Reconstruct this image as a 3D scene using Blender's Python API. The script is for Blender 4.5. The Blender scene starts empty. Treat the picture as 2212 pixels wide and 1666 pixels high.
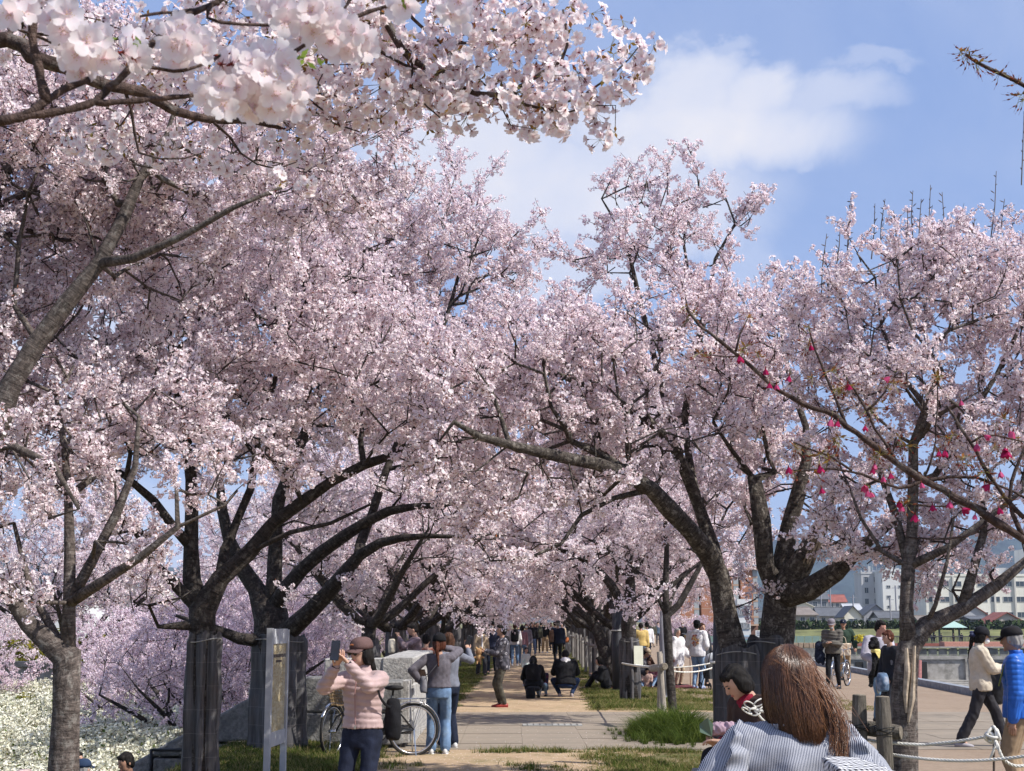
import bpy, math, random
import numpy as np
from mathutils import Vector, Matrix, Quaternion, Euler
R_ = math.radians
PI = math.pi
sc = bpy.context.scene
col = sc.collection
rng = np.random.default_rng(11)
random.seed(5)

# ------------------------------------------------------------------ camera, world, sun
CAMZ = 1.75
PITCH = math.atan2(1342 - 833, 3072)
F = 3072.0
cd = bpy.data.cameras.new('camera'); cam = bpy.data.objects.new('camera', cd); col.objects.link(cam)
cam.location = (0, 0, CAMZ); cam.rotation_euler = (PI / 2 + PITCH, 0, 0)
cd.lens = 50.0; cd.sensor_width = 36.0; cd.clip_start = 0.05; cd.clip_end = 20000
cd.dof.use_dof = True; cd.dof.focus_distance = 17.0; cd.dof.aperture_fstop = 30.0
sc.camera = cam
SUN_EL, SUN_DIR = R_(47), Vector((0.90, -0.42, 0)).normalized()   # towards the sun, on the ground
w = bpy.data.worlds.new('World'); sc.world = w; w.use_nodes = True
SKY_STRENGTH, SUN_STRENGTH = 0.088, 4.9
su = bpy.data.lights.new('sun', 'SUN'); su.energy = SUN_STRENGTH; su.angle = R_(0.5); su.color = (1.0, 0.955, 0.89)
so = bpy.data.objects.new('sun', su); col.objects.link(so)
sv = Vector((SUN_DIR.x * math.cos(SUN_EL), SUN_DIR.y * math.cos(SUN_EL), math.sin(SUN_EL)))
so.rotation_euler = sv.to_track_quat('Z', 'Y').to_euler(); so.location = (0, 0, 60)
sc.view_settings.view_transform = 'Standard'; sc.view_settings.look = 'None'
sc.view_settings.gamma = 1; sc.view_settings.use_curve_mapping = False; sc.view_settings.exposure = 0.42
cy = sc.cycles
cy.max_bounces = 8; cy.diffuse_bounces = 4; cy.glossy_bounces = 2; cy.transmission_bounces = 6; cy.transparent_max_bounces = 8
cy.sample_clamp_indirect = 6.0; cy.caustics_reflective = False; cy.caustics_refractive = False
cy.use_denoising = True


class N:
    """tiny node-tree helper"""
    def __init__(s, nt): s.nt = nt
    def __call__(s, t, _in=None, **kw):
        n = s.nt.nodes.new(t)
        for k, v in kw.items(): setattr(n, k, v)
        for k, v in (_in or {}).items():
            if hasattr(v, 'is_linked') or hasattr(v, 'links'): s.nt.links.new(v, n.inputs[k])
            else: n.inputs[k].default_value = v
        return n
    def math(s, op, a, b=0.0, c=0.0, clamp=False):
        n = s('ShaderNodeMath', {0: a, 1: b, 2: c}, operation=op); n.use_clamp = clamp; return n.outputs[0]
    def vmath(s, op, a, b=(0, 0, 0)):
        n = s('ShaderNodeVectorMath', {0: a, 1: b}, operation=op)
        return n.outputs['Value'] if op in ('DOT_PRODUCT', 'LENGTH', 'DISTANCE') else n.outputs[0]
    def mix(s, f, a, b, blend='MIX'):
        n = s('ShaderNodeMix', data_type='RGBA', blend_type=blend)
        for i, v in ((0, f), (6, a), (7, b)):
            if hasattr(v, 'links'): s.nt.links.new(v, n.inputs[i])
            else: n.inputs[i].default_value = v if i == 0 else (tuple(v) + (1,) if len(v) == 3 else v)
        return n.outputs[2]
    def noise(s, vec=None, scale=5, detail=3, rough=.5, dist=0, out=0):
        n = s('ShaderNodeTexNoise', {'Scale': scale, 'Detail': detail, 'Roughness': rough, 'Distortion': dist})
        if vec is not None: s.nt.links.new(vec, n.inputs['Vector'])
        return n.outputs[out]
    def ramp(s, f, stops):
        n = s('ShaderNodeValToRGB'); s.nt.links.new(f, n.inputs[0]); e = n.color_ramp.elements
        while len(e) < len(stops): e.new(.5)
        for q, (p, c) in zip(e, stops): q.position = p; q.color = tuple(c) + (1,) if len(c) == 3 else c
        return n.outputs[0]
    def rng(s, v, a, b, c=0, d=1):
        return s('ShaderNodeMapRange', {0: v, 1: a, 2: b, 3: c, 4: d}).outputs[0]


# sky: Nishita with soft real clouds mixed over it by direction
nt = w.node_tree; nt.nodes.clear(); n = N(nt)
sky = n('ShaderNodeTexSky', sky_type='NISHITA', sun_disc=False, sun_elevation=SUN_EL,
        sun_rotation=math.atan2(SUN_DIR.x, SUN_DIR.y), altitude=60, air_density=1.0, dust_density=1.0, ozone_density=1.6)
tc = n('ShaderNodeTexCoord'); gen = tc.outputs['Generated']
def pix_dir(x, y):
    v = Vector(((x - 1106) / F, 1.0, (833 - y) / F)); c, s = math.cos(PITCH), math.sin(PITCH)
    return Vector((v.x, v.y * c - v.z * s, v.y * s + v.z * c)).normalized()
nz = n.noise(gen, 9, 8, .62, .3, out=1)
nzc = n.vmath('SUBTRACT', nz, (.5, .5, .5))
nv = n('ShaderNodeVectorMath', {0: nzc, 'Scale': .085}, operation='SCALE').outputs[0]
wd = n.vmath('NORMALIZE', n.vmath('ADD', gen, nv))
mask = None
for (cx, cy_, a, b, ang, k) in ((1500, 290, 330, 110, -6, 1.0), (1490, 190, 120, 75, 0, .95), (1640, 205, 110, 70, 0, .95), (1730, 235, 190, 50, 4, .55), (1250, 430, 420, 150, -4, .95), (1000, 330, 300, 150, 0, .9),
                                (1560, 110, 65, 20, 10, .35), (1880, 145, 80, 26, 4, .30), (1250, 600, 230, 60, 0, .75), (1730, 385, 26, 26, 0, .4),
                                (500, 500, 500, 180, 5, .6), (1600, 560, 90, 60, 0, .35), (80, 800, 300, 200, 0, .8), (400, 1150, 500, 120, 0, .5)):
    d = pix_dir(cx, cy_)
    rt = Vector((0, 0, 1)).cross(d).normalized() * -1; up = d.cross(rt).normalized() * -1
    if up.z < 0: up = -up
    ca, sa = math.cos(R_(ang)), math.sin(R_(ang))
    e1 = rt * ca + up * sa; e2 = up * ca - rt * sa
    u = n.math('MULTIPLY', n.vmath('DOT_PRODUCT', wd, tuple(e1)), F / a); u = n.math('SUBTRACT', u, 0.0)
    v = n.math('MULTIPLY', n.vmath('DOT_PRODUCT', wd, tuple(e2)), F / b)
    rr = n.math('ADD', n.math('MULTIPLY', u, u), n.math('MULTIPLY', v, v))
    front = n.math('GREATER_THAN', n.vmath('DOT_PRODUCT', wd, tuple(d)), 0.3)
    m = n.math('MULTIPLY', n.math('MULTIPLY', n('ShaderNodeMapRange', {0: rr, 1: 1.5, 2: 0.15, 3: 0.0, 4: k}, interpolation_type='SMOOTHSTEP').outputs[0], front), 1.0)
    mask = m if mask is None else n.math('MAXIMUM', mask, m)
# the same kind of scattered cloud all round the rest of the sky
gz = n('ShaderNodeSeparateXYZ', {0: gen}).outputs[2]
far = n.noise(gen, 2.3, 6, .6, .4)
elsewhere = n.math('LESS_THAN', n('ShaderNodeSeparateXYZ', {0: gen}).outputs[1], 0.55)
fm = n.math('MULTIPLY', n.math('MULTIPLY', n.rng(far, .52, .68), .75), elsewhere)
mask = n.math('MAXIMUM', mask, fm)
wisp = n.math('MULTIPLY', n.rng(n.noise(gen, 5, 6, .6, .8), .40, .8), .38)
body = n.noise(gen, 16, 5, .55, .2)
cl = n.mix(n.rng(body, .35, .65), (6.4, 6.7, 7.9), (7.6, 7.5, 8.0))
cl = n.mix(n.rng(mask, .35, 1), (6.9, 7.2, 8.3), cl)
base = n.mix(.60, sky.outputs[0], (2.95, 4.25, 8.1))
base = n.mix(wisp, base, (5.3, 5.9, 7.6))
mix = n.mix(mask, base, cl)
bg = n('ShaderNodeBackground', {0: mix, 1: SKY_STRENGTH})
n('ShaderNodeOutputWorld', {0: bg.outputs[0]})


# ------------------------------------------------------------------ picture position -> place
def P(x, y, Y):
    """the point at distance Y ahead that shows at picture position x, y (2212 wide)"""
    d = pix_dir(x, y); k = Y / d.y
    return np.array((d.x * k, Y, CAMZ + d.z * k))
def G(x, y, z=0.0):
    d = pix_dir(x, y); k = (z - CAMZ) / d.z
    return np.array((d.x * k, d.y * k, z))
def PL(lst): return np.array([P(*q) for q in lst])


# ------------------------------------------------------------------ object helpers
def tag(o, label=None, cat=None, group=None, kind=None):
    if label: o['label'] = label
    if cat: o['category'] = cat
    if group: o['group'] = group
    if kind: o['kind'] = kind
    return o
def empty(name, loc, rz=0.0, label=None, cat=None, group=None):
    o = bpy.data.objects.new(name, None); col.objects.link(o); o.empty_display_size = .2
    o.location = tuple(loc); o.rotation_euler = (0, 0, rz)
    return tag(o, label, cat, group)
def link(name, me, parent=None, kind=None):
    o = bpy.data.objects.new(name, me); col.objects.link(o)
    if parent is not None: o.parent = parent
    if kind: o['kind'] = kind
    return o
def copy_tree(o, parent=None, loc=None, rz=None, scale=None):
    c = o.copy(); col.objects.link(c)
    if parent is not None: c.parent = parent
    if loc is not None: c.location = tuple(loc)
    if rz is not None: c.rotation_euler = (0, 0, rz)
    if scale is not None: c.scale = (scale, scale, scale) if not hasattr(scale, '__len__') else scale
    for ch in list(o.children): copy_tree(ch, c)
    return c


class MB:
    """collects geometry, then links it as one mesh object"""
    def __init__(s): s.v = []; s.f = []; s.m = []; s.n = 0; s.buv = []; s.tint = []
    def add(s, v, f, m=0, buv=None, tint=None):
        v = np.asarray(v, float).reshape(-1, 3)
        s.v.append(v); s.buv.append(np.zeros_like(v) if buv is None else buv)
        f = [tuple(int(i) + s.n for i in q) for q in f] if not isinstance(f, np.ndarray) else (f + s.n)
        s.f.append(f); k = len(f)
        s.m.append(np.full(k, m, int)); s.tint.append(np.zeros(k) if tint is None else np.broadcast_to(np.asarray(tint, float), (k,)))
        s.n += len(v); return s
    def box(s, c, size, m=0, rz=0.0, rot=None, taper=1.0):
        x, y, z = [q / 2 for q in size]
        p = np.array([(-x, -y, -z), (x, -y, -z), (x, y, -z), (-x, y, -z), (-x * taper, -y * taper, z), (x * taper, -y * taper, z), (x * taper, y * taper, z), (-x * taper, y * taper, z)])
        M = np.array((rot if rot is not None else Matrix.Rotation(rz, 3, 'Z')))
        p = p @ M.T + np.asarray(c, float)
        return s.add(p, [(0, 3, 2, 1), (4, 5, 6, 7), (0, 1, 5, 4), (1, 2, 6, 5), (2, 3, 7, 6), (3, 0, 4, 7)], m)
    def rock(s, c, size, rng_, m=0, rz=0.0, bev=.12, rough=.02):
        """block with chamfered edges and an uneven face"""
        x, y, z = [q / 2 for q in size]; b = min(x, y, z) * bev * 2
        pts = []
        for sx in (-1, 1):
            for sy in (-1, 1):
                for sz in (-1, 1):
                    for k in range(3):
                        q = [sx * x, sy * y, sz * z]
                        for j in range(3):
                            if j != k: q[j] -= (sx, sy, sz)[j] * b
                        pts.append(q)
        pts = np.array(pts) + rng_.normal(0, rough, (24, 3)) * min(x, y, z)
        M = np.array(Matrix.Rotation(rz, 3, 'Z')); pts = pts @ M.T + np.asarray(c, float)
        idx = lambda sx, sy, sz, k: ((sx > 0) * 4 + (sy > 0) * 2 + (sz > 0)) * 3 + k
        f = []
        for k in range(3):
            a, b_ = [j for j in range(3) if j != k]
            for sg in (-1, 1):
                q = []
                for (u, v) in ((-1, -1), (1, -1), (1, 1), (-1, 1)):
                    t = [0, 0, 0]; t[k] = sg; t[a] = u; t[b_] = v; q.append(idx(*t, k))
                f.append(q if (sg > 0) == (k != 1) else q[::-1])
        for a in range(3):
            o = [j for j in range(3) if j != a]
            for u in (-1, 1):
                for v in (-1, 1):
                    t0 = [0, 0, 0]; t0[o[0]] = u; t0[o[1]] = v; t1 = list(t0); t0[a] = -1; t1[a] = 1
                    f.append((idx(*t0, o[0]), idx(*t1, o[0]), idx(*t1, o[1]), idx(*t0, o[1])))
        for sx in (-1, 1):
            for sy in (-1, 1):
                for sz in (-1, 1): f.append([idx(sx, sy, sz, k) for k in range(3)])
        return s.add(pts, f, m)
    def tube(s, pts, rad, sides=8, m=0, cap=True, flat=1.0, tint=0.0, v0=0.0):
        pts = np.asarray(pts, float); k = len(pts); rad = np.broadcast_to(np.asarray(rad, float), (k,))
        d = np.gradient(pts, axis=0); d /= (np.linalg.norm(d, axis=1, keepdims=True) + 1e-9)
        a = np.cross(d[0], (0, 0, 1.0));
        if np.linalg.norm(a) < .1: a = np.cross(d[0], (1.0, 0, 0))
        a /= np.linalg.norm(a); A = []
        for i in range(k):
            a = a - d[i] * np.dot(a, d[i]); a /= (np.linalg.norm(a) + 1e-9); A.append(a)
        A = np.array(A); B = np.cross(d, A)
        t = np.linspace(0, 2 * PI, sides, endpoint=False)
        ring = A[:, None, :] * np.cos(t)[None, :, None] + B[:, None, :] * np.sin(t)[None, :, None] * flat
        v = (pts[:, None, :] + ring * rad[:, None, None]).reshape(-1, 3)
        L = np.concatenate([[0], np.cumsum(np.linalg.norm(np.diff(pts, axis=0), axis=1))]) + v0
        buv = np.stack([np.cos(t)[None, :] * rad[:, None], np.sin(t)[None, :] * rad[:, None], np.repeat(L[:, None], sides, 1)], -1).reshape(-1, 3)
        i = np.arange(k - 1)[:, None] * sides; j = np.arange(sides)[None, :]; j2 = (j + 1) % sides
        f = np.stack([i + j, i + j2, i + sides + j2, i + sides + j], -1).reshape(-1, 4)
        s.add(v, f, m, buv, tint)
        if cap:
            n0 = s.n - len(v)
            s.f.append([tuple(range(n0 + sides - 1, n0 - 1, -1)), tuple(range(n0 + (k - 1) * sides, n0 + k * sides))])
            s.m.append(np.full(2, m, int)); s.tint.append(np.full(2, tint))
        return s
    def ball(s, c, r, seg=10, rings=6, m=0, rot=None):
        r = np.broadcast_to(np.asarray(r, float), (3,))
        v = [(0, 0, 1)]
        for i in range(1, rings):
            p = PI * i / rings
            for j in range(seg): q = 2 * PI * j / seg; v.append((math.sin(p) * math.cos(q), math.sin(p) * math.sin(q), math.cos(p)))
        v.append((0, 0, -1)); v = np.array(v) * r
        if rot is not None: v = v @ np.array(rot).T
        f = [(0, 1 + j, 1 + (j + 1) % seg) for j in range(seg)]
        for i in range(rings - 2):
            for j in range(seg):
                a = 1 + i * seg; f.append((a + j, a + seg + j, a + seg + (j + 1) % seg, a + (j + 1) % seg))
        a = 1 + (rings - 2) * seg
        f += [(a + seg, a + (j + 1) % seg, a + j) for j in range(seg)]
        f[-seg:] = [(len(v) - 1, a + (j + 1) % seg, a + j) for j in range(seg)]
        return s.add(v + np.asarray(c, float), f, m)
    def mesh(s, name, mats=(), smooth=False, attrs=False):
        me = bpy.data.meshes.new(name)
        v = np.concatenate(s.v) if s.v else np.zeros((0, 3))
        cnt, idx = [], []
        for f in s.f:
            if isinstance(f, np.ndarray): cnt.append(np.full(len(f), f.shape[1])); idx.append(f.ravel())
            elif len(f): cnt.append(np.array([len(q) for q in f])); idx.append(np.array([i for q in f for i in q]))
        cnt = np.concatenate(cnt).astype(np.int32); idx = np.concatenate(idx).astype(np.int32)
        me.vertices.add(len(v)); me.vertices.foreach_set('co', v.astype(np.float32).ravel())
        me.loops.add(len(idx)); me.loops.foreach_set('vertex_index', idx)
        me.polygons.add(len(cnt)); st = np.concatenate([[0], np.cumsum(cnt)[:-1]]).astype(np.int32)
        me.polygons.foreach_set('loop_start', st); me.polygons.foreach_set('loop_total', cnt)
        for mt in mats: me.materials.append(mt)
        me.polygons.foreach_set('material_index', np.concatenate(s.m).astype(np.int32))
        me.polygons.foreach_set('use_smooth', np.full(len(cnt), smooth))
        if attrs:
            a = me.attributes.new('buv', 'FLOAT_VECTOR', 'POINT'); a.data.foreach_set('vector', np.concatenate(s.buv).astype(np.float32).ravel())
            a = me.attributes.new('tint', 'FLOAT', 'FACE'); a.data.foreach_set('value', np.concatenate(s.tint).astype(np.float32))
        me.update(calc_edges=True); me.validate()
        return me
    def build(s, name, mats, parent=None, smooth=False, attrs=False, kind=None, off=None):
        if off is not None: s.v = [q - np.asarray(off, float) for q in s.v]
        if not isinstance(mats, (list, tuple)): mats = [mats]
        return link(name, s.mesh(name, mats, smooth, attrs), parent, kind)


# ------------------------------------------------------------------ materials
_mats = {}
def mat(name, color=(.5, .5, .5), rough=.8, var=.12, scale=6.0, spec=.3, bump=0.0, bscale=40.0, metal=0.0, dirt=None, dscale=2.0, sheen=0.0, coord='Object', tr=0.0, stretch=(1, 1, 1)):
    if name in _mats: return _mats[name]
    m = bpy.data.materials.new(name); m.use_nodes = True; nt = m.node_tree; b = nt.nodes['Principled BSDF']; n = N(nt)
    tc = n('ShaderNodeTexCoord').outputs[coord]
    mp = n('ShaderNodeMapping', {0: tc, 3: stretch}).outputs[0]
    c = color
    f = n.noise(mp, scale, 5, .6)
    c0 = tuple(max(0, q * (1 - var * 1.6)) for q in color); c1 = tuple(min(1, q * (1 + var * 1.6)) for q in color)
    o = n.mix(n.rng(f, .3, .7), c0, c1)
    if dirt: o = n.mix(n.math('MULTIPLY', n.rng(n.noise(mp, dscale, 6, .65), .48, .68), .8), o, dirt)
    nt.links.new(o, b.inputs['Base Color']); b.inputs['Roughness'].default_value = rough; b.inputs['Specular IOR Level'].default_value = spec
    b.inputs['Metallic'].default_value = metal; b.inputs['Sheen Weight'].default_value = sheen
    if bump:
        bn = n('ShaderNodeBump', {'Strength': min(bump, 1.0), 'Distance': .01 * max(1, bump), 'Height': n.noise(mp, bscale, 4, .6)})
        nt.links.new(bn.outputs[0], b.inputs['Normal'])
    _mats[name] = m; return m
def flat(name, color, rough=.6, **k): return mat(name, color, rough, var=k.pop('var', .05), **k)

def bark_mat(name, dark, light, lich=(.42, .40, .36), lk=.35, ring=7.0):
    m = bpy.data.materials.new(name); m.use_nodes = True; nt = m.node_tree; b = nt.nodes['Principled BSDF']; n = N(nt)
    a = n('ShaderNodeAttribute', attribute_name='buv').outputs['Vector']
    r1 = n('ShaderNodeMapping', {0: a, 3: (5, 5, 34)}).outputs[0]
    rings = n.noise(r1, 1.6, 6, .72, .6)
    r2 = n('ShaderNodeMapping', {0: a, 3: (22, 22, 12)}).outputs[0]
    plate = n.noise(r2, 1.4, 5, .65, .3)
    c = n.mix(n.rng(rings, .36, .66), dark, light)
    c = n.mix(n.rng(plate, .48, .62, 0, .6), c, tuple(q * .55 for q in dark))
    r3 = n('ShaderNodeMapping', {0: a, 3: (9, 9, 6)}).outputs[0]
    li = n.noise(r3, 2.2, 6, .7, .2)
    c = n.mix(n.math('MULTIPLY', n.rng(li, .53, .62), lk), c, lich)
    nt.links.new(c, b.inputs['Base Color']); b.inputs['Roughness'].default_value = .82; b.inputs['Specular IOR Level'].default_value = .25
    h = n.math('ADD', n.math('MULTIPLY', rings, .6), plate)
    bn = n('ShaderNodeBump', {'Strength': .9, 'Distance': .02, 'Height': h}); nt.links.new(bn.outputs[0], b.inputs['Normal'])
    return m

def petal_mat(name, c0, c1, tl=.42, rosy=(.95, .80, .84)):
    m = bpy.data.materials.new(name); m.use_nodes = True; nt = m.node_tree; nt.nodes.clear(); n = N(nt)
    t = n('ShaderNodeAttribute', attribute_name='tint').outputs['Fac']
    c = n.mix(t, c0, c1)
    tx = n('ShaderNodeTexCoord').outputs['Object']
    df = n('ShaderNodeBsdfDiffuse', {0: c}); tr = n('ShaderNodeBsdfTranslucent', {0: n.mix(.55, c, rosy, 'MULTIPLY')})
    mx = n('ShaderNodeMixShader', {0: tl, 1: df.outputs[0], 2: tr.outputs[0]})
    n('ShaderNodeOutputMaterial', {0: mx.outputs[0]})
    return m
def leafy(name, c0, c1, tl=.35):
    m = petal_mat(name, c0, c1, tl, (.9, 1.0, .5)); return m

M_PETAL = petal_mat('blossom_petal', (.97, .94, .945), (.95, .84, .865), .48)
M_PETALF = petal_mat('blossom_petal_mauve', (.92, .84, .88), (.86, .72, .80), .40)
M_CALYX = petal_mat('calyx_red', (.20, .045, .04), (.33, .12, .06), .2)
M_LEAFB = petal_mat('young_leaf', (.20, .16, .04), (.34, .14, .06), .4, (1, .8, .4))
M_BARK = bark_mat('cherry_bark', (.016, .013, .012), (.075, .062, .054), (.30, .28, .25), .25)
M_BARKL = bark_mat('pale_cherry_bark', (.042, .033, .029), (.19, .155, .135), lk=.3)
M_BARKP = bark_mat('plated_cherry_bark', (.022, .017, .015), (.125, .105, .088), (.33, .30, .26), .55)
M_TWIG = flat('twig_bark', (.040, .026, .022), .8, var=.3)
# ------------------------------------------------------------------ blossoms and trees
def rot_to(d, roll):
    q = Vector((0, 0, 1)).rotation_difference(Vector(d)); return (q @ Quaternion((0, 0, 1), roll))

def add_flower(mb, c, nrm, size, rg, lod, mp=0, mc=1):
    nrm = nrm / (np.linalg.norm(nrm) + 1e-9)
    a = np.cross(nrm, rg.normal(size=3)); a /= np.linalg.norm(a); b = np.cross(nrm, a)
    ph = rg.uniform(0, 2 * PI); cup = rg.uniform(.15, .75); t = rg.uniform(0, 1) ** 1.4
    if lod == 0:      # five separate petals
        v = []; f = []
        for k in range(5):
            q = ph + k * 2 * PI / 5; u = a * math.cos(q) + b * math.sin(q); s = -a * math.sin(q) + b * math.cos(q)
            L = size * rg.uniform(.88, 1.1); wd = size * .46
            tip = u * L * math.cos(cup) + nrm * L * math.sin(cup); mid = u * L * .6 * math.cos(cup * 1.2) + nrm * L * .6 * math.sin(cup * 1.2)
            i = len(v); v += [c + nrm * .001, c + mid + s * wd, c + tip + s * wd * .45, c + tip * .93, c + tip - s * wd * .45, c + mid - s * wd]
            f += [(i, i + 1, i + 2, i + 3), (i, i + 3, i + 4, i + 5)]
        mb.add(v, f, mp, tint=np.clip(t + rg.uniform(-.15, .15, 10), 0, 1))
        q = size * .26
        mb.add([c - nrm * size * .5, c + a * q, c - a * q * .5 + b * q * .8, c - a * q * .5 - b * q * .8], [(0, 1, 2), (0, 2, 3), (0, 3, 1)], mc, tint=rg.uniform(0, 1))
    else:             # shallow five-sided cup
        v = [c]
        for k in range(5):
            q = ph + k * 2 * PI / 5; u = a * math.cos(q) + b * math.sin(q)
            v.append(c + u * size * math.cos(cup) * rg.uniform(.85, 1.1) + nrm * size * math.sin(cup))
        mb.add(v, [(0, 1, 2), (0, 2, 3), (0, 3, 4), (0, 4, 5), (0, 5, 1)][:4 + (rg.random() < .8)], mp, tint=t)
        if rg.random() < .4:
            q = size * .4; mb.add([c - nrm * size * .7, c + a * q - nrm * .004, c - a * q - nrm * .004], [(0, 1, 2)], mc, tint=rg.uniform(0, 1))

def make_spray(seed, lod, length=.5, dens=1.0, mats=None):
    """a flowering twig: side twigs carrying round clusters of flowers"""
    rg = np.random.default_rng(seed); mb = MB(); mats = mats or [M_PETAL, M_CALYX, M_TWIG]
    def twig(p, d, L, r, nseg=4):
        pts = [p]; d = d / np.linalg.norm(d)
        for i in range(nseg):
            d = d + rg.normal(0, .16, 3) + np.array((0, 0, .03)); d /= np.linalg.norm(d); pts.append(pts[-1] + d * L / nseg)
        pts = np.array(pts); mb.tube(pts, np.linspace(r, r * .45, len(pts)), 3, 2, cap=False); return pts
    main = twig(np.array((0, 0, -.10)), np.array((0, 0, 1.)), length, .0065, 5)
    spots = []
    def along(pts, a, b, sp):
        L = np.concatenate([[0], np.cumsum(np.linalg.norm(np.diff(pts, axis=0), axis=1))]); q = a * L[-1]
        while q <= b * L[-1]:
            spots.append(np.array([np.interp(q, L, pts[:, k]) for k in range(3)]) + rg.normal(0, .010, 3)); q += sp * rg.uniform(.7, 1.4)
    along(main, .40, 1, .085 / dens)
    for k in range(int(6 * dens)):
        t = rg.uniform(.12, .9); q = rg.uniform(0, 2 * PI); i = min(int(t * 5), 4); p = main[i] * (1 - (t * 5 - i)) + main[i + 1] * (t * 5 - i)
        d = np.array((math.cos(q), math.sin(q), rg.uniform(.3, 1.1)))
        s = twig(p, d, rg.uniform(.14, .32), .0045, 3); along(s, .30, 1, .078 / dens)
    fs = .0185 if lod == 0 else .022
    for c in spots:
        kf = int(rg.integers(7, 14)) if lod == 0 else int(rg.integers(6, 10))
        rad = rg.uniform(.026, .046)
        for j in range(kf):
            d = rg.normal(size=3) + np.array((0, 0, -.1)); d /= np.linalg.norm(d)
            add_flower(mb, c + d * rad * rg.uniform(.7, 1.1), d + rg.normal(0, .35, 3), fs * rg.uniform(.85, 1.15), rg, lod)
        if rg.random() < .5:   # bronze young leaves
            d = rg.normal(size=3); d /= np.linalg.norm(d); s = np.cross(d, rg.normal(size=3)); s /= np.linalg.norm(s); L = .03
            mb.add([c, c + d * L * .5 + s * .006, c + d * L * 1.2, c + d * L * .5 - s * .006], [(0, 1, 2, 3)], 1, tint=1.0)
    me = mb.mesh('flowering_spray', mats, attrs=True)
    o = bpy.data.objects.new('flowering_spray', me); return o   # stays unlinked: only its mesh is used

_groups = {}
def scatter_group(key, variants):
    if key in _groups: return _groups[key]
    g = bpy.data.node_groups.new('scatter_' + key, 'GeometryNodeTree')
    g.interface.new_socket('Geometry', in_out='INPUT', socket_type='NodeSocketGeometry'); g.interface.new_socket('Geometry', in_out='OUTPUT', socket_type='NodeSocketGeometry')
    L = g.links.new; nn = g.nodes.new
    gi, go, jn = nn('NodeGroupInput'), nn('NodeGroupOutput'), nn('GeometryNodeJoinGeometry')
    def attr(nm, t):
        a = nn('GeometryNodeInputNamedAttribute'); a.data_type = t; a.inputs[0].default_value = nm; return a.outputs[0]
    rot, scl, idx = attr('rot', 'FLOAT_VECTOR'), attr('scl', 'FLOAT'), attr('idx', 'INT')
    for k, ob in enumerate(variants):
        c = nn('FunctionNodeCompare'); c.data_type = 'INT'; c.operation = 'EQUAL'; c.inputs[3].default_value = k; L(idx, c.inputs[2])
        oi = nn('GeometryNodeObjectInfo'); oi.inputs[0].default_value = ob; oi.inputs[1].default_value = False
        ip = nn('GeometryNodeInstanceOnPoints'); L(gi.outputs[0], ip.inputs[0]); L(c.outputs[0], ip.inputs[1]); L(oi.outputs['Geometry'], ip.inputs[2])
        e2r = nn('FunctionNodeEulerToRotation'); L(rot, e2r.inputs[0]); L(e2r.outputs[0], ip.inputs['Rotation']); L(scl, ip.inputs['Scale']); L(ip.outputs[0], jn.inputs[0])
    L(jn.outputs[0], go.inputs[0]); _groups[key] = g; return g

def scatter(name, parent, pts, eul, scl, key, variants, off=None, kind='stuff', idx=None):
    pts = np.asarray(pts, float); k = len(pts)
    if off is not None: pts = pts - np.asarray(off, float)
    me = bpy.data.meshes.new(name); me.vertices.add(k); me.vertices.foreach_set('co', pts.astype(np.float32).ravel())
    a = me.attributes.new('rot', 'FLOAT_VECTOR', 'POINT'); a.data.foreach_set('vector', np.asarray(eul, np.float32).ravel())
    a = me.attributes.new('scl', 'FLOAT', 'POINT'); a.data.foreach_set('value', np.broadcast_to(np.asarray(scl, np.float32), (k,)).copy())
    a = me.attributes.new('idx', 'INT', 'POINT'); a.data.foreach_set('value', (np.asarray(idx) if idx is not None else rng.integers(0, len(variants), k)).astype(np.int32))
    o = link(name, me, parent, kind); md = o.modifiers.new('scatter', 'NODES'); md.node_group = scatter_group(key, variants); return o

SPR = [make_spray(100 + i, 0) for i in range(7)]
SPRF = [make_spray(200 + i, 1, length=.6) for i in range(5)]
SPRM = [make_spray(300 + i, 1, length=.6, mats=[M_PETALF, M_CALYX, M_TWIG]) for i in range(4)]
KEYS = {'near': SPR, 'far': SPRF, 'mauve': SPRM}

def resample(pts, rad, step):
    pts = np.asarray(pts, float); L = np.concatenate([[0], np.cumsum(np.linalg.norm(np.diff(pts, axis=0), axis=1))])
    k = max(2, int(L[-1] / step) + 1); q = np.linspace(0, L[-1], k)
    # Catmull-Rom through the given points
    out = []
    for t in q:
        i = min(np.searchsorted(L, t, 'right') - 1, len(pts) - 2); i = max(i, 0); u = (t - L[i]) / (L[i + 1] - L[i] + 1e-9)
        p0 = pts[max(i - 1, 0)]; p1 = pts[i]; p2 = pts[i + 1]; p3 = pts[min(i + 2, len(pts) - 1)]
        out.append(.5 * ((2 * p1) + (-p0 + p2) * u + (2 * p0 - 5 * p1 + 4 * p2 - p3) * u * u + (-p0 + 3 * p1 - 3 * p2 + p3) * u ** 3))
    return np.array(out), np.interp(q, L, np.broadcast_to(rad, (len(pts),)))

def blob_points(blobs, spacing, rg, excl=None):
    """blobs: (centre, (rx,ry,rz), density); points at least SPACING apart, more of them towards the surface"""
    out = []
    for c, r, dn in blobs:
        c = np.asarray(c, float); r = np.asarray(r, float)
        k = int(dn * 4.2 * r[0] * r[1] * r[2] / spacing ** 3 * 1.1) + 6
        d = rg.normal(size=(k, 3)); d /= np.linalg.norm(d, axis=1, keepdims=True)
        out.append(c + d * r * (rg.uniform(.12, 1, k) ** .42)[:, None])
    p = np.concatenate(out); p = p[rg.permutation(len(p))]
    cell = {}; keep = []
    s = spacing * .8
    for i, q in enumerate(p):
        k = tuple((q // s).astype(int))
        if k in cell: continue
        cell[k] = 1; keep.append(i)
    return p[keep]

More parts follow.
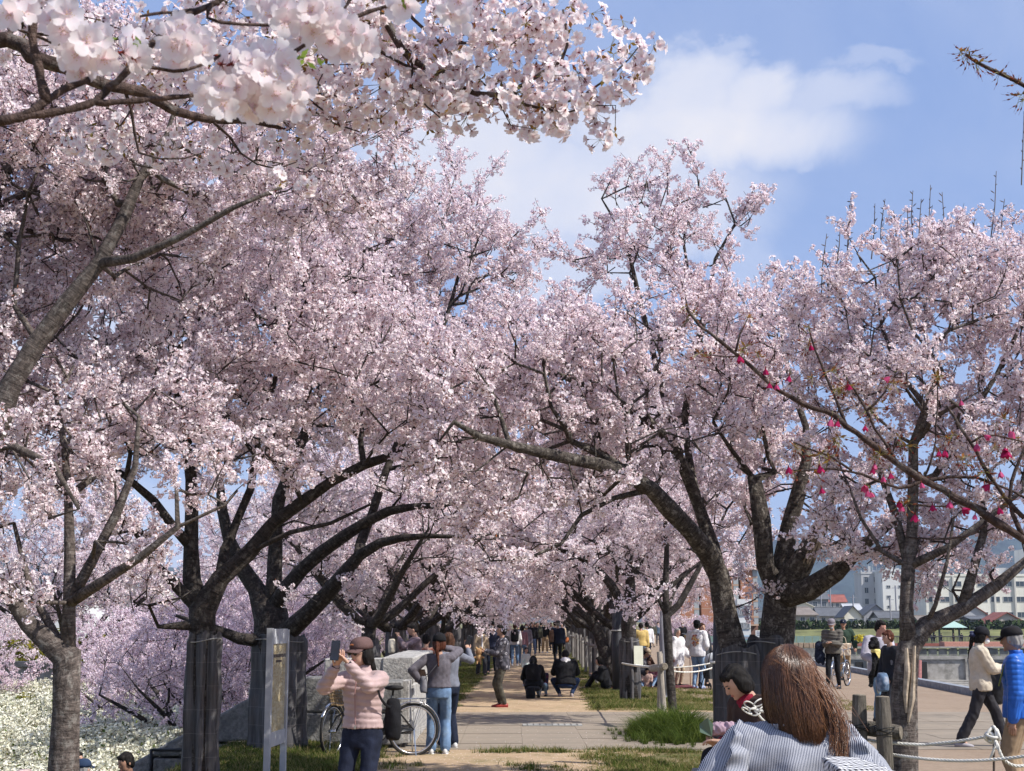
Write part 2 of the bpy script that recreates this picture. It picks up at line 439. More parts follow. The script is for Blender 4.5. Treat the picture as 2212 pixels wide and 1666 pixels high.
def grow(skel, targets, rg, alpha=.28, step=.35, tip=.0055, bend=.32, droop=0.0):
    """skel: list of (points, radii, parent_skeleton_index or None). Returns chains [(pts, rad)], spray spots [(p, dir)]"""
    nodes, par, path, rmin, dirs = [], [], [], [], []
    ends = []
    for pts, rad, pi in skel:
        q, r = resample(pts, rad, step)
        if pi is None: last = -1
        else:
            dd = np.linalg.norm(np.array(nodes) - q[0], axis=1); last = int(dd.argmin()); q = q[1:] if len(q) > 2 else q; r = r[-len(q):]
        for a, b in zip(q, r):
            nodes.append(a); par.append(last); rmin.append(b)
            if last >= 0: path.append(path[last] + np.linalg.norm(a - nodes[last])); d = a - nodes[last]; dirs.append(d / (np.linalg.norm(d) + 1e-9))
            else: path.append(0.0); dirs.append(np.array((0, 0, 1.)))
            last = len(nodes) - 1
        ends.append(last)
    z0 = min(q[2] for q in nodes); n0 = len(nodes)
    T = np.asarray(targets, float); k = len(T)
    NA = np.array(nodes); PA = np.array(path)
    allow = np.array([(q[2] > z0 + 1.3) for q in nodes]) if len(skel) > 1 or True else np.ones(n0, bool)
    if not allow.any(): allow[:] = True
    D = np.linalg.norm(T[:, None, :] - NA[None, allow], axis=2) + alpha * PA[allow][None, :]
    ai = np.where(allow)[0]; best = ai[D.argmin(1)]; cost = D.min(1); done = np.zeros(k, bool)
    tipn = []
    for _ in range(k):
        c = np.where(done, 1e9, cost); i = int(c.argmin()); done[i] = True; pn = int(best[i]); p = nodes[pn]; t = T[i]
        L = np.linalg.norm(t - p)
        if L < .08: continue
        m = max(1, int(L / .4)); prev = pn; d0 = dirs[pn]; ctrl = p + d0 * L * bend + rg.normal(0, .04, 3) * L
        newi = []
        for j in range(1, m + 1):
            u = j / m; q = (1 - u) ** 2 * p + 2 * u * (1 - u) * ctrl + u * u * t
            if j < m: q = q + rg.normal(0, .02, 3)
            nodes.append(q); par.append(prev); rmin.append(tip); d = q - nodes[prev]; ln = np.linalg.norm(d) + 1e-9
            dirs.append(d / ln); path.append(path[prev] + ln); prev = len(nodes) - 1; newi.append(prev)
        tipn.append(prev)
        for ni in newi:
            cd_ = np.linalg.norm(T - nodes[ni], axis=1) + alpha * path[ni]; b = cd_ < cost; cost[b] = cd_[b]; best[b] = ni
    kn = len(nodes); ch = [[] for _ in range(kn)]
    cntt = np.zeros(kn)
    for i in range(kn - 1, -1, -1):
        if not ch[i]: cntt[i] = max(cntt[i], 1)
        if par[i] >= 0: ch[par[i]].append(i); cntt[par[i]] += cntt[i]
    rad = tip * cntt ** .47
    rad = np.where(np.arange(kn) < n0, np.array(rmin), rad)
    # a side branch never thicker than its parent
    for i in range(n0, kn): rad[i] = min(rad[i], rad[par[i]] * .8)
    chains = []
    stack = [i for i in range(kn) if par[i] < 0]
    starts = [(i, None) for i in stack]
    while starts:
        i, p = starts.pop(); seq = ([p] if p is not None else []) + [i]; cur = i
        while ch[cur]:
            c = sorted(ch[cur], key=lambda q: -rad[q]); 
            for q in c[1:]: starts.append((q, cur))
            cur = c[0]; seq.append(cur)
        rr = rad[seq].copy()
        if p is not None: rr[0] = min(rr[0], rr[1] * 1.25)
        chains.append((np.array([nodes[q] for q in seq]), rr))
    spots = [(nodes[i], dirs[i]) for i in tipn]
    extra = [(nodes[i], dirs[i]) for i in range(n0, kn) if rad[i] < .03 and ch[i]]
    return chains, spots, extra

def limb_mesh(chains, mb, big=12, v_noise=.06, rg=rng, buttress=None):
    for pts, rad in chains:
        r = rad.max(); sides = big if r > .09 else 8 if r > .04 else 5 if r > .016 else 3
        n0 = mb.n; mb.tube(pts, rad, sides, 0, cap=sides > 5)
        if r > .04:
            v = mb.v[-1]; q = mb.buv[-1]
            ctr = np.repeat(pts, sides, axis=0)
            k = 1 + v_noise * (np.sin(q[:, 2] * 7 + np.arctan2(q[:, 1], q[:, 0]) * 2) + .7 * np.sin(q[:, 2] * 17 + np.arctan2(q[:, 1], q[:, 0]) * 3 + 1.3))
            mb.v[-1] = ctr + (v - ctr) * k[:, None]
    return mb

def spray_rots(spots, rg, up=.35, out=None, cen=None):
    E = np.zeros((len(spots), 3)); 
    for i, (p, d) in enumerate(spots):
        v = d + rg.normal(0, .35, 3) + np.array((0, 0, up))
        if cen is not None:
            o = p - cen; o /= (np.linalg.norm(o) + 1e-9); v = v + o * .6
        E[i] = rot_to(v / np.linalg.norm(v), rg.uniform(0, 6.28)).to_euler()
    return E

def cherry(name, base, skel, blobs, label, spacing=.42, key='near', bark=None, tip=.0095, sscale=1.0, extra_frac=.25, seed=1, group=None, up=.35, alpha=.28, cen=None, cut=None, droop=0, targets=None, bare=0):
    rg = np.random.default_rng(seed); base = np.asarray(base, float)
    root = empty(name, base, 0, label, 'cherry tree', group)
    T = blob_points(blobs, spacing, rg) if targets is None else targets
    if cut is not None: T = T[cut(T)]
    chains, spots, extra = grow(skel, T, rg, alpha=alpha, tip=tip)
    mb = MB(); limb_mesh(chains, mb); mb.build('trunk', bark or M_BARK, root, smooth=True, attrs=True, off=base)
    ex = [e for e in extra if rg.random() < extra_frac]
    if bare:      # the flowers sit out on the twigs: heavy limbs stay bare on their open side
        lim = np.concatenate([resample(q, r, .12)[0][(resample(q, r, .12)[1] > bare)] for q, r, _ in skel])
        pj = lambda q: np.stack([q[:, 0] / q[:, 1], (q[:, 2] - CAMZ) / q[:, 1]], -1) * F
        lp = pj(lim); ok = lambda e: not (((np.hypot(*(lp - pj(e[0][None])).T) < 21) & (lim[:, 1] > e[0][1] - .1)).any() and rg.random() < .88)
        spots = [e for e in spots if ok(e)]; ex = [e for e in ex if ok(e)]
    if cut is not None: ex = [e for e in ex if cut(np.array([e[0]]))[0]]
    sp = spots + ex
    pts = np.array([p for p, d in sp]); E = spray_rots(sp, rg, up, cen=cen)
    scatter('crown', root, pts, E, rg.uniform(.65, 1.2, len(sp)) * sscale, key, KEYS[key], off=base)
    root['n_sprays'] = len(sp)
    return root
def del_note(o):
    if 'n_sprays' in o: del o['n_sprays']

def net_wrap(root, base, ctr, rads, z0, z1, seed=1, mat_=None, tie=True, sides=40):
    """grey mesh cloth gathered round a trunk; ctr(z) gives the trunk centre"""
    rg = np.random.default_rng(seed); mb = MB(); k = 22; v = []
    zs = np.linspace(z0, z1, k); ph = rg.uniform(0, 6.28, 4)
    for i, z in enumerate(zs):
        c = ctr(z); r = np.interp(z, *rads)
        for j in range(sides):
            a = 2 * PI * j / sides
            fold = .036 * math.sin(a * 7 + ph[0] + z * .6) + .018 * math.sin(a * 13 + ph[1] - z) + .010 * math.sin(a * 23 + ph[2] + z * 2) + .01 * math.sin(z * 9 + a * 2 + ph[3])
            rr = r * (1.1) + fold * min(1, (z1 - z) / .12 + .25) + .01
            v.append((c[0] + rr * math.cos(a), c[1] + rr * math.sin(a), z + (.02 * math.sin(a * 5 + ph[1]) if i == k - 1 else 0)))
    f = [(i * sides + j, i * sides + (j + 1) % sides, (i + 1) * sides + (j + 1) % sides, (i + 1) * sides + j) for i in range(k - 1) for j in range(sides)]
    mb.add(v, f); mb.build('netting', mat_ or M_NET, root, smooth=True, off=base)
    if tie:
        zt = z1 - .07; c = ctr(zt); r = np.interp(zt, *rads) * 1.1 + .03
        a = np.linspace(0, 2 * PI, 25); mb = MB(); mb.tube(np.stack([c[0] + r * np.cos(a), c[1] + r * np.sin(a), zt + .02 * np.sin(a * 2 + seed)], -1), .006, 5, cap=False)
        mb.build('tie_string', M_TIE, root, smooth=True, off=base)

M_ROPE = flat('white_rope', (.66, .64, .58), .9, var=.1, bump=.3, bscale=120)
M_TIE = flat('dull_string', (.30, .29, .27), .9)
def net_material():
    m = bpy.data.materials.new('dark_netting'); m.use_nodes = True; nt = m.node_tree; b = nt.nodes['Principled BSDF']; n = N(nt)
    tc = n('ShaderNodeTexCoord').outputs['Object']; mp = n('ShaderNodeMapping', {0: tc, 3: (16, 16, 1.0)}).outputs[0]
    a = n.noise(mp, 1.5, 6, .65); c = n.mix(n.rng(a, .35, .68), (.028, .028, .030), (.13, .125, .13))
    wv = n('ShaderNodeMapping', {0: tc, 3: (1, 1, 1)}).outputs[0]; h = n('ShaderNodeSeparateXYZ', {0: wv}).outputs[2]
    seam = n.math('GREATER_THAN', n.math('FRACT', n.math('MULTIPLY', h, 4.3)), .965)
    c = n.mix(n.math('MULTIPLY', seam, .35), c, (.22, .21, .20))
    bl = n.noise(tc, 5, 4, .6); c = n.mix(n.rng(bl, .45, .7, 0, .5), c, (.10, .08, .07))
    nt.links.new(c, b.inputs['Base Color']); b.inputs['Roughness'].default_value = .62; b.inputs['Specular IOR Level'].default_value = .35
    return m
M_NET = net_material()
# ------------------------------------------------------------------ the ground and the large structure
def sstep(a, b, x): t = np.clip((x - a) / (b - a), 0, 1); return t * t * (3 - 2 * t)
LOW = -1.95
def bankx(y): return 11.05 + (y - 34) * .055      # edge of the river bank
def hgt(x, y):
    x = np.asarray(x, float); y = np.asarray(y, float)
    e = -4.6 + .018 * y
    left = LOW * sstep(0, 4.2, e - x); left = np.where(y < 30, LOW * sstep(0.1, 1.5, e - x + .35 * (y < 20.3)), left)
    left = np.where((x < e) & (y > 60), LOW * sstep(0, 8, e - x), left)
    right = -3.7 * sstep(0.0, 2.2, x - bankx(y) - .35) * (y > 12)
    right = np.where(y > 275, right + (-right) * sstep(275, 292, y), right)
    return left + right
def grid(name, xs, ys, zf, m, kind='structure', smooth=True):
    X, Y = np.meshgrid(xs, ys); Z = zf(X, Y); v = np.stack([X, Y, Z], -1).reshape(-1, 3); a, b = len(xs), len(ys)
    i = np.arange(b - 1)[:, None] * a; j = np.arange(a - 1)[None, :]
    f = np.stack([i + j, i + j + 1, i + a + j + 1, i + a + j], -1).reshape(-1, 4)
    mb = MB(); mb.add(v, f); return mb.build(name, m, smooth=smooth, kind=kind)

def ground_mat():
    m = bpy.data.materials.new('verge_soil'); m.use_nodes = True; nt = m.node_tree; b = nt.nodes['Principled BSDF']; n = N(nt)
    tc = n('ShaderNodeTexCoord').outputs['Object']
    a = n.noise(tc, .9, 6, .6); f = n.noise(tc, 14, 5, .7); g = n.noise(tc, 60, 3, .7)
    straw = n.mix(n.rng(g, .3, .7), (.20, .15, .085), (.36, .27, .17))
    green = n.mix(n.rng(f, .3, .7), (.035, .055, .012), (.12, .15, .035))
    c = n.mix(n.rng(n.math('ADD', n.math('MULTIPLY', a, .6), n.math('MULTIPLY', f, .4)), .42, .56), straw, green)
    nt.links.new(c, b.inputs['Base Color']); b.inputs['Roughness'].default_value = .95; b.inputs['Specular IOR Level'].default_value = .1
    bn = n('ShaderNodeBump', {'Strength': .8, 'Distance': .03, 'Height': g}); nt.links.new(bn.outputs[0], b.inputs['Normal'])
    return m
def sand_mat(name, c0, c1, c2, grain=90, green=0.0):
    m = bpy.data.materials.new(name); m.use_nodes = True; nt = m.node_tree; b = nt.nodes['Principled BSDF']; n = N(nt)
    tc = n('ShaderNodeTexCoord').outputs['Object']
    a = n.noise(tc, .7, 6, .65, .5); g = n.noise(tc, grain, 4, .75); s = n.noise(tc, 7, 5, .7)
    c = n.mix(n.rng(a, .35, .65), c0, c1); c = n.mix(n.rng(g, .5, .8, 0, .7), c, c2)
    c = n.mix(n.rng(s, .5, .72, 0, .5), c, tuple(q * .6 for q in c0)); c = n.mix(n.rng(n.noise(tc, 2.6, 8, .8, .6), .56, .66, 0, .45), c, tuple(q * 1.25 for q in c1))
    if green:
        gr = n.math('MULTIPLY', n.rng(n.noise(tc, 1.7, 7, .75, .5), .52, .66), green); c = n.mix(gr, c, (.10, .12, .03))
    nt.links.new(c, b.inputs['Base Color']); b.inputs['Roughness'].default_value = .95; b.inputs['Specular IOR Level'].default_value = .12
    bn = n('ShaderNodeBump', {'Strength': .6, 'Distance': .03, 'Height': n.math('ADD', n.math('MULTIPLY', g, .5), s)}); nt.links.new(bn.outputs[0], b.inputs['Normal'])
    return m
M_SOIL = ground_mat()
M_SAND = sand_mat('path_sand', (.36, .255, .16), (.46, .34, .215), (.56, .45, .32), green=.5)
M_PLAZA = sand_mat('plaza_gravel', (.26, .19, .135), (.31, .235, .17), (.40, .33, .27), grain=40)
M_CONC = mat('concrete', (.36, .34, .31), .85, var=.12, scale=3, bump=.5, bscale=60, dirt=(.16, .15, .13), dscale=1.2)
M_CONCD = mat('old_concrete', (.22, .215, .20), .9, var=.2, scale=2, bump=.5, bscale=50, dirt=(.09, .09, .08), dscale=.8)
xs = np.unique(np.concatenate([np.linspace(-900, -60, 15), np.linspace(-60, -12, 25), np.linspace(-12, -3, 46), np.linspace(-3, 10, 14), np.linspace(10, 30, 41), np.linspace(30, 900, 22)]))
ys = np.unique(np.concatenate([np.linspace(-40, 10, 11), np.linspace(10, 60, 51), np.linspace(60, 320, 53), np.linspace(320, 2500, 20)]))
ground = grid('ground', xs, ys, hgt, M_SOIL)
tag(ground, 'grassy embankment ground with bare soil and dry straw')

# sandy path with ragged grass edges, laid on the ground
def strip(name, yl, left, right, z, m, nx=14, kind='structure', label=None):
    v = []; 
    for y in yl:
        a, b = left(y), right(y)
        for i in range(nx): t = i / (nx - 1); v.append((a + (b - a) * t, y, z + (.006 * math.sin(y * 3 + i) * 0)))
    f = [(i * nx + j, i * nx + j + 1, (i + 1) * nx + j + 1, (i + 1) * nx + j) for i in range(len(yl) - 1) for j in range(nx - 1)]
    mb = MB(); mb.add(v, f); o = mb.build(name, m, smooth=False, kind=kind); 
    if label: o['label'] = label
    return o
def wig(y, s, a=.22): return a * (math.sin(y * 1.7 + s) + .6 * math.sin(y * 4.3 + 2 * s) + .35 * math.sin(y * 11 + s * 3))
pc = lambda y: -.22 + .018 * y
yl = np.concatenate([np.arange(27.5, 60, .25), np.arange(60, 170, 1.5)])
strip('path', yl, lambda y: pc(y) - 1.55 + wig(y, 1) * (y > 29.5), lambda y: pc(y) + 1.5 + wig(y, 2.2) * (y > 29.5) + 1.2 * max(0, 30.5 - y), .008, M_SAND, label='sandy walking path leading away between the rows of cherry trees')
yl2 = np.arange(-4, 20.7, .25)
strip('path', yl2, lambda y: -2.35 + wig(y, .4, .2), lambda y: 1.55 + wig(y, 3.1, .2) + max(0, (y - 18)) * .3, .008, M_SAND, label='sandy walking path in the foreground, before the paved crossing')
# paved crossing: square pavers in rows
def paver_mat():
    m = mat('paver', (.275, .23, .18), .9, var=.08, scale=2.5, bump=.3, bscale=80, dirt=(.21, .18, .145), dscale=.9, spec=.1)
    return m
strip('pavement', np.linspace(20.0, 28.6, 10), lambda y: -4.25, lambda y: 10.7, .004, mat('paver_bed', (.25, .21, .165), .95), nx=20, label='bed of the paved crossing')
mp = paver_mat(); pv_root = empty('paved_crossing', (0, 24.3, 0), 0, 'grey beige paved crossing that cuts across the sandy path'); pv_root['kind'] = 'structure'
pm = MB(); pm.box((0, 0, 0), (.896, .896, .03)); pme = pm.mesh('paver', [mp])
pm = MB(); rest = MB(); big = []
for i in range(-5, 5):
    for j in range(9):
        cx, cy_ = i * .9 + .6, 20.45 + j * .9 + .1
        big.append((cx, cy_))
for i in range(-14, 12):
    for j in range(9):
        cx, cy_ = i * .9 + .6, 20.55 + j * .9
        if cx < -3.9: continue
        z = .0035 * math.sin(i * 7.3 + j * 3.1)
        if cx < 4.6: o = link('paver', pme, pv_root); o.location = (cx, cy_ - 24.3, z)
        else: rest.box((cx, cy_, z), (.896, .896, .03))
rest.build('outer_pavers', mp, pv_root, off=(0, 24.3, 0), kind='stuff')
# drain cover with a grassy rim in the crossing
c = G(1193, 1569); dr = empty('drain_cover', (c[0], c[1], .016), 0, 'narrow drain cover with grass growing round it in the pavement', 'drain cover')
mb = MB(); mb.box((0, 0, .008), (1.0, .42, .012)); mb.build('plate', mat('drain_plate', (.30, .30, .28), .7), dr)
mb = MB()
for k in range(9): mb.box((-.42 + k * .105, 0, .016), (.02, .36, .006))
mb.build('grille', mat('drain_bars', (.13, .13, .125), .6), dr)

# plaza to the right with its kerb along the river
yl = np.concatenate([np.arange(8, 60, 2.0), np.arange(60, 272, 10)])
strip('plaza', yl, lambda y: 3.95 + .01 * y + wig(y, 5, .1), lambda y: bankx(y) - .2, .006, M_PLAZA, label='pinkish brown gravel plaza on the river side')
ykb = np.arange(14, 140, 1.0)
kr = empty('kerb', (0, 0, 0), 0, 'blue grey stone kerb edging the plaza above the river'); kr['kind'] = 'structure'
km = MB(); km.box((0, 0, .05), (.22, .97, .24)); kme = km.mesh('kerb_stone', [mat('kerb_stone_grey', (.25, .27, .30), .8, var=.15, bump=.4)])
for y in ykb: o = link('kerb_stone', kme, kr); o.location = (bankx(y) - .05, y, .0); o.rotation_euler = (0, 0, -.055)
# pale edging strip beside the plaza
yl = np.arange(12, 19.8, .5)
strip('edging', yl, lambda y: 3.35 + .30 * (19.5 - y) ** 1.0 * .55, lambda y: 3.62 + .30 * (19.5 - y) * .55, .012, M_CONC, nx=3, label='narrow concrete edging between the sand and the plaza')

# ------------------------------------------------------------------ mountains and haze
def ridge(name, Y, pts, seed, m, depth=900):
    """pts: (pixel x, pixel y) of the skyline"""
    rg = np.random.default_rng(seed); xs_ = np.linspace(pts[0][0], pts[-1][0], 160); yy = np.interp(xs_, [p[0] for p in pts], [p[1] for p in pts])
    yy = yy + 5 * np.sin(xs_ / 60. + seed) + 3 * np.sin(xs_ / 23. + seed * 2) + rg.normal(0, 1.0, len(xs_))
    v = []; rows = 14
    for x, y in zip(xs_, yy):
        t = P(x, y, Y)
        for k in range(rows):
            u = k / (rows - 1); h = t[2] * (1 - u ** 1.25) - 4 * u
            v.append((t[0] * (1 - .0 * u) + 30 * math.sin(k * 1.3 + x / 31.) * (0 < k), Y - depth * u + 60 * math.sin(x / 17. + k) * (0 < k < rows - 1), h + 22 * math.sin(x / 13. + k * 2.1) * (0 < k < rows - 1) * (1 - u)))
    # back side
    f = [(i * rows + j, (i + 1) * rows + j, (i + 1) * rows + j + 1, i * rows + j + 1) for i in range(len(xs_) - 1) for j in range(rows - 1)]
    nv = len(v)
    for x, y in zip(xs_, yy): t = P(x, y, Y); v.append((t[0], Y + depth * .8, -4))
    f += [(i * rows, nv + i, nv + i + 1, (i + 1) * rows) for i in range(len(xs_) - 1)]
    mb = MB(); mb.add(v, f); o = mb.build(name, m, smooth=True, kind='structure'); return o
M_HILL = mat('wooded_hill', (.030, .045, .040), .95, var=.4, scale=.012, spec=.05, coord='Object')
o = ridge('mountain', 4200, [(-600, 1190), (0, 1215), (300, 1225), (600, 1240), (900, 1260), (1106, 1300), (1300, 1290), (1500, 1200), (1700, 1165), (1850, 1175), (2000, 1150), (2080, 1140), (2212, 1165), (2800, 1180)], 3, M_HILL)
o['label'] = 'blue wooded mountain ridge on the horizon behind the town'
M_HAZE = bpy.data.materials.new('haze_air'); M_HAZE.use_nodes = True
nt = M_HAZE.node_tree; nt.nodes.clear(); n = N(nt)
vol = n('ShaderNodeVolumePrincipled', {'Color': (.62, .76, 1.0, 1), 'Density': .00009, 'Anisotropy': .0}); ou = n('ShaderNodeOutputMaterial'); nt.links.new(vol.outputs[0], ou.inputs['Volume'])
hz = MB(); hz.box((0, 2400, 300), (9000, 6000, 620)); hz = hz.build('haze', M_HAZE, kind='stuff'); hz['label'] = 'thin bluish haze over the valley'
# ------------------------------------------------------------------ the hero trees
def bl(x, y, Y, rx, ry, rz, dn=1.0): return (P(x, y, Y), (rx, ry, rz), dn)

# twin-stemmed old tree on the right of the path
Y = 15.0
base = (P(1642, 1700, Y)[0], Y, -.05)
s = [(PL([(1628, 1712, Y), (1606, 1600, Y), (1594, 1480, Y), (1580, 1380, Y), (1560, 1300, Y), (1553, 1245, Y)]), (.24, .18, .15, .135, .12, .115), None),
     (PL([(1662, 1712, Y + .15), (1664, 1600, Y + .15), (1668, 1480, Y + .15), (1678, 1370, Y + .15), (1686, 1290, Y + .15)]), (.22, .185, .17, .18, .18), 0),
     (PL([(1553, 1245, Y), (1515, 1175, Y - .3), (1445, 1100, Y - .7), (1392, 1045, Y - 1), (1300, 1005, Y - 1.3), (1200, 985, Y - 1.7), (1120, 965, Y - 2), (1040, 945, Y - 2.3), (980, 912, Y - 2.6)]), (.11, .10, .09, .08, .065, .055, .045, .035, .022), 1),
     (PL([(1553, 1245, Y), (1535, 1170, Y + .2), (1502, 1075, Y + .2), (1466, 985, Y), (1432, 935, Y), (1378, 893, Y - .2), (1300, 850, Y - .4), (1205, 808, Y - .6), (1150, 770, Y - .8)]), (.09, .075, .065, .06, .05, .045, .036, .026, .018), 1),
     (PL([(1392, 1045, Y - 1), (1368, 1015, Y - 1), (1300, 985, Y - 1.1), (1232, 952, Y - 1.2)]), (.05, .045, .04, .03), 1),
     (PL([(1400, 1068, Y - .9), (1370, 1072, Y - 1), (1320, 1078, Y - 1), (1262, 1108, Y - 1.1), (1232, 1150, Y - 1.2), (1185, 1200, Y - 1.3), (1120, 1206, Y - 1.4), (1060, 1212, Y - 1.5)]), (.035, .03, .027, .024, .02, .017, .013, .009), 1),
     (PL([(1686, 1300, Y + .15), (1656, 1240, Y), (1648, 1150, Y), (1634, 1060, Y), (1630, 1035, Y)]), (.11, .10, .095, .09, .085), 1),
     (PL([(1686, 1290, Y + .15), (1692, 1215, Y + .1), (1700, 1150, Y + .1), (1722, 1075, Y), (1738, 1010, Y), (1745, 940, Y), (1700, 800, Y), (1690, 700, Y)]), (.16, .11, .09, .085, .06, .04, .03, .02), 1),
     (PL([(1690, 1280, Y + .1), (1735, 1210, Y - .2), (1762, 1160, Y - .3), (1782, 1115, Y - .4), (1797, 1080, Y - .4), (1806, 1060, Y - .4)]), (.14, .12, .095, .06, .03, .01), 1),
     (PL([(1700, 1320, Y), (1760, 1262, Y - .3), (1820, 1225, Y - .5), (1862, 1180, Y - .6), (1930, 1130, Y - .7), (1990, 1090, Y - .8)]), (.12, .11, .10, .06, .03, .015), 1),
     (PL([(1502, 1075, Y + .2), (1490, 1000, Y + .5), (1480, 880, Y + .7), (1520, 700, Y + .8), (1545, 560, Y + .6)]), (.05, .045, .04, .03, .02), 1),
     (PL([(1466, 985, Y), (1420, 800, Y + .6), (1380, 640, Y + .6), (1350, 520, Y + .5), (1300, 430, Y + .4)]), (.045, .035, .028, .02, .012), 1)]
bb = [bl(1340, 420, 15.6, .35, .4, .3, .6), bl(1450, 430, 15.6, .55, .6, .3, .6), bl(1570, 450, 15.6, .35, .4, .25, .55), bl(1300, 540, 15.6, .45, .6, .3, .55), bl(1440, 560, 15.5, .8, .9, .4, .5), bl(1590, 680, 15.5, .5, .9, .35, .8), bl(1480, 780, 15.2, 1.25, 1.4, .7, .9), bl(1250, 800, 14.4, 1.0, 1.2, .75),
      bl(1080, 850, 13.6, .9, 1.1, .55), bl(1330, 960, 14.3, 1.2, 1.2, .45), bl(1600, 890, 15.3, .8, 1.1, .6, .9), bl(1010, 960, 13, .5, .6, .3), bl(1180, 1050, 13.8, .9, .8, .28, .7), bl(1700, 1000, 15.6, .5, .9, .4, .8),
      bl(1580, 1120, 16, .6, .7, .4, .6), bl(1800, 1060, 15.2, .6, .7, .3, .7), bl(1900, 1180, 14.4, .7, .6, .3, 1), bl(1790, 1200, 14.8, .35, .4, .18, 1), bl(1760, 1080, 15.4, .45, .5, .3, .9), bl(1600, 1290, 15.3, .28, .3, .14, .8), bl(1100, 1190, 13.6, .5, .5, .13, .7), bl(1240, 900, 14.2, .8, 1, .4, .8)]
tH = cherry('cherry_tree', base, s, bb, 'old twin-stemmed cherry tree on the right of the path, black netting round its base', .325, bark=M_BARKP, seed=21, bare=.03, alpha=.22)
zt = P(1600, 1375, Y)[2]
def ctrH(z):
    return np.array((P(1636, 1550, Y)[0], Y + .08))
net_wrap(tH, base, lambda z: (P(1600, 1550, Y)[0] - .01, Y), ((0, zt), (.20, .17)), 0, zt - .10, 5)
net_wrap(tH, base, lambda z: (P(1668, 1550, Y)[0] + .01, Y + .15), ((0, zt), (.185, .18)), 0, zt, 6)
# dead split wood in the old limb
mb = MB(); q = PL([(1742, 1215, 14.72), (1760, 1165, 14.6), (1775, 1120, 14.5), (1790, 1098, 14.45)])
for k in range(6):
    o_ = np.array((rng.uniform(-.05, .07), rng.uniform(-.08, -.04), rng.uniform(-.03, .03))); mb.tube(q + o_ + rng.normal(0, .008, (4, 3)), (.006, .011, .009, .002), 5)
mb.build('split_wood', mat('dead_wood', (.30, .24, .18), .9, var=.35, scale=18, bump=.8), tH, off=base)

# tree on the far right with upright shoots
Y = 13.0
base = (P(1956, 1755, Y)[0], Y, -.05)
s = [(PL([(1952, 1765, Y), (1955, 1660, Y), (1952, 1560, Y), (1953, 1470, Y), (1962, 1400, Y), (1958, 1330, Y), (1958, 1250, Y), (1968, 1185, Y), (1972, 1080, Y), (1974, 950, Y), (2003, 880, Y - .1), (2032, 800, Y - .2)]), (.15, .118, .115, .12, .10, .066, .062, .058, .05, .045, .04, .03), None),
     (PL([(1966, 1430, Y), (1985, 1380, Y + .05), (2010, 1340, Y + .05), (2060, 1322, Y), (2105, 1300, Y), (2155, 1262, Y), (2212, 1215, Y), (2280, 1150, Y)]), (.105, .09, .08, .07, .055, .05, .04, .03), 1),
     (PL([(2070, 1318, Y), (2092, 1270, Y), (2105, 1220, Y), (2125, 1150, Y + .1), (2120, 1060, Y + .1)]), (.05, .05, .045, .035, .02), 1),
     (PL([(1966, 1250, Y), (2030, 1195, Y - .1), (2085, 1160, Y - .2), (2150, 1105, Y - .3), (2210, 1060, Y - .3)]), (.045, .036, .032, .024, .016), 1),
     (PL([(2003, 880, Y - .1), (1965, 840, Y), (1930, 780, Y), (1900, 690, Y), (1890, 600, Y)]), (.032, .026, .022, .017, .012), 1),
     (PL([(1968, 1185, Y), (1925, 1090, Y + .2), (1890, 980, Y + .3), (1870, 850, Y + .3), (1850, 700, Y + .3)]), (.04, .034, .028, .02, .014), 1),
     (PL([(1955, 1260, Y), (1905, 1190, Y), (1860, 1120, Y), (1830, 1040, Y)]), (.026, .022, .016, .01), 1),
     (PL([(1985, 1380, Y + .05), (2005, 1340, Y - .1), (2030, 1280, Y - .15), (2048, 1200, Y - .2), (2060, 1120, Y - .2)]), (.026, .024, .02, .016, .012), 1),
     (PL([(1972, 1080, Y), (2040, 1000, Y + .2), (2110, 880, Y + .3), (2180, 760, Y + .3), (2220, 650, Y + .3)]), (.04, .03, .026, .02, .014), 1)]
bb = [bl(1880, 680, 13.1, .72, .9, .58), bl(2030, 640, 13, .7, .9, .6), bl(2190, 700, 13.2, .6, .8, .75), bl(1800, 850, 13.2, .45, .7, .45), bl(1950, 860, 13, .8, .9, .5), bl(2130, 950, 13, .6, .8, .5),
      bl(2330, 800, 13, .7, 1, 1.0), bl(1840, 1010, 13.3, .5, .6, .3, .7), bl(2050, 1080, 13.4, .6, .6, .2, .6), bl(2195, 1150, 12.9, .35, .35, .22, .8), bl(1990, 1190, 13.3, .4, .4, .2, 1), bl(1860, 1170, 13.4, .35, .4, .2, 1), bl(2090, 1160, 13.3, .4, .4, .22, 1), bl(2120, 1240, 12.9, .3, .25, .12, .9), bl(2160, 560, 13.1, .4, .5, .3, .8), bl(1900, 570, 13.1, .4, .5, .16, .7), bl(2080, 1280, 13, .25, .2, .1, .5)]
M_SHOOT = flat('shoot_bark', (.13, .11, .10), .8, var=.3)
tI = cherry('cherry_tree', base, s, bb, 'cherry tree at the right edge with a split trunk behind the wooden posts', .30, bark=M_BARKL, seed=31, bare=.03, alpha=.2, sscale=.9)
mb = MB()
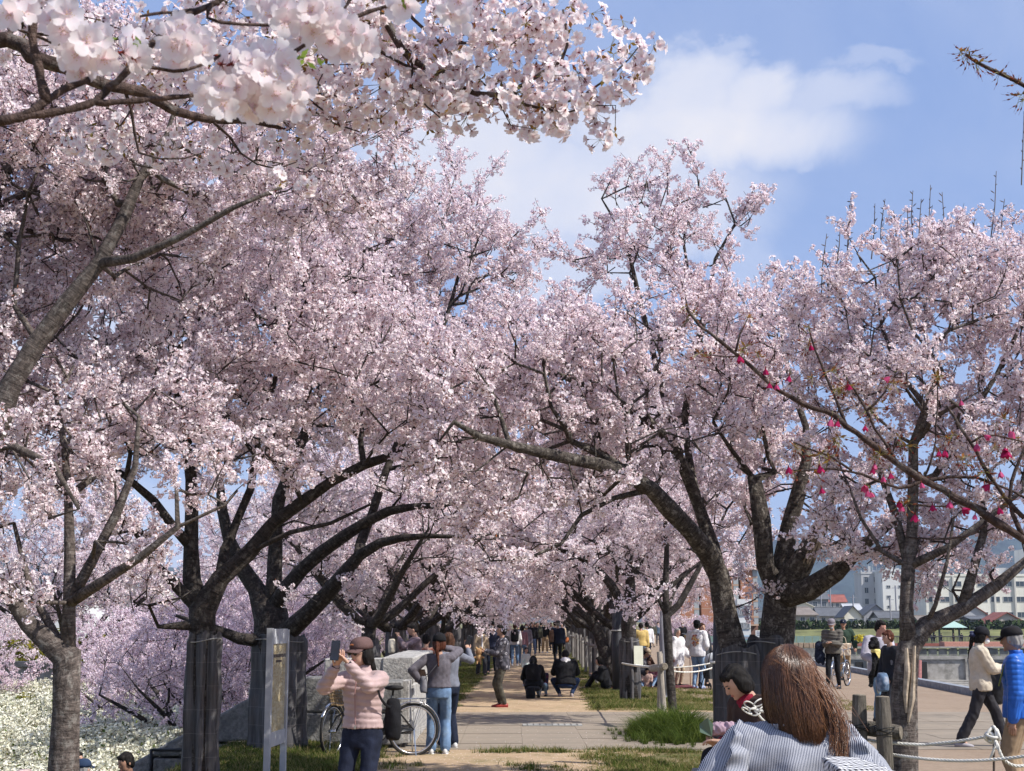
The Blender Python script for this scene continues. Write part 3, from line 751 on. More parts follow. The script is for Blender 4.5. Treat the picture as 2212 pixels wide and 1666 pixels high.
for (x, y0, y1) in ((1786, 640, 505), (1816, 590, 470), (1838, 560, 425), (1836, 600, 480), (1890, 560, 440), (1912, 540, 430), (1930, 520, 455), (1972, 520, 412), (1990, 540, 430), (1960, 560, 450), (2010, 560, 400), (2035, 530, 415), (2100, 580, 490), (2105, 560, 470), (2152, 520, 370), (2170, 520, 430), (2212, 400, 240), (2230, 500, 300)):
    x0 = x - rng.uniform(-6, 14); q = PL([(x0, y0, 13), ((x0 + x) / 2 + rng.uniform(-4, 4), (y0 + y1) / 2, 13), (x, y1, 13)]); mb.tube(q, (.0065, .005, .003), 4)
    for k in range(7):
        t = .2 + k * .12; p = q[0] * (1 - t) + q[2] * t; d = rng.normal(size=3); d[2] = abs(d[2]) * .5 + .4; d /= np.linalg.norm(d); mb.tube(np.array([p, p + d * .025, p + d * .045]), (.003, .006, .0015), 4)
mb.build('upright_shoots', M_SHOOT, tI, off=base)
# the split in its bark
mb = MB()
for (pts, r) in ((((1958, 1400, 12.86), (1960, 1450, 12.85), (1956, 1500, 12.87), (1958, 1540, 12.88)), (.015, .028, .024, .01)), (((1976, 1395, 12.87), (1973, 1450, 12.86), (1970, 1510, 12.87), (1962, 1560, 12.88)), (.012, .02, .03, .012))):
    mb.tube(PL(pts), r, 7)
mb.build('bare_wood', mat('bare_wood', (.42, .34, .25), .85, var=.25, scale=20, bump=.6), tI, off=base)

# left of the path: three trees in front
Y = 14.7
base = (P(436, 1708, Y)[0], Y, -.05)
s = [(PL([(437, 1720, Y), (436, 1600, Y), (436, 1480, Y), (438, 1370, Y), (436, 1320, Y)]), (.15, .125, .12, .13, .145), None),
     (PL([(436, 1320, Y), (462, 1265, Y), (515, 1216, Y), (563, 1168, Y), (600, 1120, Y), (652, 1085, Y - .1), (721, 1038, Y - .2), (790, 1003, Y - .3), (860, 980, Y - .4)]), (.12, .10, .085, .078, .07, .062, .055, .05, .042), 1),
     (PL([(432, 1320, Y), (416, 1270, Y + .1), (415, 1216, Y + .1), (412, 1148, Y + .1), (416, 1060, Y + .2), (400, 940, Y + .2), (380, 820, Y + .2), (360, 680, Y + .2)]), (.11, .095, .085, .075, .065, .05, .04, .028), 1),
     (PL([(470, 1250, Y), (485, 1190, Y + .2), (500, 1150, Y + .3), (540, 1060, Y + .4), (560, 940, Y + .5), (600, 800, Y + .5), (640, 640, Y + .5)]), (.06, .055, .05, .042, .036, .028, .018), 1),
     (PL([(430, 1350, Y), (400, 1362, Y - .1), (372, 1364, Y - .15), (342, 1354, Y - .2)]), (.07, .06, .055, .02), 1),
     (PL([(415, 1300, Y), (380, 1260, Y - .1), (350, 1230, Y - .2), (330, 1215, Y - .2)]), (.07, .06, .05, .04), 1),
     (PL([(415, 1216, Y + .1), (370, 1130, Y), (310, 1060, Y), (230, 1000, Y - .1), (140, 930, Y - .2)]), (.06, .05, .04, .032, .02), 1),
     (PL([(563, 1168, Y), (610, 1150, Y - .2), (660, 1150, Y - .3), (740, 1120, Y - .4), (800, 1090, Y - .4)]), (.035, .028, .024, .02, .014), 1)]
bb = [bl(250, 620, 14.9, 1.3, 1.4, 1.1), bl(560, 560, 15, 1.5, 1.5, 1.1), bl(420, 850, 14.8, 1.3, 1.4, .6), bl(750, 780, 14.6, 1.1, 1.2, .65), bl(200, 960, 14.3, .9, 1.0, .4, .8), bl(840, 900, 14.1, .6, .7, .4), bl(330, 1290, 13.7, .3, .35, .14), bl(500, 960, 14, .9, .8, .3, .8),
      bl(620, 1000, 14.2, .5, .6, .2, .6), bl(380, 1270, 13.8, .22, .3, .2), bl(270, 1130, 14, .4, .5, .15, .7)]
tE = cherry('cherry_tree', base, s, bb, 'cherry tree left of the path, its trunk in a straight sleeve of dark netting', .33, seed=41, bare=.03, alpha=.22)
net_wrap(tE, base, lambda z: (P(436, 1550, Y)[0], Y), ((0, 1.7), (.135, .125)), 0, P(436, 1368, Y)[2], 9)

Y = 19.3
base = (P(600, 1620, Y)[0], Y, -.05)
s = [(PL([(600, 1632, Y), (600, 1560, Y), (598, 1480, Y), (590, 1400, Y), (584, 1330, Y)]), (.32, .27, .25, .25, .24), None),
     (PL([(584, 1325, Y), (556, 1275, Y + .1), (529, 1237, Y + .1), (500, 1180, Y + .1), (480, 1100, Y + .2), (470, 980, Y + .3)]), (.13, .12, .11, .09, .07, .04), 1),
     (PL([(586, 1320, Y), (592, 1268, Y), (594, 1216, Y), (597, 1148, Y), (603, 1079, Y), (650, 960, Y), (700, 820, Y), (760, 660, Y + .3), (800, 500, Y + .4)]), (.13, .11, .10, .09, .085, .07, .055, .04, .025), 1),
     (PL([(592, 1320, Y), (625, 1260, Y - .2), (680, 1205, Y - .4), (739, 1161, Y - .6), (818, 1113, Y - .8), (877, 1096, Y - 1), (950, 1092, Y - 1.2), (1010, 1080, Y - 1.3)]), (.12, .10, .09, .08, .065, .05, .038, .025), 1),
     (PL([(596, 1380, Y), (645, 1345, Y - .3), (687, 1302, Y - .5), (726, 1262, Y - .7), (760, 1216, Y - .9), (801, 1182, Y - 1.1), (842, 1168, Y - 1.3), (900, 1158, Y - 1.5), (990, 1160, Y - 1.6)]), (.14, .12, .115, .10, .085, .07, .055, .04, .02), 1),
     (PL([(580, 1400, Y), (540, 1388, Y - .2), (500, 1372, Y - .3), (468, 1358, Y - .4), (430, 1346, Y - .4), (380, 1330, Y - .4)]), (.10, .085, .07, .055, .04, .02), 1),
     (PL([(760, 1216, Y - .9), (800, 1120, Y - .6), (840, 1000, Y - .4), (900, 860, Y - .2), (960, 700, Y), (1000, 560, Y)]), (.07, .06, .05, .04, .03, .02), 1),
     (PL([(650, 960, Y), (600, 860, Y + .6), (560, 740, Y + .9), (540, 600, Y + 1)]), (.055, .045, .035, .025), 1)]
bb = [bl(700, 560, 20, 1.8, 1.7, 1.5), bl(950, 560, 19.8, 1.2, 1.4, .95), bl(1080, 560, 19.8, .65, .8, .5), bl(1000, 400, 20, .45, .6, .35, .7), bl(900, 800, 19, 1.4, 1.5, .8), bl(1100, 740, 19, .8, 1.0, .6), bl(1030, 980, 18.5, 1.0, 1.2, .5), bl(650, 860, 19.5, 1.4, 1.6, .8),
      bl(880, 1040, 18, .8, .8, .3, .8), bl(1060, 1130, 18, .9, .8, .25, .8), bl(720, 1290, 18.5, .45, .5, .16, .8), bl(430, 900, 20, 1.2, 1.2, .9), bl(700, 1130, 19.5, .5, .6, .2, .6)]
tF = cherry('cherry_tree', base, s, bb, 'broad cherry tree beside the information board, loose netting gathered round its trunk', .38, seed=51, bare=.03, alpha=.22, sscale=1.05)
net_wrap(tF, base, lambda z: (P(600, 1550, Y)[0], Y), ((0, 1.7), (.33, .29)), 0, P(600, 1372, Y)[2], 12)

Y = 10.2
base = (P(138, 1869, Y)[0], Y, -.25)
s = [(PL([(133, 1890, Y), (137, 1760, Y), (137, 1666, Y), (143, 1550, Y), (147, 1460, Y), (146, 1420, Y)]), (.125, .108, .104, .098, .095, .10), None),
     (PL([(144, 1425, Y), (110, 1400, Y), (79, 1370, Y), (42, 1322, Y), (0, 1250, Y), (-60, 1150, Y)]), (.075, .07, .066, .06, .05, .03), 1),
     (PL([(150, 1420, Y), (152, 1370, Y), (151, 1319, Y), (148, 1268, Y), (151, 1182, Y + .05), (148, 1079, Y + .1), (140, 976, Y + .1), (120, 850, Y + .1)]), (.062, .05, .048, .045, .04, .034, .028, .016), 1),
     (PL([(151, 1310, Y), (165, 1275, Y), (206, 1199, Y), (254, 1106, Y), (292, 1010, Y), (300, 900, Y)]), (.045, .042, .038, .033, .025, .014), 1),
     (PL([(155, 1330, Y), (190, 1277, Y - .1), (240, 1247, Y - .2), (290, 1213, Y - .2), (343, 1175, Y - .3), (405, 1123, Y - .3), (487, 1090, Y - .3)]), (.045, .04, .036, .032, .026, .02, .012), 1),
     (PL([(118, 1405, Y), (108, 1360, Y + .1), (75, 1300, Y + .1), (50, 1220, Y + .1), (30, 1130, Y + .1)]), (.04, .036, .03, .024, .014), 1)]
bb = [bl(90, 960, 10.6, .6, .7, .35, .8), bl(310, 900, 10.8, .5, .6, .3, .8), bl(-60, 1120, 10.3, .4, .4, .3), bl(60, 1280, 9.9, .18, .2, .12, .7), bl(240, 1180, 10, .16, .2, .1, .8), bl(450, 1060, 10, .25, .3, .12, .8), bl(30, 800, 10.6, .5, .5, .4), bl(180, 1020, 10.2, .3, .3, .12, .6)]
tD = cherry('cherry_tree', base, s, bb, 'slender cherry tree at the left edge with a bare banded trunk', .22, bark=M_BARKL, seed=61, bare=.03, alpha=.2, sscale=.8)

Y = 10.0
base = (P(-320, 1880, Y)[0], Y, -.3)
s = [(PL([(-330, 1900, Y), (-290, 1600, Y), (-200, 1320, Y), (-90, 1080, Y), (0, 905, Y), (22, 834, Y), (54, 775, Y), (113, 696, Y), (154, 641, Y), (199, 587, Y), (233, 540, Y), (262, 480, Y), (294, 412, Y), (311, 364, Y), (343, 319, Y), (368, 278, Y), (390, 200, Y)]), (.17, .14, .12, .10, .085, .078, .072, .066, .062, .058, .05, .045, .04, .034, .028, .024, .015), None),
     (PL([(188, 604, Y), (240, 583, Y - .1), (292, 556, Y - .15), (330, 530, Y - .2), (420, 500, Y - .2), (520, 440, Y - .3), (620, 400, Y - .3)]), (.042, .038, .034, .03, .024, .018, .01), 1),
     (PL([(50, 770, Y), (32, 700, Y + .1), (34, 620, Y + .1), (40, 540, Y + .1), (60, 420, Y + .1), (110, 300, Y + .1)]), (.034, .022, .02, .018, .014, .010), 1),
     (PL([(-90, 1080, Y), (-40, 960, Y - .2), (20, 960, Y - .3), (70, 966, Y - .3), (110, 1000, Y - .3), (140, 1030, Y - .3), (170, 1100, Y - .3)]), (.05, .04, .034, .03, .026, .02, .012), 1),
     (PL([(-200, 1320, Y), (-200, 1000, Y + .4), (-120, 700, Y + .5), (-20, 450, Y + .5), (40, 300, Y + .5), (90, 180, Y + .5)]), (.09, .075, .06, .05, .04, .02), 1),
     (PL([(-20, 450, Y + .5), (100, 400, Y + .6), (260, 300, Y + .8), (400, 240, Y + 1)]), (.03, .025, .018, .01), 1)]
bb = [bl(100, 380, 10.4, 1.1, 1.1, .6), bl(380, 380, 10.6, .8, .9, .4, .8), bl(620, 340, 10.8, .7, .7, .3, .8), bl(840, 320, 11, .42, .5, .16, .8), bl(-100, 650, 10.4, .5, .8, .8), bl(60, 640, 10.8, .5, .6, .4, .7), bl(330, 600, 10.8, .6, .5, .25, .7), bl(140, 1110, 9.8, .2, .2, .1, .6), bl(20, 1010, 9.6, .25, .25, .12, .6), bl(700, 430, 11, .5, .5, .2, .7), bl(200, 180, 10.5, .9, .9, .4, .8)]
tC = cherry('cherry_tree', base, s, bb, 'cherry tree beyond the left edge sending one diagonal limb across the picture', .23, bark=M_BARKL, seed=71, bare=.03, alpha=.2, sscale=.85)

# young tree with two stakes in the tall grass
Y = 24.6
base = (P(1452, 1562, Y)[0], Y, -.03)
s = [(PL([(1458, 1570, Y), (1452, 1520, Y), (1446, 1440, Y), (1443, 1380, Y), (1440, 1330, Y)]), (.10, .075, .073, .072, .075), None),
     (PL([(1440, 1330, Y), (1437, 1270, Y), (1440, 1180, Y), (1430, 1080, Y), (1400, 960, Y)]), (.06, .055, .045, .035, .02), 1),
     (PL([(1444, 1345, Y), (1470, 1300, Y), (1500, 1245, Y), (1530, 1190, Y), (1570, 1100, Y)]), (.07, .06, .045, .035, .02), 1),
     (PL([(1440, 1330, Y), (1405, 1265, Y), (1360, 1220, Y), (1300, 1180, Y), (1240, 1150, Y)]), (.04, .034, .028, .02, .012), 1),
     (PL([(1442, 1320, Y), (1470, 1250, Y + .3), (1520, 1215, Y + .4), (1570, 1190, Y + .4)]), (.035, .028, .02, .012), 1)]
bb = [bl(1400, 1100, 24.8, 1.5, 1.4, .9, .9), bl(1300, 1180, 24.4, .9, .9, .45, .8), bl(1480, 1150, 24.8, .6, .7, .35, .7), bl(1380, 950, 25, 1.3, 1.3, .8, .9), bl(1420, 1290, 24.6, .4, .5, .22, .7), bl(1560, 1060, 25, .9, 1, .7, .8)]
tK = cherry('cherry_tree', base, s, bb, 'young cherry tree growing out of tall grass beside two wooden stakes', .38, key='far', seed=81, alpha=.22)

# next in the row: trunk in netting with a paper notice
Y = 32.4
base = (P(1361, 1508, Y)[0], Y, -.03)
s = [(PL([(1361, 1512, Y), (1362, 1450, Y), (1360, 1390, Y), (1358, 1340, Y), (1360, 1315, Y)]), (.22, .185, .17, .16, .15), None),
     (PL([(1355, 1330, Y), (1335, 1290, Y), (1310, 1250, Y), (1270, 1215, Y), (1220, 1190, Y), (1160, 1180, Y)]), (.14, .11, .09, .07, .05, .02), 1),
     (PL([(1362, 1320, Y), (1362, 1270, Y), (1358, 1200, Y), (1340, 1100, Y), (1310, 980, Y)]), (.13, .11, .09, .07, .03), 1),
     (PL([(1370, 1330, Y), (1400, 1300, Y), (1432, 1280, Y), (1470, 1250, Y), (1530, 1200, Y)]), (.12, .09, .07, .05, .02), 1)]
bb = [bl(1300, 1120, 32.4, 2.6, 2.2, 1.2), bl(1200, 1180, 31.6, 1.6, 1.6, .7), bl(1420, 1100, 32.6, 2.0, 1.8, 1.2), bl(1330, 950, 32.8, 2.4, 2.2, 1.4), bl(1380, 1250, 32.4, .8, .9, .35, .7), bl(1250, 1260, 31.5, .7, .9, .3, .7)]
tL = cherry('cherry_tree', base, s, bb, 'cherry tree with netted trunk and paper notice, just beyond the paved crossing', .55, key='far', seed=91, bare=.03, sscale=1.25)
net_wrap(tL, base, lambda z: (P(1361, 1450, Y)[0], Y), ((0, 1.8), (.185, .165)), 0, P(1360, 1378, Y)[2], 14)
c = P(1361, 1450, Y); mb = MB(); nc = P(1379, 1416, Y - .24); mb.box((nc[0], nc[1], nc[2]), (.22, .02, .42), rz=.35); mb.build('paper_notice', flat('notice_paper', (.62, .62, .50), .6), tL, off=base)

# ------------------------------------------------------------------ the two long rows: a few prototypes copied down the path
def proto(seed, lean, key='far', h=1.0, name='cherry_tree', spacing=.62, sscale=1.35, bark=None, net=True, open_=0):
    rg = np.random.default_rng(seed)
    th = rg.uniform(1.5, 1.9) * h
    s = [(np.array([(0, 0, -.1), (.02, 0, .6 * h), (rg.uniform(-.08, .08), rg.uniform(-.08, .08), th)]), (.21, .175, .16), None)]
    k = 5
    for i in range(k):
        a = 2 * PI * i / k + rg.uniform(-.35, .35); o = np.array((math.cos(a), math.sin(a), 0)); e = rg.uniform(.7, 1.25)
        p0 = np.array((0, 0, th - .15)); L = rg.uniform(2.2, 3.2)
        s.append((np.array([p0, p0 + o * L * .25 + (0, 0, .45 * e), p0 + o * L * .6 + (0, 0, 1.3 * e), p0 + o * L + (0, 0, 2.1 * e)]) , (.11, .09, .06, .025), 0))
    bb = [(np.array((lean * .8, 0, 4.0 * h)), (2.9, 2.9, 1.3), 1), (np.array((lean * .3, 0, 5.2 * h)), (2.2, 2.2, 1.3), 1)]
    for i in range(7):
        a = rg.uniform(0, 2 * PI); r = rg.uniform(1.8, 2.7); bb.append((np.array((math.cos(a) * r + lean, math.sin(a) * r, rg.uniform(2.5, 4.4) * h)), (rg.uniform(.9, 1.4), rg.uniform(.9, 1.4), rg.uniform(.5, .9)), 1))
    t = cherry(name, (0, 0, 0), s, bb, None, spacing, key=key, seed=seed, sscale=sscale, bark=bark)
    if net: net_wrap(t, (0, 0, 0), lambda z: (0, 0), ((0, 1.8), (.20, .165)), 0, 1.55, seed, tie=False, sides=24)
    return t
protos = [proto(500 + i, (.5, -.5, .2)[i]) for i in range(3)]
ordn = ['first', 'second', 'third', 'fourth', 'fifth', 'sixth', 'seventh', 'eighth', 'ninth', 'tenth', 'eleventh', 'twelfth', 'thirteenth', 'fourteenth', 'fifteenth', 'sixteenth', 'seventeenth']
used = [False] * 3
def place(pr, i, loc, rz, scale, label, group):
    if not used[i]: o = pr[i]; used[i] = True; o.location = loc; o.rotation_euler = (0, 0, rz); o.scale = (scale,) * 3
    else: o = copy_tree(pr[i], None, loc, rz, scale)
    return tag(o, label, 'cherry tree', group)
k = 0; Yq = 38.5
while Yq < 150 and k < 15:
    place(protos, k % 3, (2.15 + .018 * Yq + rng.uniform(-.1, .1), Yq, 0), rng.uniform(0, 6.28), rng.uniform(.88, 1.08), 'cherry tree in the right-hand row, %s beyond the one with the paper notice' % ordn[k], 'cherry trees lining the right side of the path')
    k += 1; Yq += 5.0 + .25 * k
k = 0; Yq = 28.2
while Yq < 150 and k < 16:
    place(protos, (k + 1) % 3, (-3.2 + .018 * Yq + rng.uniform(-.1, .1), Yq, 0), rng.uniform(0, 6.28), rng.uniform(.88, 1.08), 'cherry tree in the left-hand row, %s beyond the granite wall' % ordn[k], 'cherry trees lining the left side of the path')
    k += 1; Yq += 4.7 + .25 * k
# pinker trees standing lower, beyond the left slope
used = [False] * 3
mprotos = [proto(600 + i, 0, key='mauve', h=.78, net=False, spacing=.62, sscale=1.15) for i in range(3)]
used = [False] * 3
mauves = [((-9.6, 37.5), .62, 'low mauve-pink cherry tree standing alone above the white bushes, thin black trunk'), ((-17.5, 44), .8, 'mauve-pink cherry tree at the left edge beyond the white bushes'), ((-13.2, 48), .75, 'mauve-pink cherry tree behind the low one above the white bushes'), ((-6.6, 31), .85, 'mauve-pink cherry tree just behind the granite wall'), ((-8.4, 50), .9, 'mauve-pink cherry tree deeper behind the wall, below the path'),
          ((-7.2, 41), .9, 'mauve-pink cherry tree beyond the granite wall, left of the netted trunk'), ((-24, 62), 1.0, 'far mauve cherry tree before the pale buildings'), ((-16, 66), .95, 'far mauve cherry tree to the right of the one before the pale buildings'), ((-9, 64), .95, 'far mauve cherry tree showing between the two netted trunks'), ((-6.0, 75), 1.0, 'farthest mauve cherry tree below the left row')]
for i, ((x, y), s_, lb) in enumerate(mauves): place(mprotos, i % 3, (x, y, LOW), rng.uniform(0, 6.28), s_, lb, 'mauve cherry trees on the lower ground')
# taller pale crowns in the background rows
used = [True] * 3
for (x, y, s_, lb) in ((-9.8, 56, 1.3, 'tall cherry tree rising from the lower ground far behind the board'), (-16.5, 54, 1.35, 'tall cherry tree on the lower ground far off at the left')):
    place(protos, int(rng.integers(0, 3)), (x, y, LOW if x < 0 else 0), rng.uniform(0, 6.28), s_, lb, None)
for (px, Yd, s_, lb) in ((1512, 110, .42, 'small round pink cherry tree far off behind the hooded visitor'), (1470, 122, .4, 'small round pink cherry tree far off beside the orange apartments'), (1425, 135, .6, 'small pink cherry tree far off, left of the others before the apartments'), (1560, 118, .34, 'small pink cherry tree far off, half behind the leaning trunk')):
    place(mprotos, int(rng.integers(0, 3)), (P(px, 1360, Yd)[0], Yd, 0), rng.uniform(0, 6.28), s_, lb, None)
for o in list(sc.objects): del_note(o)
# ------------------------------------------------------------------ branches close to the camera
def petal_grid(mb, c, nrm, u, L, wd, cup, rg, m=0, t=.2):
    """one curved petal with a notched tip"""
    s = np.cross(nrm, u); rows = ((0, .12, 0), (.3, .62, .12), (.62, 1.0, .2), (.88, .82, .16), (1.0, .34, .10)); v = []
    for (a, w_, q) in rows:
        ang = cup * (1.15 - .5 * a); p = c + u * L * a * math.cos(ang) + nrm * L * (a * math.sin(ang))
        for k in (-1, 0, 1):
            edge = nrm * (abs(k) * .10 * L * w_) ; tipn = -u * L * .09 * (k == 0) * (a > .95)
            v.append(p + s * wd * w_ * .5 * k + edge + tipn + rg.normal(0, .0004, 3))
    f = []
    for i in range(4):
        for k in range(2): f.append((i * 3 + k, i * 3 + k + 1, (i + 1) * 3 + k + 1, (i + 1) * 3 + k))
    ti = np.clip(np.array([.9, .9, .35, .35, .1, .1, .0, .0]) * .6 + t * .5 + rg.uniform(-.05, .05), 0, 1)
    mb.add(v, f, m, tint=ti)
def hero_flower(mb, c, nrm, size, rg, pedicel=None):
    nrm = np.asarray(nrm, float) / np.linalg.norm(nrm); a = np.cross(nrm, rg.normal(size=3)); a /= np.linalg.norm(a); b = np.cross(nrm, a)
    ph = rg.uniform(0, 6.28); cup = rg.uniform(.25, .8); t = rg.uniform(0, .5)
    for k in range(5):
        q = ph + k * 2 * PI / 5 + rg.normal(0, .06); u = a * math.cos(q) + b * math.sin(q)
        petal_grid(mb, c + nrm * .001 * (k % 2), nrm, u, size * rg.uniform(.93, 1.07), size * .82, cup + rg.normal(0, .1), rg, 0, t)
    for k in range(9):
        d = nrm + rg.normal(0, .33, 3); d /= np.linalg.norm(d); e = c + d * size * rg.uniform(.4, .6); w_ = np.cross(d, a) * size * .012
        mb.add([c - w_, c + w_, e], [(0, 1, 2)], 3, tint=.3)
        g = size * .035; mb.add([e + a * g, e + b * g, e - a * g, e - b * g], [(0, 1, 2, 3)], 4)
    mb.tube(np.array([c - nrm * size * .42, c - nrm * size * .22, c - nrm * size * .02]), np.array([.05, .10, .09]) * size, 5, 1, cap=False)
    for k in range(5):
        q = ph + (k + .5) * 2 * PI / 5; u = a * math.cos(q) + b * math.sin(q); s = np.cross(nrm, u) * size * .07
        mb.add([c - s - nrm * .002, c + s - nrm * .002, c + u * size * .42 + nrm * size * .1 - nrm * .002], [(0, 1, 2)], 1, tint=.3)
    if pedicel is not None:
        p0 = c - nrm * size * .42; mid = (p0 + pedicel) / 2 - nrm * size * .15; mb.tube(np.array([p0, mid, pedicel]), size * .028, 4, 5, cap=False)
M_STAM = flat('stamen', (.80, .62, .60), .6); M_ANTH = flat('anther', (.55, .38, .12), .7); M_PED = flat('pedicel', (.24, .22, .07), .6, var=.3)
M_PETH = petal_mat('close_petal', (.965, .94, .94), (.92, .70, .75), .45, (.98, .92, .94))
HM = [M_PETH, M_CALYX, M_LEAFB, M_STAM, M_ANTH, M_PED]
def make_umbel(seed):
    rg = np.random.default_rng(seed); mb = MB(); k = int(rg.integers(5, 9))
    for i in range(k):
        d = rg.normal(size=3); d[2] = d[2] * .6 - .25; d /= np.linalg.norm(d); hero_flower(mb, d * rg.uniform(.022, .040), d + rg.normal(0, .25, 3), .0175 * rg.uniform(.9, 1.1), rg, np.zeros(3))
    for i in range(2):
        d = rg.normal(size=3); d /= np.linalg.norm(d); s = np.cross(d, rg.normal(size=3)); s /= np.linalg.norm(s); L = .022
        mb.add([np.zeros(3), d * L * .5 + s * .005, d * L, d * L * .5 - s * .005], [(0, 1, 2, 3)], 2, tint=rg.uniform(0, 1))
    me = mb.mesh('umbel', HM, smooth=True, attrs=True); return bpy.data.objects.new('umbel', me)
M_BARKD = bark_mat('dark_cherry_bark', (.035, .022, .019), (.13, .085, .070), lk=.25)
UMB = [make_umbel(700 + i) for i in range(7)]
KEYS['umbel'] = UMB

# tree at the near left: its trunk stands outside the picture, its boughs hang in from the upper left
base = np.array((-3.0, 3.0, 0.0))
Yb = 4.3
tB = empty('cherry_tree', base, 0, 'nearest cherry tree, its large white blossoms hanging in from the upper left corner', 'cherry tree')
trunk = np.array([(-3.0, 3.0, -.05), (-3.02, 3.0, .7), (-2.95, 3.05, 1.5), (-2.85, 3.15, 2.1)])
b1 = np.vstack([[(-2.85, 3.15, 2.1), (-2.4, 3.5, 2.9)], PL([(-60, 95, 4.0), (79, 130, 4.0), (148, 148, 4.05), (206, 178, 4.1), (275, 192, 4.15), (326, 206, 4.2), (360, 233, 4.2), (412, 250, 4.25), (474, 261, 4.3), (540, 262, 4.4), (620, 280, 4.5)])])
b2 = np.vstack([[(-2.85, 3.15, 2.1), (-2.3, 3.4, 3.4), (-1.6, 3.9, 3.75)], PL([(500, -170, 4.2), (700, -60, 4.3), (825, 31, Yb), (849, 75, Yb), (877, 117, Yb), (911, 144, Yb), (962, 158, Yb), (997, 192, Yb), (1048, 206, Yb), (1080, 204, Yb), (1100, 199, Yb), (1134, 182, Yb), (1165, 161, Yb), (1220, 124, Yb), (1223, 69, Yb), (1216, 21, Yb)])])
s = [(trunk, (.21, .18, .17, .16), None), (b1, (.09, .06, .024, .022, .021, .019, .018, .017, .016, .014, .012, .009, .006), 0), (b2, (.10, .08, .06, .035, .022, .015, .013, .012, .011, .010, .0095, .009, .0085, .008, .007, .006, .005, .004, .003), 0),
     (PL([(1100, 202, Yb), (1134, 226, Yb), (1172, 235, Yb), (1213, 223, Yb), (1261, 206, Yb), (1299, 178, Yb), (1340, 148, Yb), (1384, 96, Yb)]), (.007, .0065, .006, .0055, .005, .004, .003, .002), 2),
     (PL([(798, -20, Yb), (798, 86, Yb), (849, 127, Yb), (894, 148, Yb), (945, 162, Yb - .02)]), (.009, .007, .006, .005, .004), 2),
     (PL([(850, -30, Yb + .1), (877, 21, Yb + .1), (911, 58, Yb + .1), (959, 99, Yb + .08), (997, 144, Yb + .05), (1031, 168, Yb + .02), (1060, 196, Yb)]), (.009, .0075, .0065, .0058, .005, .0045, .003), 2),
     (PL([(959, 95, Yb + .08), (1000, 93, Yb), (1031, 91, Yb), (1062, 69, Yb), (1124, 38, Yb), (1180, -20, Yb)]), (.006, .0055, .005, .004, .003, .002), 5),
     (PL([(985, 155, Yb), (1020, 146, Yb), (1048, 137, Yb), (1100, 100, Yb), (1150, 60, Yb)]), (.005, .004, .0038, .003, .002), 2),
     (PL([(1070, 206, Yb), (1072, 225, Yb), (1079, 240, Yb), (1103, 271, Yb)]), (.0035, .003, .0028, .002), 2),
     (PL([(1172, 235, Yb), (1200, 246, Yb), (1240, 240, Yb), (1290, 225, Yb), (1330, 228, Yb)]), (.004, .0035, .003, .0025, .002), 3),
     (PL([(890, 140, Yb), (888, 175, Yb), (900, 210, Yb), (935, 240, Yb), (960, 262, Yb)]), (.005, .004, .0036, .003, .002), 2),
     (PL([(700, -60, 4.3), (620, 40, 4.3), (600, 120, 4.3), (640, 190, 4.35), (700, 240, 4.4)]), (.012, .010, .008, .006, .003), 2),
     (PL([(275, 192, 4.15), (290, 270, 4.2), (300, 330, 4.2), (380, 345, 4.2), (440, 330, 4.2)]), (.006, .005, .0045, .0035, .002), 1),
     (PL([(474, 261, 4.3), (500, 300, 4.3), (530, 340, 4.3), (590, 365, 4.3), (640, 350, 4.3)]), (.006, .005, .004, .003, .002), 1)]
bb = [bl(60, 40, 4.3, .16, .16, .10, .7), bl(330, 120, 4.4, .22, .2, .12, .6), bl(520, 60, 4.5, .22, .2, .12, .9), bl(620, 180, 4.4, .22, .18, .12), bl(780, 200, 4.45, .18, .16, .10), bl(820, 60, 4.45, .16, .14, .10), bl(720, 60, 4.5, .18, .16, .12), bl(900, 225, 4.4, .10, .10, .06),
      bl(870, 120, 4.45, .10, .10, .08), bl(930, 45, 4.4, .06, .08, .08), bl(950, 130, 4.38, .05, .06, .05), bl(1000, 262, 4.35, .05, .05, .03), bl(990, 215, 4.35, .08, .08, .035), bl(1080, 30, 4.35, .14, .12, .07), bl(1140, 75, 4.35, .09, .09, .08), bl(1170, 30, 4.3, .10, .10, .08), bl(1120, 150, 4.35, .06, .06, .05), bl(1040, 190, 4.3, .05, .05, .02),
      bl(1240, 40, 4.3, .04, .05, .05), bl(1190, 190, 4.3, .07, .07, .04), bl(1290, 40, 4.3, .035, .05, .03), bl(1275, 130, 4.3, .05, .05, .05), bl(1310, 185, 4.3, .06, .06, .05), bl(1345, 120, 4.3, .045, .05, .045), bl(1385, 115, 4.3, .022, .03, .035), bl(1355, 215, 4.3, .035, .05, .045), bl(1270, 225, 4.3, .06, .06, .035),
      bl(1120, 285, 4.3, .035, .03, .018), bl(1160, 270, 4.3, .045, .04, .022), bl(1200, 255, 4.3, .05, .04, .03), bl(1315, 270, 4.3, .03, .03, .022), bl(1340, 50, 4.3, .018, .03, .03), bl(440, 320, 4.4, .13, .12, .04, .5), bl(250, 300, 4.4, .15, .14, .05, .35), bl(640, 330, 4.45, .08, .08, .04, .6)]
rg = np.random.default_rng(77); T = blob_points([(c, np.array(r) * (1.5 if c[0] > -.25 else 1.2), d * 1.7) for c, r, d in bb], .046, rg)
chains, spots, extra = grow(s, T, rg, alpha=.15, step=.06, tip=.0013)
mb = MB(); limb_mesh(chains, mb, v_noise=.03)
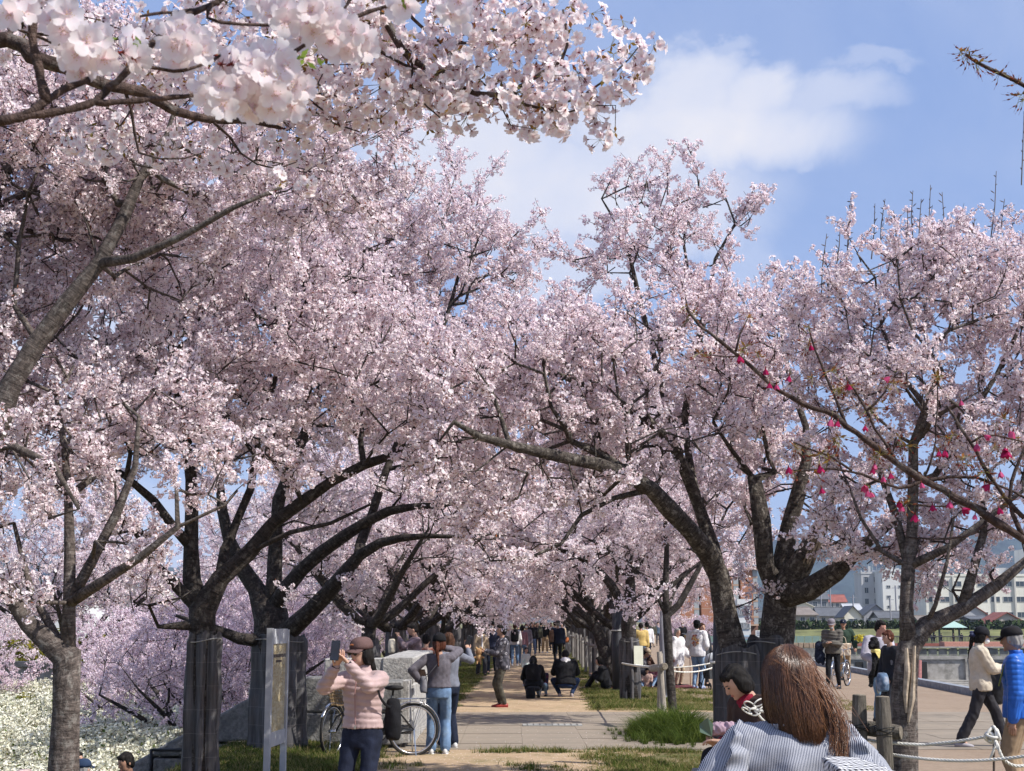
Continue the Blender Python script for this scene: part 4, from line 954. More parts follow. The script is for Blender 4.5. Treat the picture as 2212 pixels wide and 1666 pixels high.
A = [(((-60, 262), (0, 257), (51, 254), (137, 240), (206, 220), (240, 185), (292, 137), (326, 96), (364, 65), (395, 38), (463, 7), (520, -30)), .0048), (((206, 222), (275, 219), (343, 213), (419, 206)), .0038), (((0, 262), (51, 250), (100, 220), (137, 196), (192, 172)), .0052), (((100, 221), (92, 190), (86, 154), (74, 100), (69, 60), (69, -20)), .0060),
     (((302, 142), (377, 154), (429, 144), (460, 130), (480, 120)), .0022), (((560, 160), (611, 130), (669, 89), (720, 45), (760, -10)), .0030), (((720, 50), (774, 34), (818, 17), (883, 7), (940, -12)), .0028), (((430, 20), (400, 25), (340, 30), (300, 36)), .0022), (((463, 7), (445, 30), (480, 50), (590, 55)), .0025), (((0, 45), (60, 70), (130, 98)), .0022)]
lead = np.vstack([[(-2.85, 3.15, 2.1), (-1.9, 2.2, 2.35), (-1.1, 1.6, 2.2)], PL([(-60, 262, 1.45)])]); mb.tube(lead, (.05, .03, .015, .006), 6)
lead = np.vstack([[(-2.85, 3.15, 2.1), (-1.6, 1.9, 2.9), (-.9, 1.5, 2.75), (-.35, 1.5, 2.6)], PL([(760, -10, 1.5)])]); mb.tube(lead, (.05, .03, .015, .008, .004), 6)
lead = np.vstack([[(-.9, 1.5, 2.75)], PL([(69, -20, 1.45)])]); mb.tube(lead, (.012, .006), 6)
lead = np.vstack([[(-.9, 1.5, 2.75)], PL([(940, -12, 1.5)])]); mb.tube(lead, (.008, .003), 6)
for pts, r in A:
    q, rr = resample(PL([(x, y, 1.45 + .0002 * x) for x, y in pts]), np.linspace(r, r * .7, len(pts)), .012); q = q + rg.normal(0, .0006, q.shape); mb.tube(q, rr * (1 + .15 * np.sin(np.arange(len(q)) * 2.1)), 9)
mb.build('boughs', M_BARKD, tB, smooth=True, attrs=True, off=base)
sp = spots + [e for e in extra if rg.random() < .12]
for (q_, r_1, _) in s[2:]:
    qq, _1 = resample(q_, 1, .016)
    for p_ in qq:
        px_ = 1106 + p_[0] / p_[1] * F
        if px_ > 560 and rg.random() < (.62 if px_ > 1130 else .5): sp.append((p_ + rg.normal(0, 1, 3) * np.array((.042, .04, .036)), np.array((0, 0, 1.))))
pts = np.array([p for p, d in sp]); d2 = np.linalg.norm(pts, axis=1); near = np.argsort(-(pts[:, 0]))  # the outermost, best seen clusters first
E = np.array([Euler((rg.uniform(-.5, .5), rg.uniform(-.5, .5), rg.uniform(0, 6.28)))[:] for _ in sp]); S = rg.uniform(.95, 1.3, len(sp)); V = rg.integers(0, 7, len(sp))
one = near[:190]; many = near[190:]
for i in one:
    o = link('blossom_cluster', UMB[V[i]].data, tB); o.location = tuple(pts[i] - base); o.rotation_euler = tuple(E[i]); o.scale = (S[i],) * 3
scatter('crown', tB, pts[many], E[many], S[many], 'umbel', UMB, off=base, idx=V[many])
# the single large blossoms
FL = []
for i in range(6):
    m2 = MB(); hero_flower(m2, np.zeros(3), (0, 0, 1), .0195, np.random.default_rng(800 + i), None); FL.append(m2.mesh('blossom', HM, smooth=True, attrs=True))
ctrs = [(185, 112, 13, 52), (560, 180, 24, 78), (495, 135, 6, 30), (620, 205, 8, 45), (470, 205, 6, 38), (395, 95, 9, 45), (660, 45, 8, 45), (755, 85, 10, 42), (985, 22, 4, 25), (280, 105, 4, 25), (700, 20, 4, 30), (870, 10, 3, 20), (600, 20, 5, 40), (130, 30, 4, 40), (40, 20, 3, 30)]
n_ = 0
for (cx, cy_, k, rad) in ctrs:
    cc = P(cx, cy_, 1.46 + .0002 * cx)
    for i in range(k):
        q = i * 2.4 + rg.uniform(0, .5); rr = rad * math.sqrt((i + .4) / k); x, y = cx + rr * math.cos(q), cy_ + rr * math.sin(q) * .95
        dep = 1.45 + .0002 * cx + rg.uniform(-.022, .022) - .012 * (1 - (i / k)); p = P(x, y, dep)
        nd = (p - cc) * 14 + np.array((rg.uniform(-.4, .5), -1.0 + rg.uniform(-.2, .5), -.35 + rg.uniform(-.4, .3)))
        if (cx, cy_) in ((495, 135), (280, 105)): nd = np.array((.5, .8, .2)) + rg.normal(0, .3, 3)
        o = link('blossom', FL[int(rg.integers(0, 6))], tB); o.location = tuple(p - base); o.rotation_euler = rot_to(nd / np.linalg.norm(nd), rg.uniform(0, 6.28)).to_euler(); n_ += 1
        z = cc + np.array((0, .02, .012)); st = p - nd / np.linalg.norm(nd) * .008
        if i % 2 == 0: m2 = MB()
        m2.tube(np.array([st, (st + z) / 2 + (0, .01, .004), z]), .0006, 4)
        if i % 2 == 1 or i == k - 1: m2.build('pedicels', M_PED, tB, off=base)
m2 = MB()
for (x, y) in ((545, 115), (550, 145), (640, 140), (690, 145), (655, 125), (300, 100), (870, 15), (230, 90), (700, 20)):
    for k in range(3):
        p = P(x + rg.uniform(-8, 8), y + rg.uniform(-8, 8), 1.45 + .0002 * x - .02); d = rg.normal(size=3); d[2] = abs(d[2]) + .4; d /= np.linalg.norm(d); s_ = np.cross(d, (0, 1, 0)); s_ /= np.linalg.norm(s_); L = rg.uniform(.010, .018)
        m2.add([p, p + d * L * .5 + s_ * L * .2, p + d * L, p + d * L * .5 - s_ * L * .2], [(0, 1, 2, 3)], 0)
m2.build('young_leaves', leafy('fresh_leaf', (.22, .30, .06), (.28, .33, .08)), tB, off=base)

# magenta cherry at the near right, mostly spent calyces and young leaves
Yj = 3.4
base = np.array((2.9, 3.0, 0.0))
tJ = empty('cherry_tree', base, 0, 'near cherry branch at the right with hanging magenta bell blossoms and spent red calyces', 'cherry tree')
J = [((2450, 1310), (2300, 1222), (2212, 1165), (2120, 1106), (2065, 1075), (1994, 1037), (1942, 1003), (1891, 966), (1840, 928), (1799, 897), (1754, 880), (1703, 856), (1655, 822), (1601, 774), (1549, 733), (1505, 696), (1481, 665)),
     ((1994, 1037), (1956, 1055), (1901, 1041), (1840, 1017), (1772, 1014), (1717, 1017)), ((1940, 1003), (1918, 966), (1895, 935), (1871, 887), (1850, 850), (1830, 820)), ((1830, 922), (1806, 867), (1785, 815), (1761, 754), (1745, 700)),
     ((2212, 1120), (2160, 1060), (2130, 1014), (2096, 955), (2060, 900), (2045, 877)), ((1871, 887), (1900, 865), (1915, 843), (1922, 820)), ((1588, 760), (1601, 720), (1614, 689)), ((1596, 770), (1546, 771), (1512, 764)), ((1840, 1017), (1790, 985), (1735, 965), (1715, 955)),
     ((2130, 1100), (2090, 1085), (2030, 1096), (1980, 1090)), ((2212, 1165), (2180, 1080), (2200, 1000), (2212, 960)), ((2000, 1040), (2060, 1030), (2130, 1038), (2212, 1075)), ((2140, 1110), (2110, 1150), (2050, 1165), (1960, 1160)), ((2096, 955), (2140, 940), (2212, 955)), ((1994, 1037), (2020, 960), (2025, 830))]
JR = [.0115] + [.0042, .0046, .0044, .006, .003, .003, .002, .003, .004, .006, .005, .004, .003, .003]
mb = MB(); mb.tube(np.array([(2.9, 3.0, -.05), (2.88, 3.0, .8), (2.7, 3.1, 1.35), tuple(P(2450, 1310, Yj + .05))]), (.10, .08, .05, .0135), 10)
tips = []
for pts, r in zip(J, JR):
    q, rr = resample(PL([(x, y, Yj) for x, y in pts]), np.linspace(r, r * (.28 if r > .01 else .5), len(pts)), .03); q = q + rg.normal(0, .0012, q.shape); mb.tube(q, rr * (1 + .12 * np.sin(np.arange(len(q)) * 1.7)), 8); tips.append(q[-1])
mb.tube(np.vstack([[(2.7, 3.1, 1.35), (2.1, 3.2, 2.6)], PL([(2300, 250, 3.0), (2212, 185, 3.0), (2180, 168, 3.0), (2140, 150, 3.0), (2110, 135, 3.0), (2085, 118, 3.0)])]), (.03, .02, .007, .005, .0048, .0045, .004, .003), 8)
mb.tube(PL([(2300, 250, 3.0), (2240, 215, 3.0), (2210, 200, 3.0)]), (.006, .004, .003), 6)
mb.build('boughs', M_BARKD, tJ, smooth=True, attrs=True, off=base)
M_MAG = petal_mat('magenta_petal', (.50, .045, .15), (.36, .02, .09), .38, (.9, .25, .45)); M_MAG2 = petal_mat('magenta_petal_light', (.66, .15, .30), (.52, .07, .19), .38, (.9, .35, .5))
def bell(seed):
    r_ = np.random.default_rng(seed); m2 = MB(); L = .019; op = r_.uniform(.25, .6)
    for k in range(5):
        q = k * 2 * PI / 5; u = np.array((math.cos(q), math.sin(q), 0)); s_ = np.array((-math.sin(q), math.cos(q), 0))
        v = []
        for (a, w_, o_) in ((0, .2, .10), (.35, .8, .30), (.7, 1.0, .30 + op * .35), (1, .55, .28 + op * .8)):
            p = u * L * o_ + np.array((0, 0, -1)) * L * a
            v += [p - s_ * L * .34 * w_, p + u * .0008, p + s_ * L * .34 * w_]
        m2.add(v, [(i * 3 + j, i * 3 + j + 1, i * 3 + j + 4, i * 3 + j + 3) for i in range(3) for j in range(2)], 0, tint=r_.uniform(0, 1))
    m2.tube(np.array([(0, 0, .010), (0, 0, .004), (0, 0, -.002)]), (.001, .0023, .0024), 6, 1)
    m2.tube(np.array([(0, 0, .028), (.003, .001, .018), (0, 0, .009)]), (.0006, .0006, .0006), 4, 2)
    return m2.mesh('bell_blossom', [M_MAG if seed % 2 else M_MAG2, M_CALYX, M_PED], smooth=True, attrs=True)
BE = [bell(900 + i) for i in range(4)]
for (cx, cy_) in ((390, 690), (555, 770), (580, 860), (625, 870), (705, 815), (970, 1090), (1012, 1100), (1185, 1130), (1245, 1370), (1235, 1400), (700, 1390), (900, 1385), (910, 1525), (1180, 1510), (1220, 1550), (1200, 1540), (1345, 1430), (1400, 1610), (1410, 1630), (1540, 1490), (1720, 1610), (1800, 1650), (1970, 1500), (2070, 1270), (2060, 1295), (2085, 1290),
                  (1890, 1245), (1940, 1190), (2100, 1160), (2120, 1165), (1790, 970), (1075, 865), (1340, 820), (1690, 1285), (1650, 1290), (2040, 1420), (1610, 1630), (840, 620), (1300, 1450), (2030, 1650), (1500, 1690), (1880, 1690)):
    x, y = 1464 + cx / 2.926, 542 + cy_ / 2.926; p = P(x, y - 4, Yj - .02 + rg.uniform(-.02, .02)); o = link('bell_blossom', BE[int(rg.integers(0, 4))], tJ)
    o.location = tuple(p - base + np.array((0, 0, .004))); tl = .9 if rg.random() < .35 else .25; o.rotation_euler = (rg.uniform(-tl, tl), rg.uniform(-tl, tl), rg.uniform(0, 6.28)); sc_ = rg.uniform(.6, .85); o.scale = (sc_,) * 3
def spent(seed):
    r_ = np.random.default_rng(seed); m2 = MB()
    for k in range(int(r_.integers(6, 10))):
        d = r_.normal(size=3); d[2] -= .3; d /= np.linalg.norm(d); L = r_.uniform(.014, .026); m2.tube(np.array([np.zeros(3), d * L * .5 + (0, 0, .001), d * L + (0, 0, -.004)]), .0006, 3, 1, cap=False)
        e = d * L + (0, 0, -.004); m2.tube(np.array([e, e + d * .004, e + d * .008]), (.0012, .0021, .001), 4, 0, tint=r_.uniform(0, 1)); m2.tube(np.array([e + d * .008, e + d * .019]), .0003, 3, 0, tint=0)
    for k in range(4):
        d = r_.normal(size=3); d[2] = abs(d[2]); d /= np.linalg.norm(d); s_ = np.cross(d, r_.normal(size=3)); s_ /= np.linalg.norm(s_); L = r_.uniform(.014, .026)
        m2.add([np.zeros(3), d * L * .5 + s_ * L * .16, d * L, d * L * .5 - s_ * L * .16], [(0, 1, 2, 3)], 2, tint=r_.uniform(0, 1))
    me = m2.mesh('spent_cluster', [M_CALYX, M_PED, M_LEAFB], attrs=True); return me
SPN = [spent(950 + i) for i in range(5)]
tw = MB()
for (cx, cy_) in ((50, 350), (90, 400), (140, 650), (190, 660), (440, 420), (430, 610), (400, 640), (520, 670), (500, 650), (810, 480), (830, 590), (850, 800), (1010, 870), (1030, 900), (990, 880), (1360, 840), (1330, 870), (1060, 860), (970, 760), (1020, 1180), (1000, 1210), (740, 1230), (760, 1250), (900, 1290), (930, 1270), (960, 1320), (1250, 1300), (1280, 1290), (1240, 1000), (1190, 1010), (1290, 960),
                  (1400, 1180), (1450, 1230), (1650, 790), (1640, 800), (1700, 1180), (1740, 1160), (1960, 1380), (1940, 1400), (1800, 1310), (2010, 1100), (2060, 1060), (1550, 1420), (1470, 1570), (1430, 1600), (2050, 1560), (2090, 1600), (1210, 1500), (860, 1400), (730, 1400), (1830, 1350), (1640, 1260), (2130, 1180), (2000, 1240)):
    x, y = 1464 + cx / 2.926, 542 + cy_ / 2.926; p = P(x, y, Yj + rg.uniform(-.015, .015)); o = link('spent_cluster', SPN[int(rg.integers(0, 5))], tJ); o.location = tuple(p - base); o.rotation_euler = (rg.uniform(-.6, .6), rg.uniform(-.6, .6), rg.uniform(0, 6.28)); sc_ = rg.uniform(.7, 1.15); o.scale = (sc_,) * 3
for (x, y) in ((2085, 116), (2095, 122), (2075, 112), (2108, 140), (2115, 135), (2160, 160), (2205, 205), (2200, 180), (2212, 215)):
    o = link('spent_cluster', SPN[int(rg.integers(0, 5))], tJ); o.location = tuple(P(x, y, 3.0) - base); o.rotation_euler = (rg.uniform(-.4, .4), rg.uniform(-.4, .4), rg.uniform(0, 6.28)); o.scale = (.95,) * 3
# ------------------------------------------------------------------ walls, board, posts, ropes
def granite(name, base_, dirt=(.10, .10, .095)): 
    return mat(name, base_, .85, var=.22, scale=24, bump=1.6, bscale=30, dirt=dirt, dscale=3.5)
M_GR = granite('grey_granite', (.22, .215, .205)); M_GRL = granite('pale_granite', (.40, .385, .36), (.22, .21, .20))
Yw = 20.25
wr = empty('granite_wall', (P(815, 1600, Yw)[0], Yw, 0), 0, 'rough granite block wall whose parapet slopes down to the left beside the steps', 'stone wall')
wo = np.array(wr.location)
rg = np.random.default_rng(5)
def blk(name, x0, x1, y0, y1, Yf, dep, m, bev=.05, rough=.03):
    a = P(x0, y0, Yf); b = P(x1, y1, Yf); mb = MB(); c = ((a[0] + b[0]) / 2, Yf + dep / 2, (a[2] + b[2]) / 2)
    mb.rock(c, (abs(b[0] - a[0]) - .012, dep, abs(a[2] - b[2]) - .012), rg, bev=bev, rough=rough); return mb.build(name, m, wr, off=wo)
# lower front: two courses of big dark blocks, then pale capping course behind them
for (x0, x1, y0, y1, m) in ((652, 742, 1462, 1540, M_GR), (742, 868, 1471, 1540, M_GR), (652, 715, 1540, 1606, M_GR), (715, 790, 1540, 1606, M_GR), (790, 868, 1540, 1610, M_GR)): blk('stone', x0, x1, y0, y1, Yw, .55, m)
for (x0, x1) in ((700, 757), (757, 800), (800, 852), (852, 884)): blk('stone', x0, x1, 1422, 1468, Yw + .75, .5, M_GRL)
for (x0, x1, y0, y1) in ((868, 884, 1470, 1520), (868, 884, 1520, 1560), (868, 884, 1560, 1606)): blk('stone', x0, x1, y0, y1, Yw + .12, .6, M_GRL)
# side face running away along the path
xw = P(884, 1500, Yw)[0]
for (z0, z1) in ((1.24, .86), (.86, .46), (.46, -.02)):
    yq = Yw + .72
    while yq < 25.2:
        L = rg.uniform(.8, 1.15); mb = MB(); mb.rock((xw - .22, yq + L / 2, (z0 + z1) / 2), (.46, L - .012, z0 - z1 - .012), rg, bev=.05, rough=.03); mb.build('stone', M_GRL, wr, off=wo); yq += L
# sloping parapet stones: real wedges between their joints
def slab(pts_px, Yf, dep, m):
    fr = [P(x, y, Yf) for x, y in pts_px]; k = len(fr); v = fr + [q + np.array((0, dep, 0)) for q in fr]
    f = [tuple(range(k)), tuple(range(2 * k - 1, k - 1, -1))] + [(i, k + i, k + (i + 1) % k, (i + 1) % k) for i in range(k)]
    mb = MB(); mb.add(v, f); o = mb.build('parapet_stone', m, wr, off=wo); bv = o.modifiers.new('bevel', 'BEVEL'); bv.width = .03; bv.segments = 2; return o
slab([(650, 1458), (648, 1572), (560, 1600), (440, 1604), (440, 1562), (548, 1502), (610, 1470)], Yw + .02, .5, M_GR)
slab([(437, 1564), (437, 1634), (330, 1634), (330, 1622)], Yw + .02, .5, M_GR)
slab([(548, 1606), (650, 1576), (650, 1640), (548, 1640)], Yw + .02, .5, M_GR)
slab([(545, 1608), (545, 1640), (440, 1640), (440, 1608)], Yw + .02, .5, M_GR)
slab([(326, 1626), (326, 1700), (160, 1720)], Yw + .02, .5, M_GR)
slab([(330, 1638), (545, 1643), (545, 1720), (330, 1720)], Yw + .02, .5, M_GR)
slab([(549, 1643), (760, 1643), (760, 1700), (549, 1720)], Yw + .02, .5, M_GR)
# black handrail fixed on the parapet
mb = MB(); mb.tube(PL([(330, 1620, Yw - .06), (500, 1621, Yw - .06), (545, 1622, Yw - .06)]), .022, 8)
mb.tube(PL([(327, 1618, Yw - .06), (325, 1700, Yw - .06)]), .022, 8); mb.tube(PL([(533, 1622, Yw - .06), (533, 1700, Yw - .06)]), .018, 8)
o = mb.build('handrail', flat('black_rail', (.015, .015, .017), .45), None, smooth=True); tag(o, 'black metal handrail on the sloping granite parapet', 'handrail')
# grass bank in front of the wall, beside the board
v = []; gx = np.linspace(-4.6, -1.9, 22); gy = np.linspace(14.5, 20.2, 26)
X, Yy = np.meshgrid(gx, gy); Z = .012 + .10 * np.exp(-((X + 3.2) ** 2) / .5) * sstep(16.5, 19, Yy) - .75 * sstep(0, 1.2, -(X + 3.75) ) + .02 * np.sin(X * 9) * np.sin(Yy * 7)
Z = Z - .06 * sstep(-2.4, -1.9, X)
o = grid('grass_bank', gx, gy, lambda a, b: Z, M_SOIL); o['label'] = 'low grassy bank round the netted trunk left of the path'

# information board seen at a slant
M_ALU = mat('brushed_aluminium', (.46, .47, .49), .45, var=.08, scale=8, spec=.5)
bb0, bb1 = P(583, 1600, 15.6), P(606, 1600, 15.6)
Ybd = 15.6; pL = P(575, 1700, Ybd); pR = P(611, 1660, Ybd + .75)
bd = empty('information_board', (pL[0], pL[1], -.05), 0, 'slim grey framed information board with a faded yellow map, beside the path', 'information board'); bo = np.array(bd.location)
d = np.array((pR[0] - pL[0], pR[1] - pL[1], 0)); Lb = np.linalg.norm(d); ang = math.atan2(d[1], d[0]); d /= Lb
ztop = P(575, 1357, Ybd)[2]; zb = P(575, 1600, Ybd)[2]
Mr = Matrix.Rotation(ang, 3, 'Z')
def bpart(name, t, z, sz, m, off=0.0):
    c = pL + d * t + np.array((math.sin(ang), -math.cos(ang), 0)) * off; mb = MB(); mb.box((c[0], c[1], z), sz, rot=Mr); return mb.build(name, m, bd, off=bo)
bpart('post', 0, (ztop - .08) / 2, (.075, .06, ztop + .08), M_ALU); bpart('post', Lb, (ztop - .10) / 2, (.075, .06, ztop + .06), M_ALU)
bpart('top_rail', Lb / 2, ztop - .09, (Lb - .08, .05, .16), M_ALU); bpart('bottom_rail', Lb / 2, zb + .0, (Lb - .08, .05, .15), M_ALU)
def map_mat():
    m = bpy.data.materials.new('faded_map'); m.use_nodes = True; nt = m.node_tree; b = nt.nodes['Principled BSDF']; n = N(nt)
    tc = n('ShaderNodeTexCoord').outputs['Generated']; mp = n('ShaderNodeMapping', {0: tc, 3: (3, 1, 9)}).outputs[0]
    a = n.noise(mp, 2.2, 5, .7, .6); z = n('ShaderNodeSeparateXYZ', {0: tc}).outputs[2]
    c = n.mix(n.rng(a, .4, .62), (.46, .36, .18), (.62, .54, .36)); c = n.mix(n.rng(n.noise(mp, 6, 5, .7), .55, .7, 0, .8), c, (.16, .14, .10))
    head = n.math('MULTIPLY', n.math('GREATER_THAN', z, .84), n.math('LESS_THAN', z, .88)); c = n.mix(head, c, (.12, .10, .08))
    nt.links.new(c, b.inputs['Base Color']); b.inputs['Roughness'].default_value = .25; return m
bpart('map_panel', Lb / 2, (ztop - .17 + zb + .075) / 2, (Lb - .09, .02, ztop - .17 - zb - .075), map_mat(), .0)
mb = MB()
for (z_, w_) in ((ztop - .30, .40), (ztop - .36, .28)):
    for k in range(6): c = pL + d * (Lb / 2 + (k - 2.5) * w_ / 6) + np.array((math.sin(ang), -math.cos(ang), 0)) * .013; mb.box((c[0], c[1], z_), (w_ / 8, .003, .022), rot=Mr)
mb.build('heading', flat('print_dark', (.08, .06, .05), .6), bd, off=bo)

# wooden posts and log of the rope fence at the right
M_WOOD = mat('weathered_wood', (.155, .135, .11), .9, var=.3, scale=5, bump=1.2, bscale=30, dirt=(.05, .05, .035), dscale=3, stretch=(9, 9, 1)); M_WOODL = mat('pale_stake_wood', (.33, .29, .24), .9, var=.25, scale=5, bump=.8, bscale=30, stretch=(9, 9, 1)); M_END = mat('log_end', (.20, .17, .13), .9, var=.3, scale=20, bump=.8)
M_WIRE = flat('black_wire', (.02, .02, .02), .5)
Yp = 12.0
def log(mb, a, b, r, sides=16, wob=.012, m=0):
    a, b = np.asarray(a, float), np.asarray(b, float); k = 9; t = np.linspace(0, 1, k)[:, None]; pts = a * (1 - t) + b * t
    rr = np.full(k, r) * (1 + wob * np.sin(np.arange(k) * 2.3)); rr[0] *= .93; rr[-1] *= .9
    pts = np.vstack([a + (b - a) * .0, pts[1:-1], b]); mb.tube(pts, rr, sides, m); return mb
fr = empty('rope_fence_post', (P(1872, 1700, Yp)[0], Yp, -.02), 0, 'pair of weathered round wooden posts lashed to a short log with black wire', 'wooden posts'); fo = np.array(fr.location)
for (x0, x1, yt, r, dy) in ((1856, 1858, 1502, .062, 0), (1906, 1920, 1506, .064, -.12)):
    mb = MB(); log(mb, P(x1, 1800, Yp + dy) * (1, 1, 0) + (0, 0, -.05), P(x0, yt, Yp + dy), r); mb.build('post', M_WOOD, fr, smooth=False, off=fo)
    mb = MB(); t = P(x0, yt, Yp + dy); mb.tube(np.array([t + (0, 0, -.004), t + (0, 0, .006), t + (0, 0, .010)]), (r * .9, r * .8, r * .1), 16); mb.build('post_end', M_END, fr, smooth=True, off=fo)
mb = MB(); log(mb, P(1848, 1570, Yp + .12), P(1945, 1583, Yp - .10), .062); mb.build('log', M_WOOD, fr, off=fo)
e0 = P(1945, 1583, Yp - .10); mb = MB(); mb.tube(np.array([e0 + (.0, 0, 0), e0 + (.008, -.004, 0)]), (.056, .05), 16); mb.build('log_end', M_END, fr, off=fo)
mb = MB()
for (x, y, dy) in ((1857, 1570, 0), (1911, 1578, -.12)):
    c = P(x, y, Yp + dy)
    for k, (tx, tz) in enumerate(((.5, .4), (-.5, .3), (.2, -.5), (-.15, .1))):
        a = np.linspace(0, 2 * PI, 22); mb.tube(np.stack([c[0] + .082 * np.cos(a), c[1] + .02 + .095 * np.sin(a), c[2] + .06 * np.cos(a) * tx + .05 * np.sin(a) * tz], -1), .0035, 4, cap=False)
    mb.tube(np.array([c + (-.06, -.07, .03), c + (-.10, -.09, .05), c + (-.085, -.10, -.02)]), .0035, 4)
mb.build('wire_lashing', M_WIRE, fr, off=fo)

def rope(name, pts, r, label, strands=3, twist=.045, cat='rope', parent=None, step=.008):
    q, _ = resample(np.asarray(pts, float), 1.0, step); L = np.concatenate([[0], np.cumsum(np.linalg.norm(np.diff(q, axis=0), axis=1))]); d = np.gradient(q, axis=0); d /= np.linalg.norm(d, axis=1, keepdims=True)
    a = np.cross(d, (0.13, .2, 1.0)); a /= np.linalg.norm(a, axis=1, keepdims=True); b = np.cross(d, a); mb = MB()
    for k in range(strands):
        ph = L / twist * 2 * PI / 2 + k * 2 * PI / strands; mb.tube(q + (a * np.cos(ph)[:, None] + b * np.sin(ph)[:, None]) * r * .52, r * .56, 5)
    o = mb.build(name, M_ROPE, parent, smooth=True)
    if label: tag(o, label, cat)
    return o
def sag(a, b, s=.05, k=9):
    t = np.linspace(0, 1, k)[:, None]; p = np.asarray(a) * (1 - t) + np.asarray(b) * t; p[:, 2] -= (4 * s * t * (1 - t))[:, 0]; return p
kn = P(2146, 1588, 11.5)
rope('rope', sag(P(1780, 1586, 12.3), P(1850, 1600, Yp - .09), .01), .012, 'upper white rope running behind the striped blouse to the left wooden post')
rope('rope', sag(P(1780, 1606, 12.2), P(1852, 1618, Yp - .09), .01), .012, 'lower white rope running behind the striped blouse to the left wooden post')
rope('rope', np.vstack([sag(P(1868, 1597, Yp + .02), P(1908, 1604, Yp - .02), .0), sag(P(1990, 1609, 11.9), kn, .01)]), .013, 'upper white rope from the wooden posts to the knot on the iron stake')
rope('rope', np.vstack([sag(P(1868, 1618, Yp + .0), P(1925, 1630, Yp - .05), .0), sag(P(1985, 1638, 11.7), P(2230, 1631, 11.2), .03)]), .013, 'lower white rope passing in front of the iron stake to the right edge')
rope('rope', np.array([kn, P(2155, 1612, 11.4), P(2168, 1640, 11.4), P(2195, 1655, 11.4), P(2240, 1650, 11.4)]), .013, 'white rope end looping down from the knot to the right edge')
st = empty('iron_stake', (P(2146, 1700, 11.5)[0], 11.5, 0), 0, 'thin rusty iron stake carrying a big knot of white rope', 'stake')
mb = MB(); mb.tube(np.array([P(2147, 1760, 11.5), P(2147, 1569, 11.5)]), .010, 8); mb.build('rod', flat('rusty_iron', (.10, .075, .06), .8, var=.3), st, off=np.array(st.location))
def knot(c, R, r, name, label, seed, n_=7, parent=None, tails=2):
    r_ = np.random.default_rng(seed); mb = MB(); c = np.asarray(c)
    for k in range(n_):
        a = np.linspace(0, 2 * PI, 18); u = r_.normal(size=3); u /= np.linalg.norm(u); v = np.cross(u, r_.normal(size=3)); v /= np.linalg.norm(v)
        o_ = r_.normal(0, R * .3, 3); mb.tube(c + o_ + np.cos(a)[:, None] * u * R * r_.uniform(.6, 1.1) + np.sin(a)[:, None] * v * R * r_.uniform(.5, .9), r, 6, cap=False)
    for k in range(tails): mb.tube(np.array([c, c + (r_.uniform(-.05, .05), -.02, -R * 1.5), c + (r_.uniform(-.08, .08), -.02, -R * r_.uniform(2, 4))]), r * .9, 6)
    o = mb.build(name, M_ROPE, parent, smooth=True)
    if label: tag(o, label, 'rope knot')
knot(kn, .055, .012, 'rope_knot', 'thick knot of white rope hanging on the iron stake', 3, 9)
kc = P(1630, 1534, 9.3)
m2 = MB()
for (dx, dz, R) in ((-.03, .03, .035), (.03, .045, .035), (-.05, -.005, .03), (.0, -.01, .035), (.05, .01, .025)):
    a = np.linspace(0, 2 * PI, 18); m2.tube(np.stack([kc[0] + dx + R * np.cos(a), kc[1] + .01 * np.sin(a * 2), kc[2] + dz + R * .7 * np.sin(a + dx * 20)], -1), .005, 6, cap=False)
m2.tube(sag(kc, P(1700, 1545, 9.3), .0), .011, 6); m2.tube(np.array([kc, kc + (.04, .0, -.05), kc + (.07, 0, -.08)]), .008, 6)
tag(m2.build('rope_knot', M_ROPE, None, smooth=True), 'bow of white rope showing beside the striped blouse shoulder, against the netted trunk', 'rope knot')

# stakes beside the young tree, and the rope from it
Yk = 24.2
sk = empty('tree_stake', (P(1430, 1580, Yk)[0], Yk, -.02), 0, 'two leaning wooden tree stakes joined by a short log beside the young cherry tree', 'tree stakes'); so_ = np.array(sk.location)
mb = MB(); log(mb, P(1438, 1588, Yk - .2) , P(1424, 1408, Yk - .1), .047); mb.build('stake', M_WOODL, sk, off=so_)
mb = MB(); log(mb, P(1424, 1572, Yk + .3), P(1427, 1412, Yk + .2), .045); mb.build('stake', M_WOODL, sk, off=so_)
mb = MB(); log(mb, P(1408, 1444, Yk + .5), P(1436, 1440, Yk - .35), .062); mb.build('log', M_WOODL, sk, off=so_)
e0 = P(1436, 1440, Yk - .36); mb = MB(); mb.tube(np.array([e0, e0 + (.003, -.01, 0)]), (.058, .05), 14); mb.build('log_end', M_END, sk, off=so_)
rope('rope', sag(P(1344, 1433, 32.0), P(1424, 1441, Yk - .2), .02), .02, 'white rope tied round the noticed trunk and running to the tree stakes', step=.05)
rope('rope', sag(P(1372, 1436, 31.9), P(1555, 1428, 33), .10), .018, 'upper white rope stretched in front of the hooded visitor', step=.05)
rope('rope', sag(P(1440, 1447, 30), P(1555, 1436, 33), .10), .018, 'lower white rope stretched in front of the hooded visitor', step=.05)

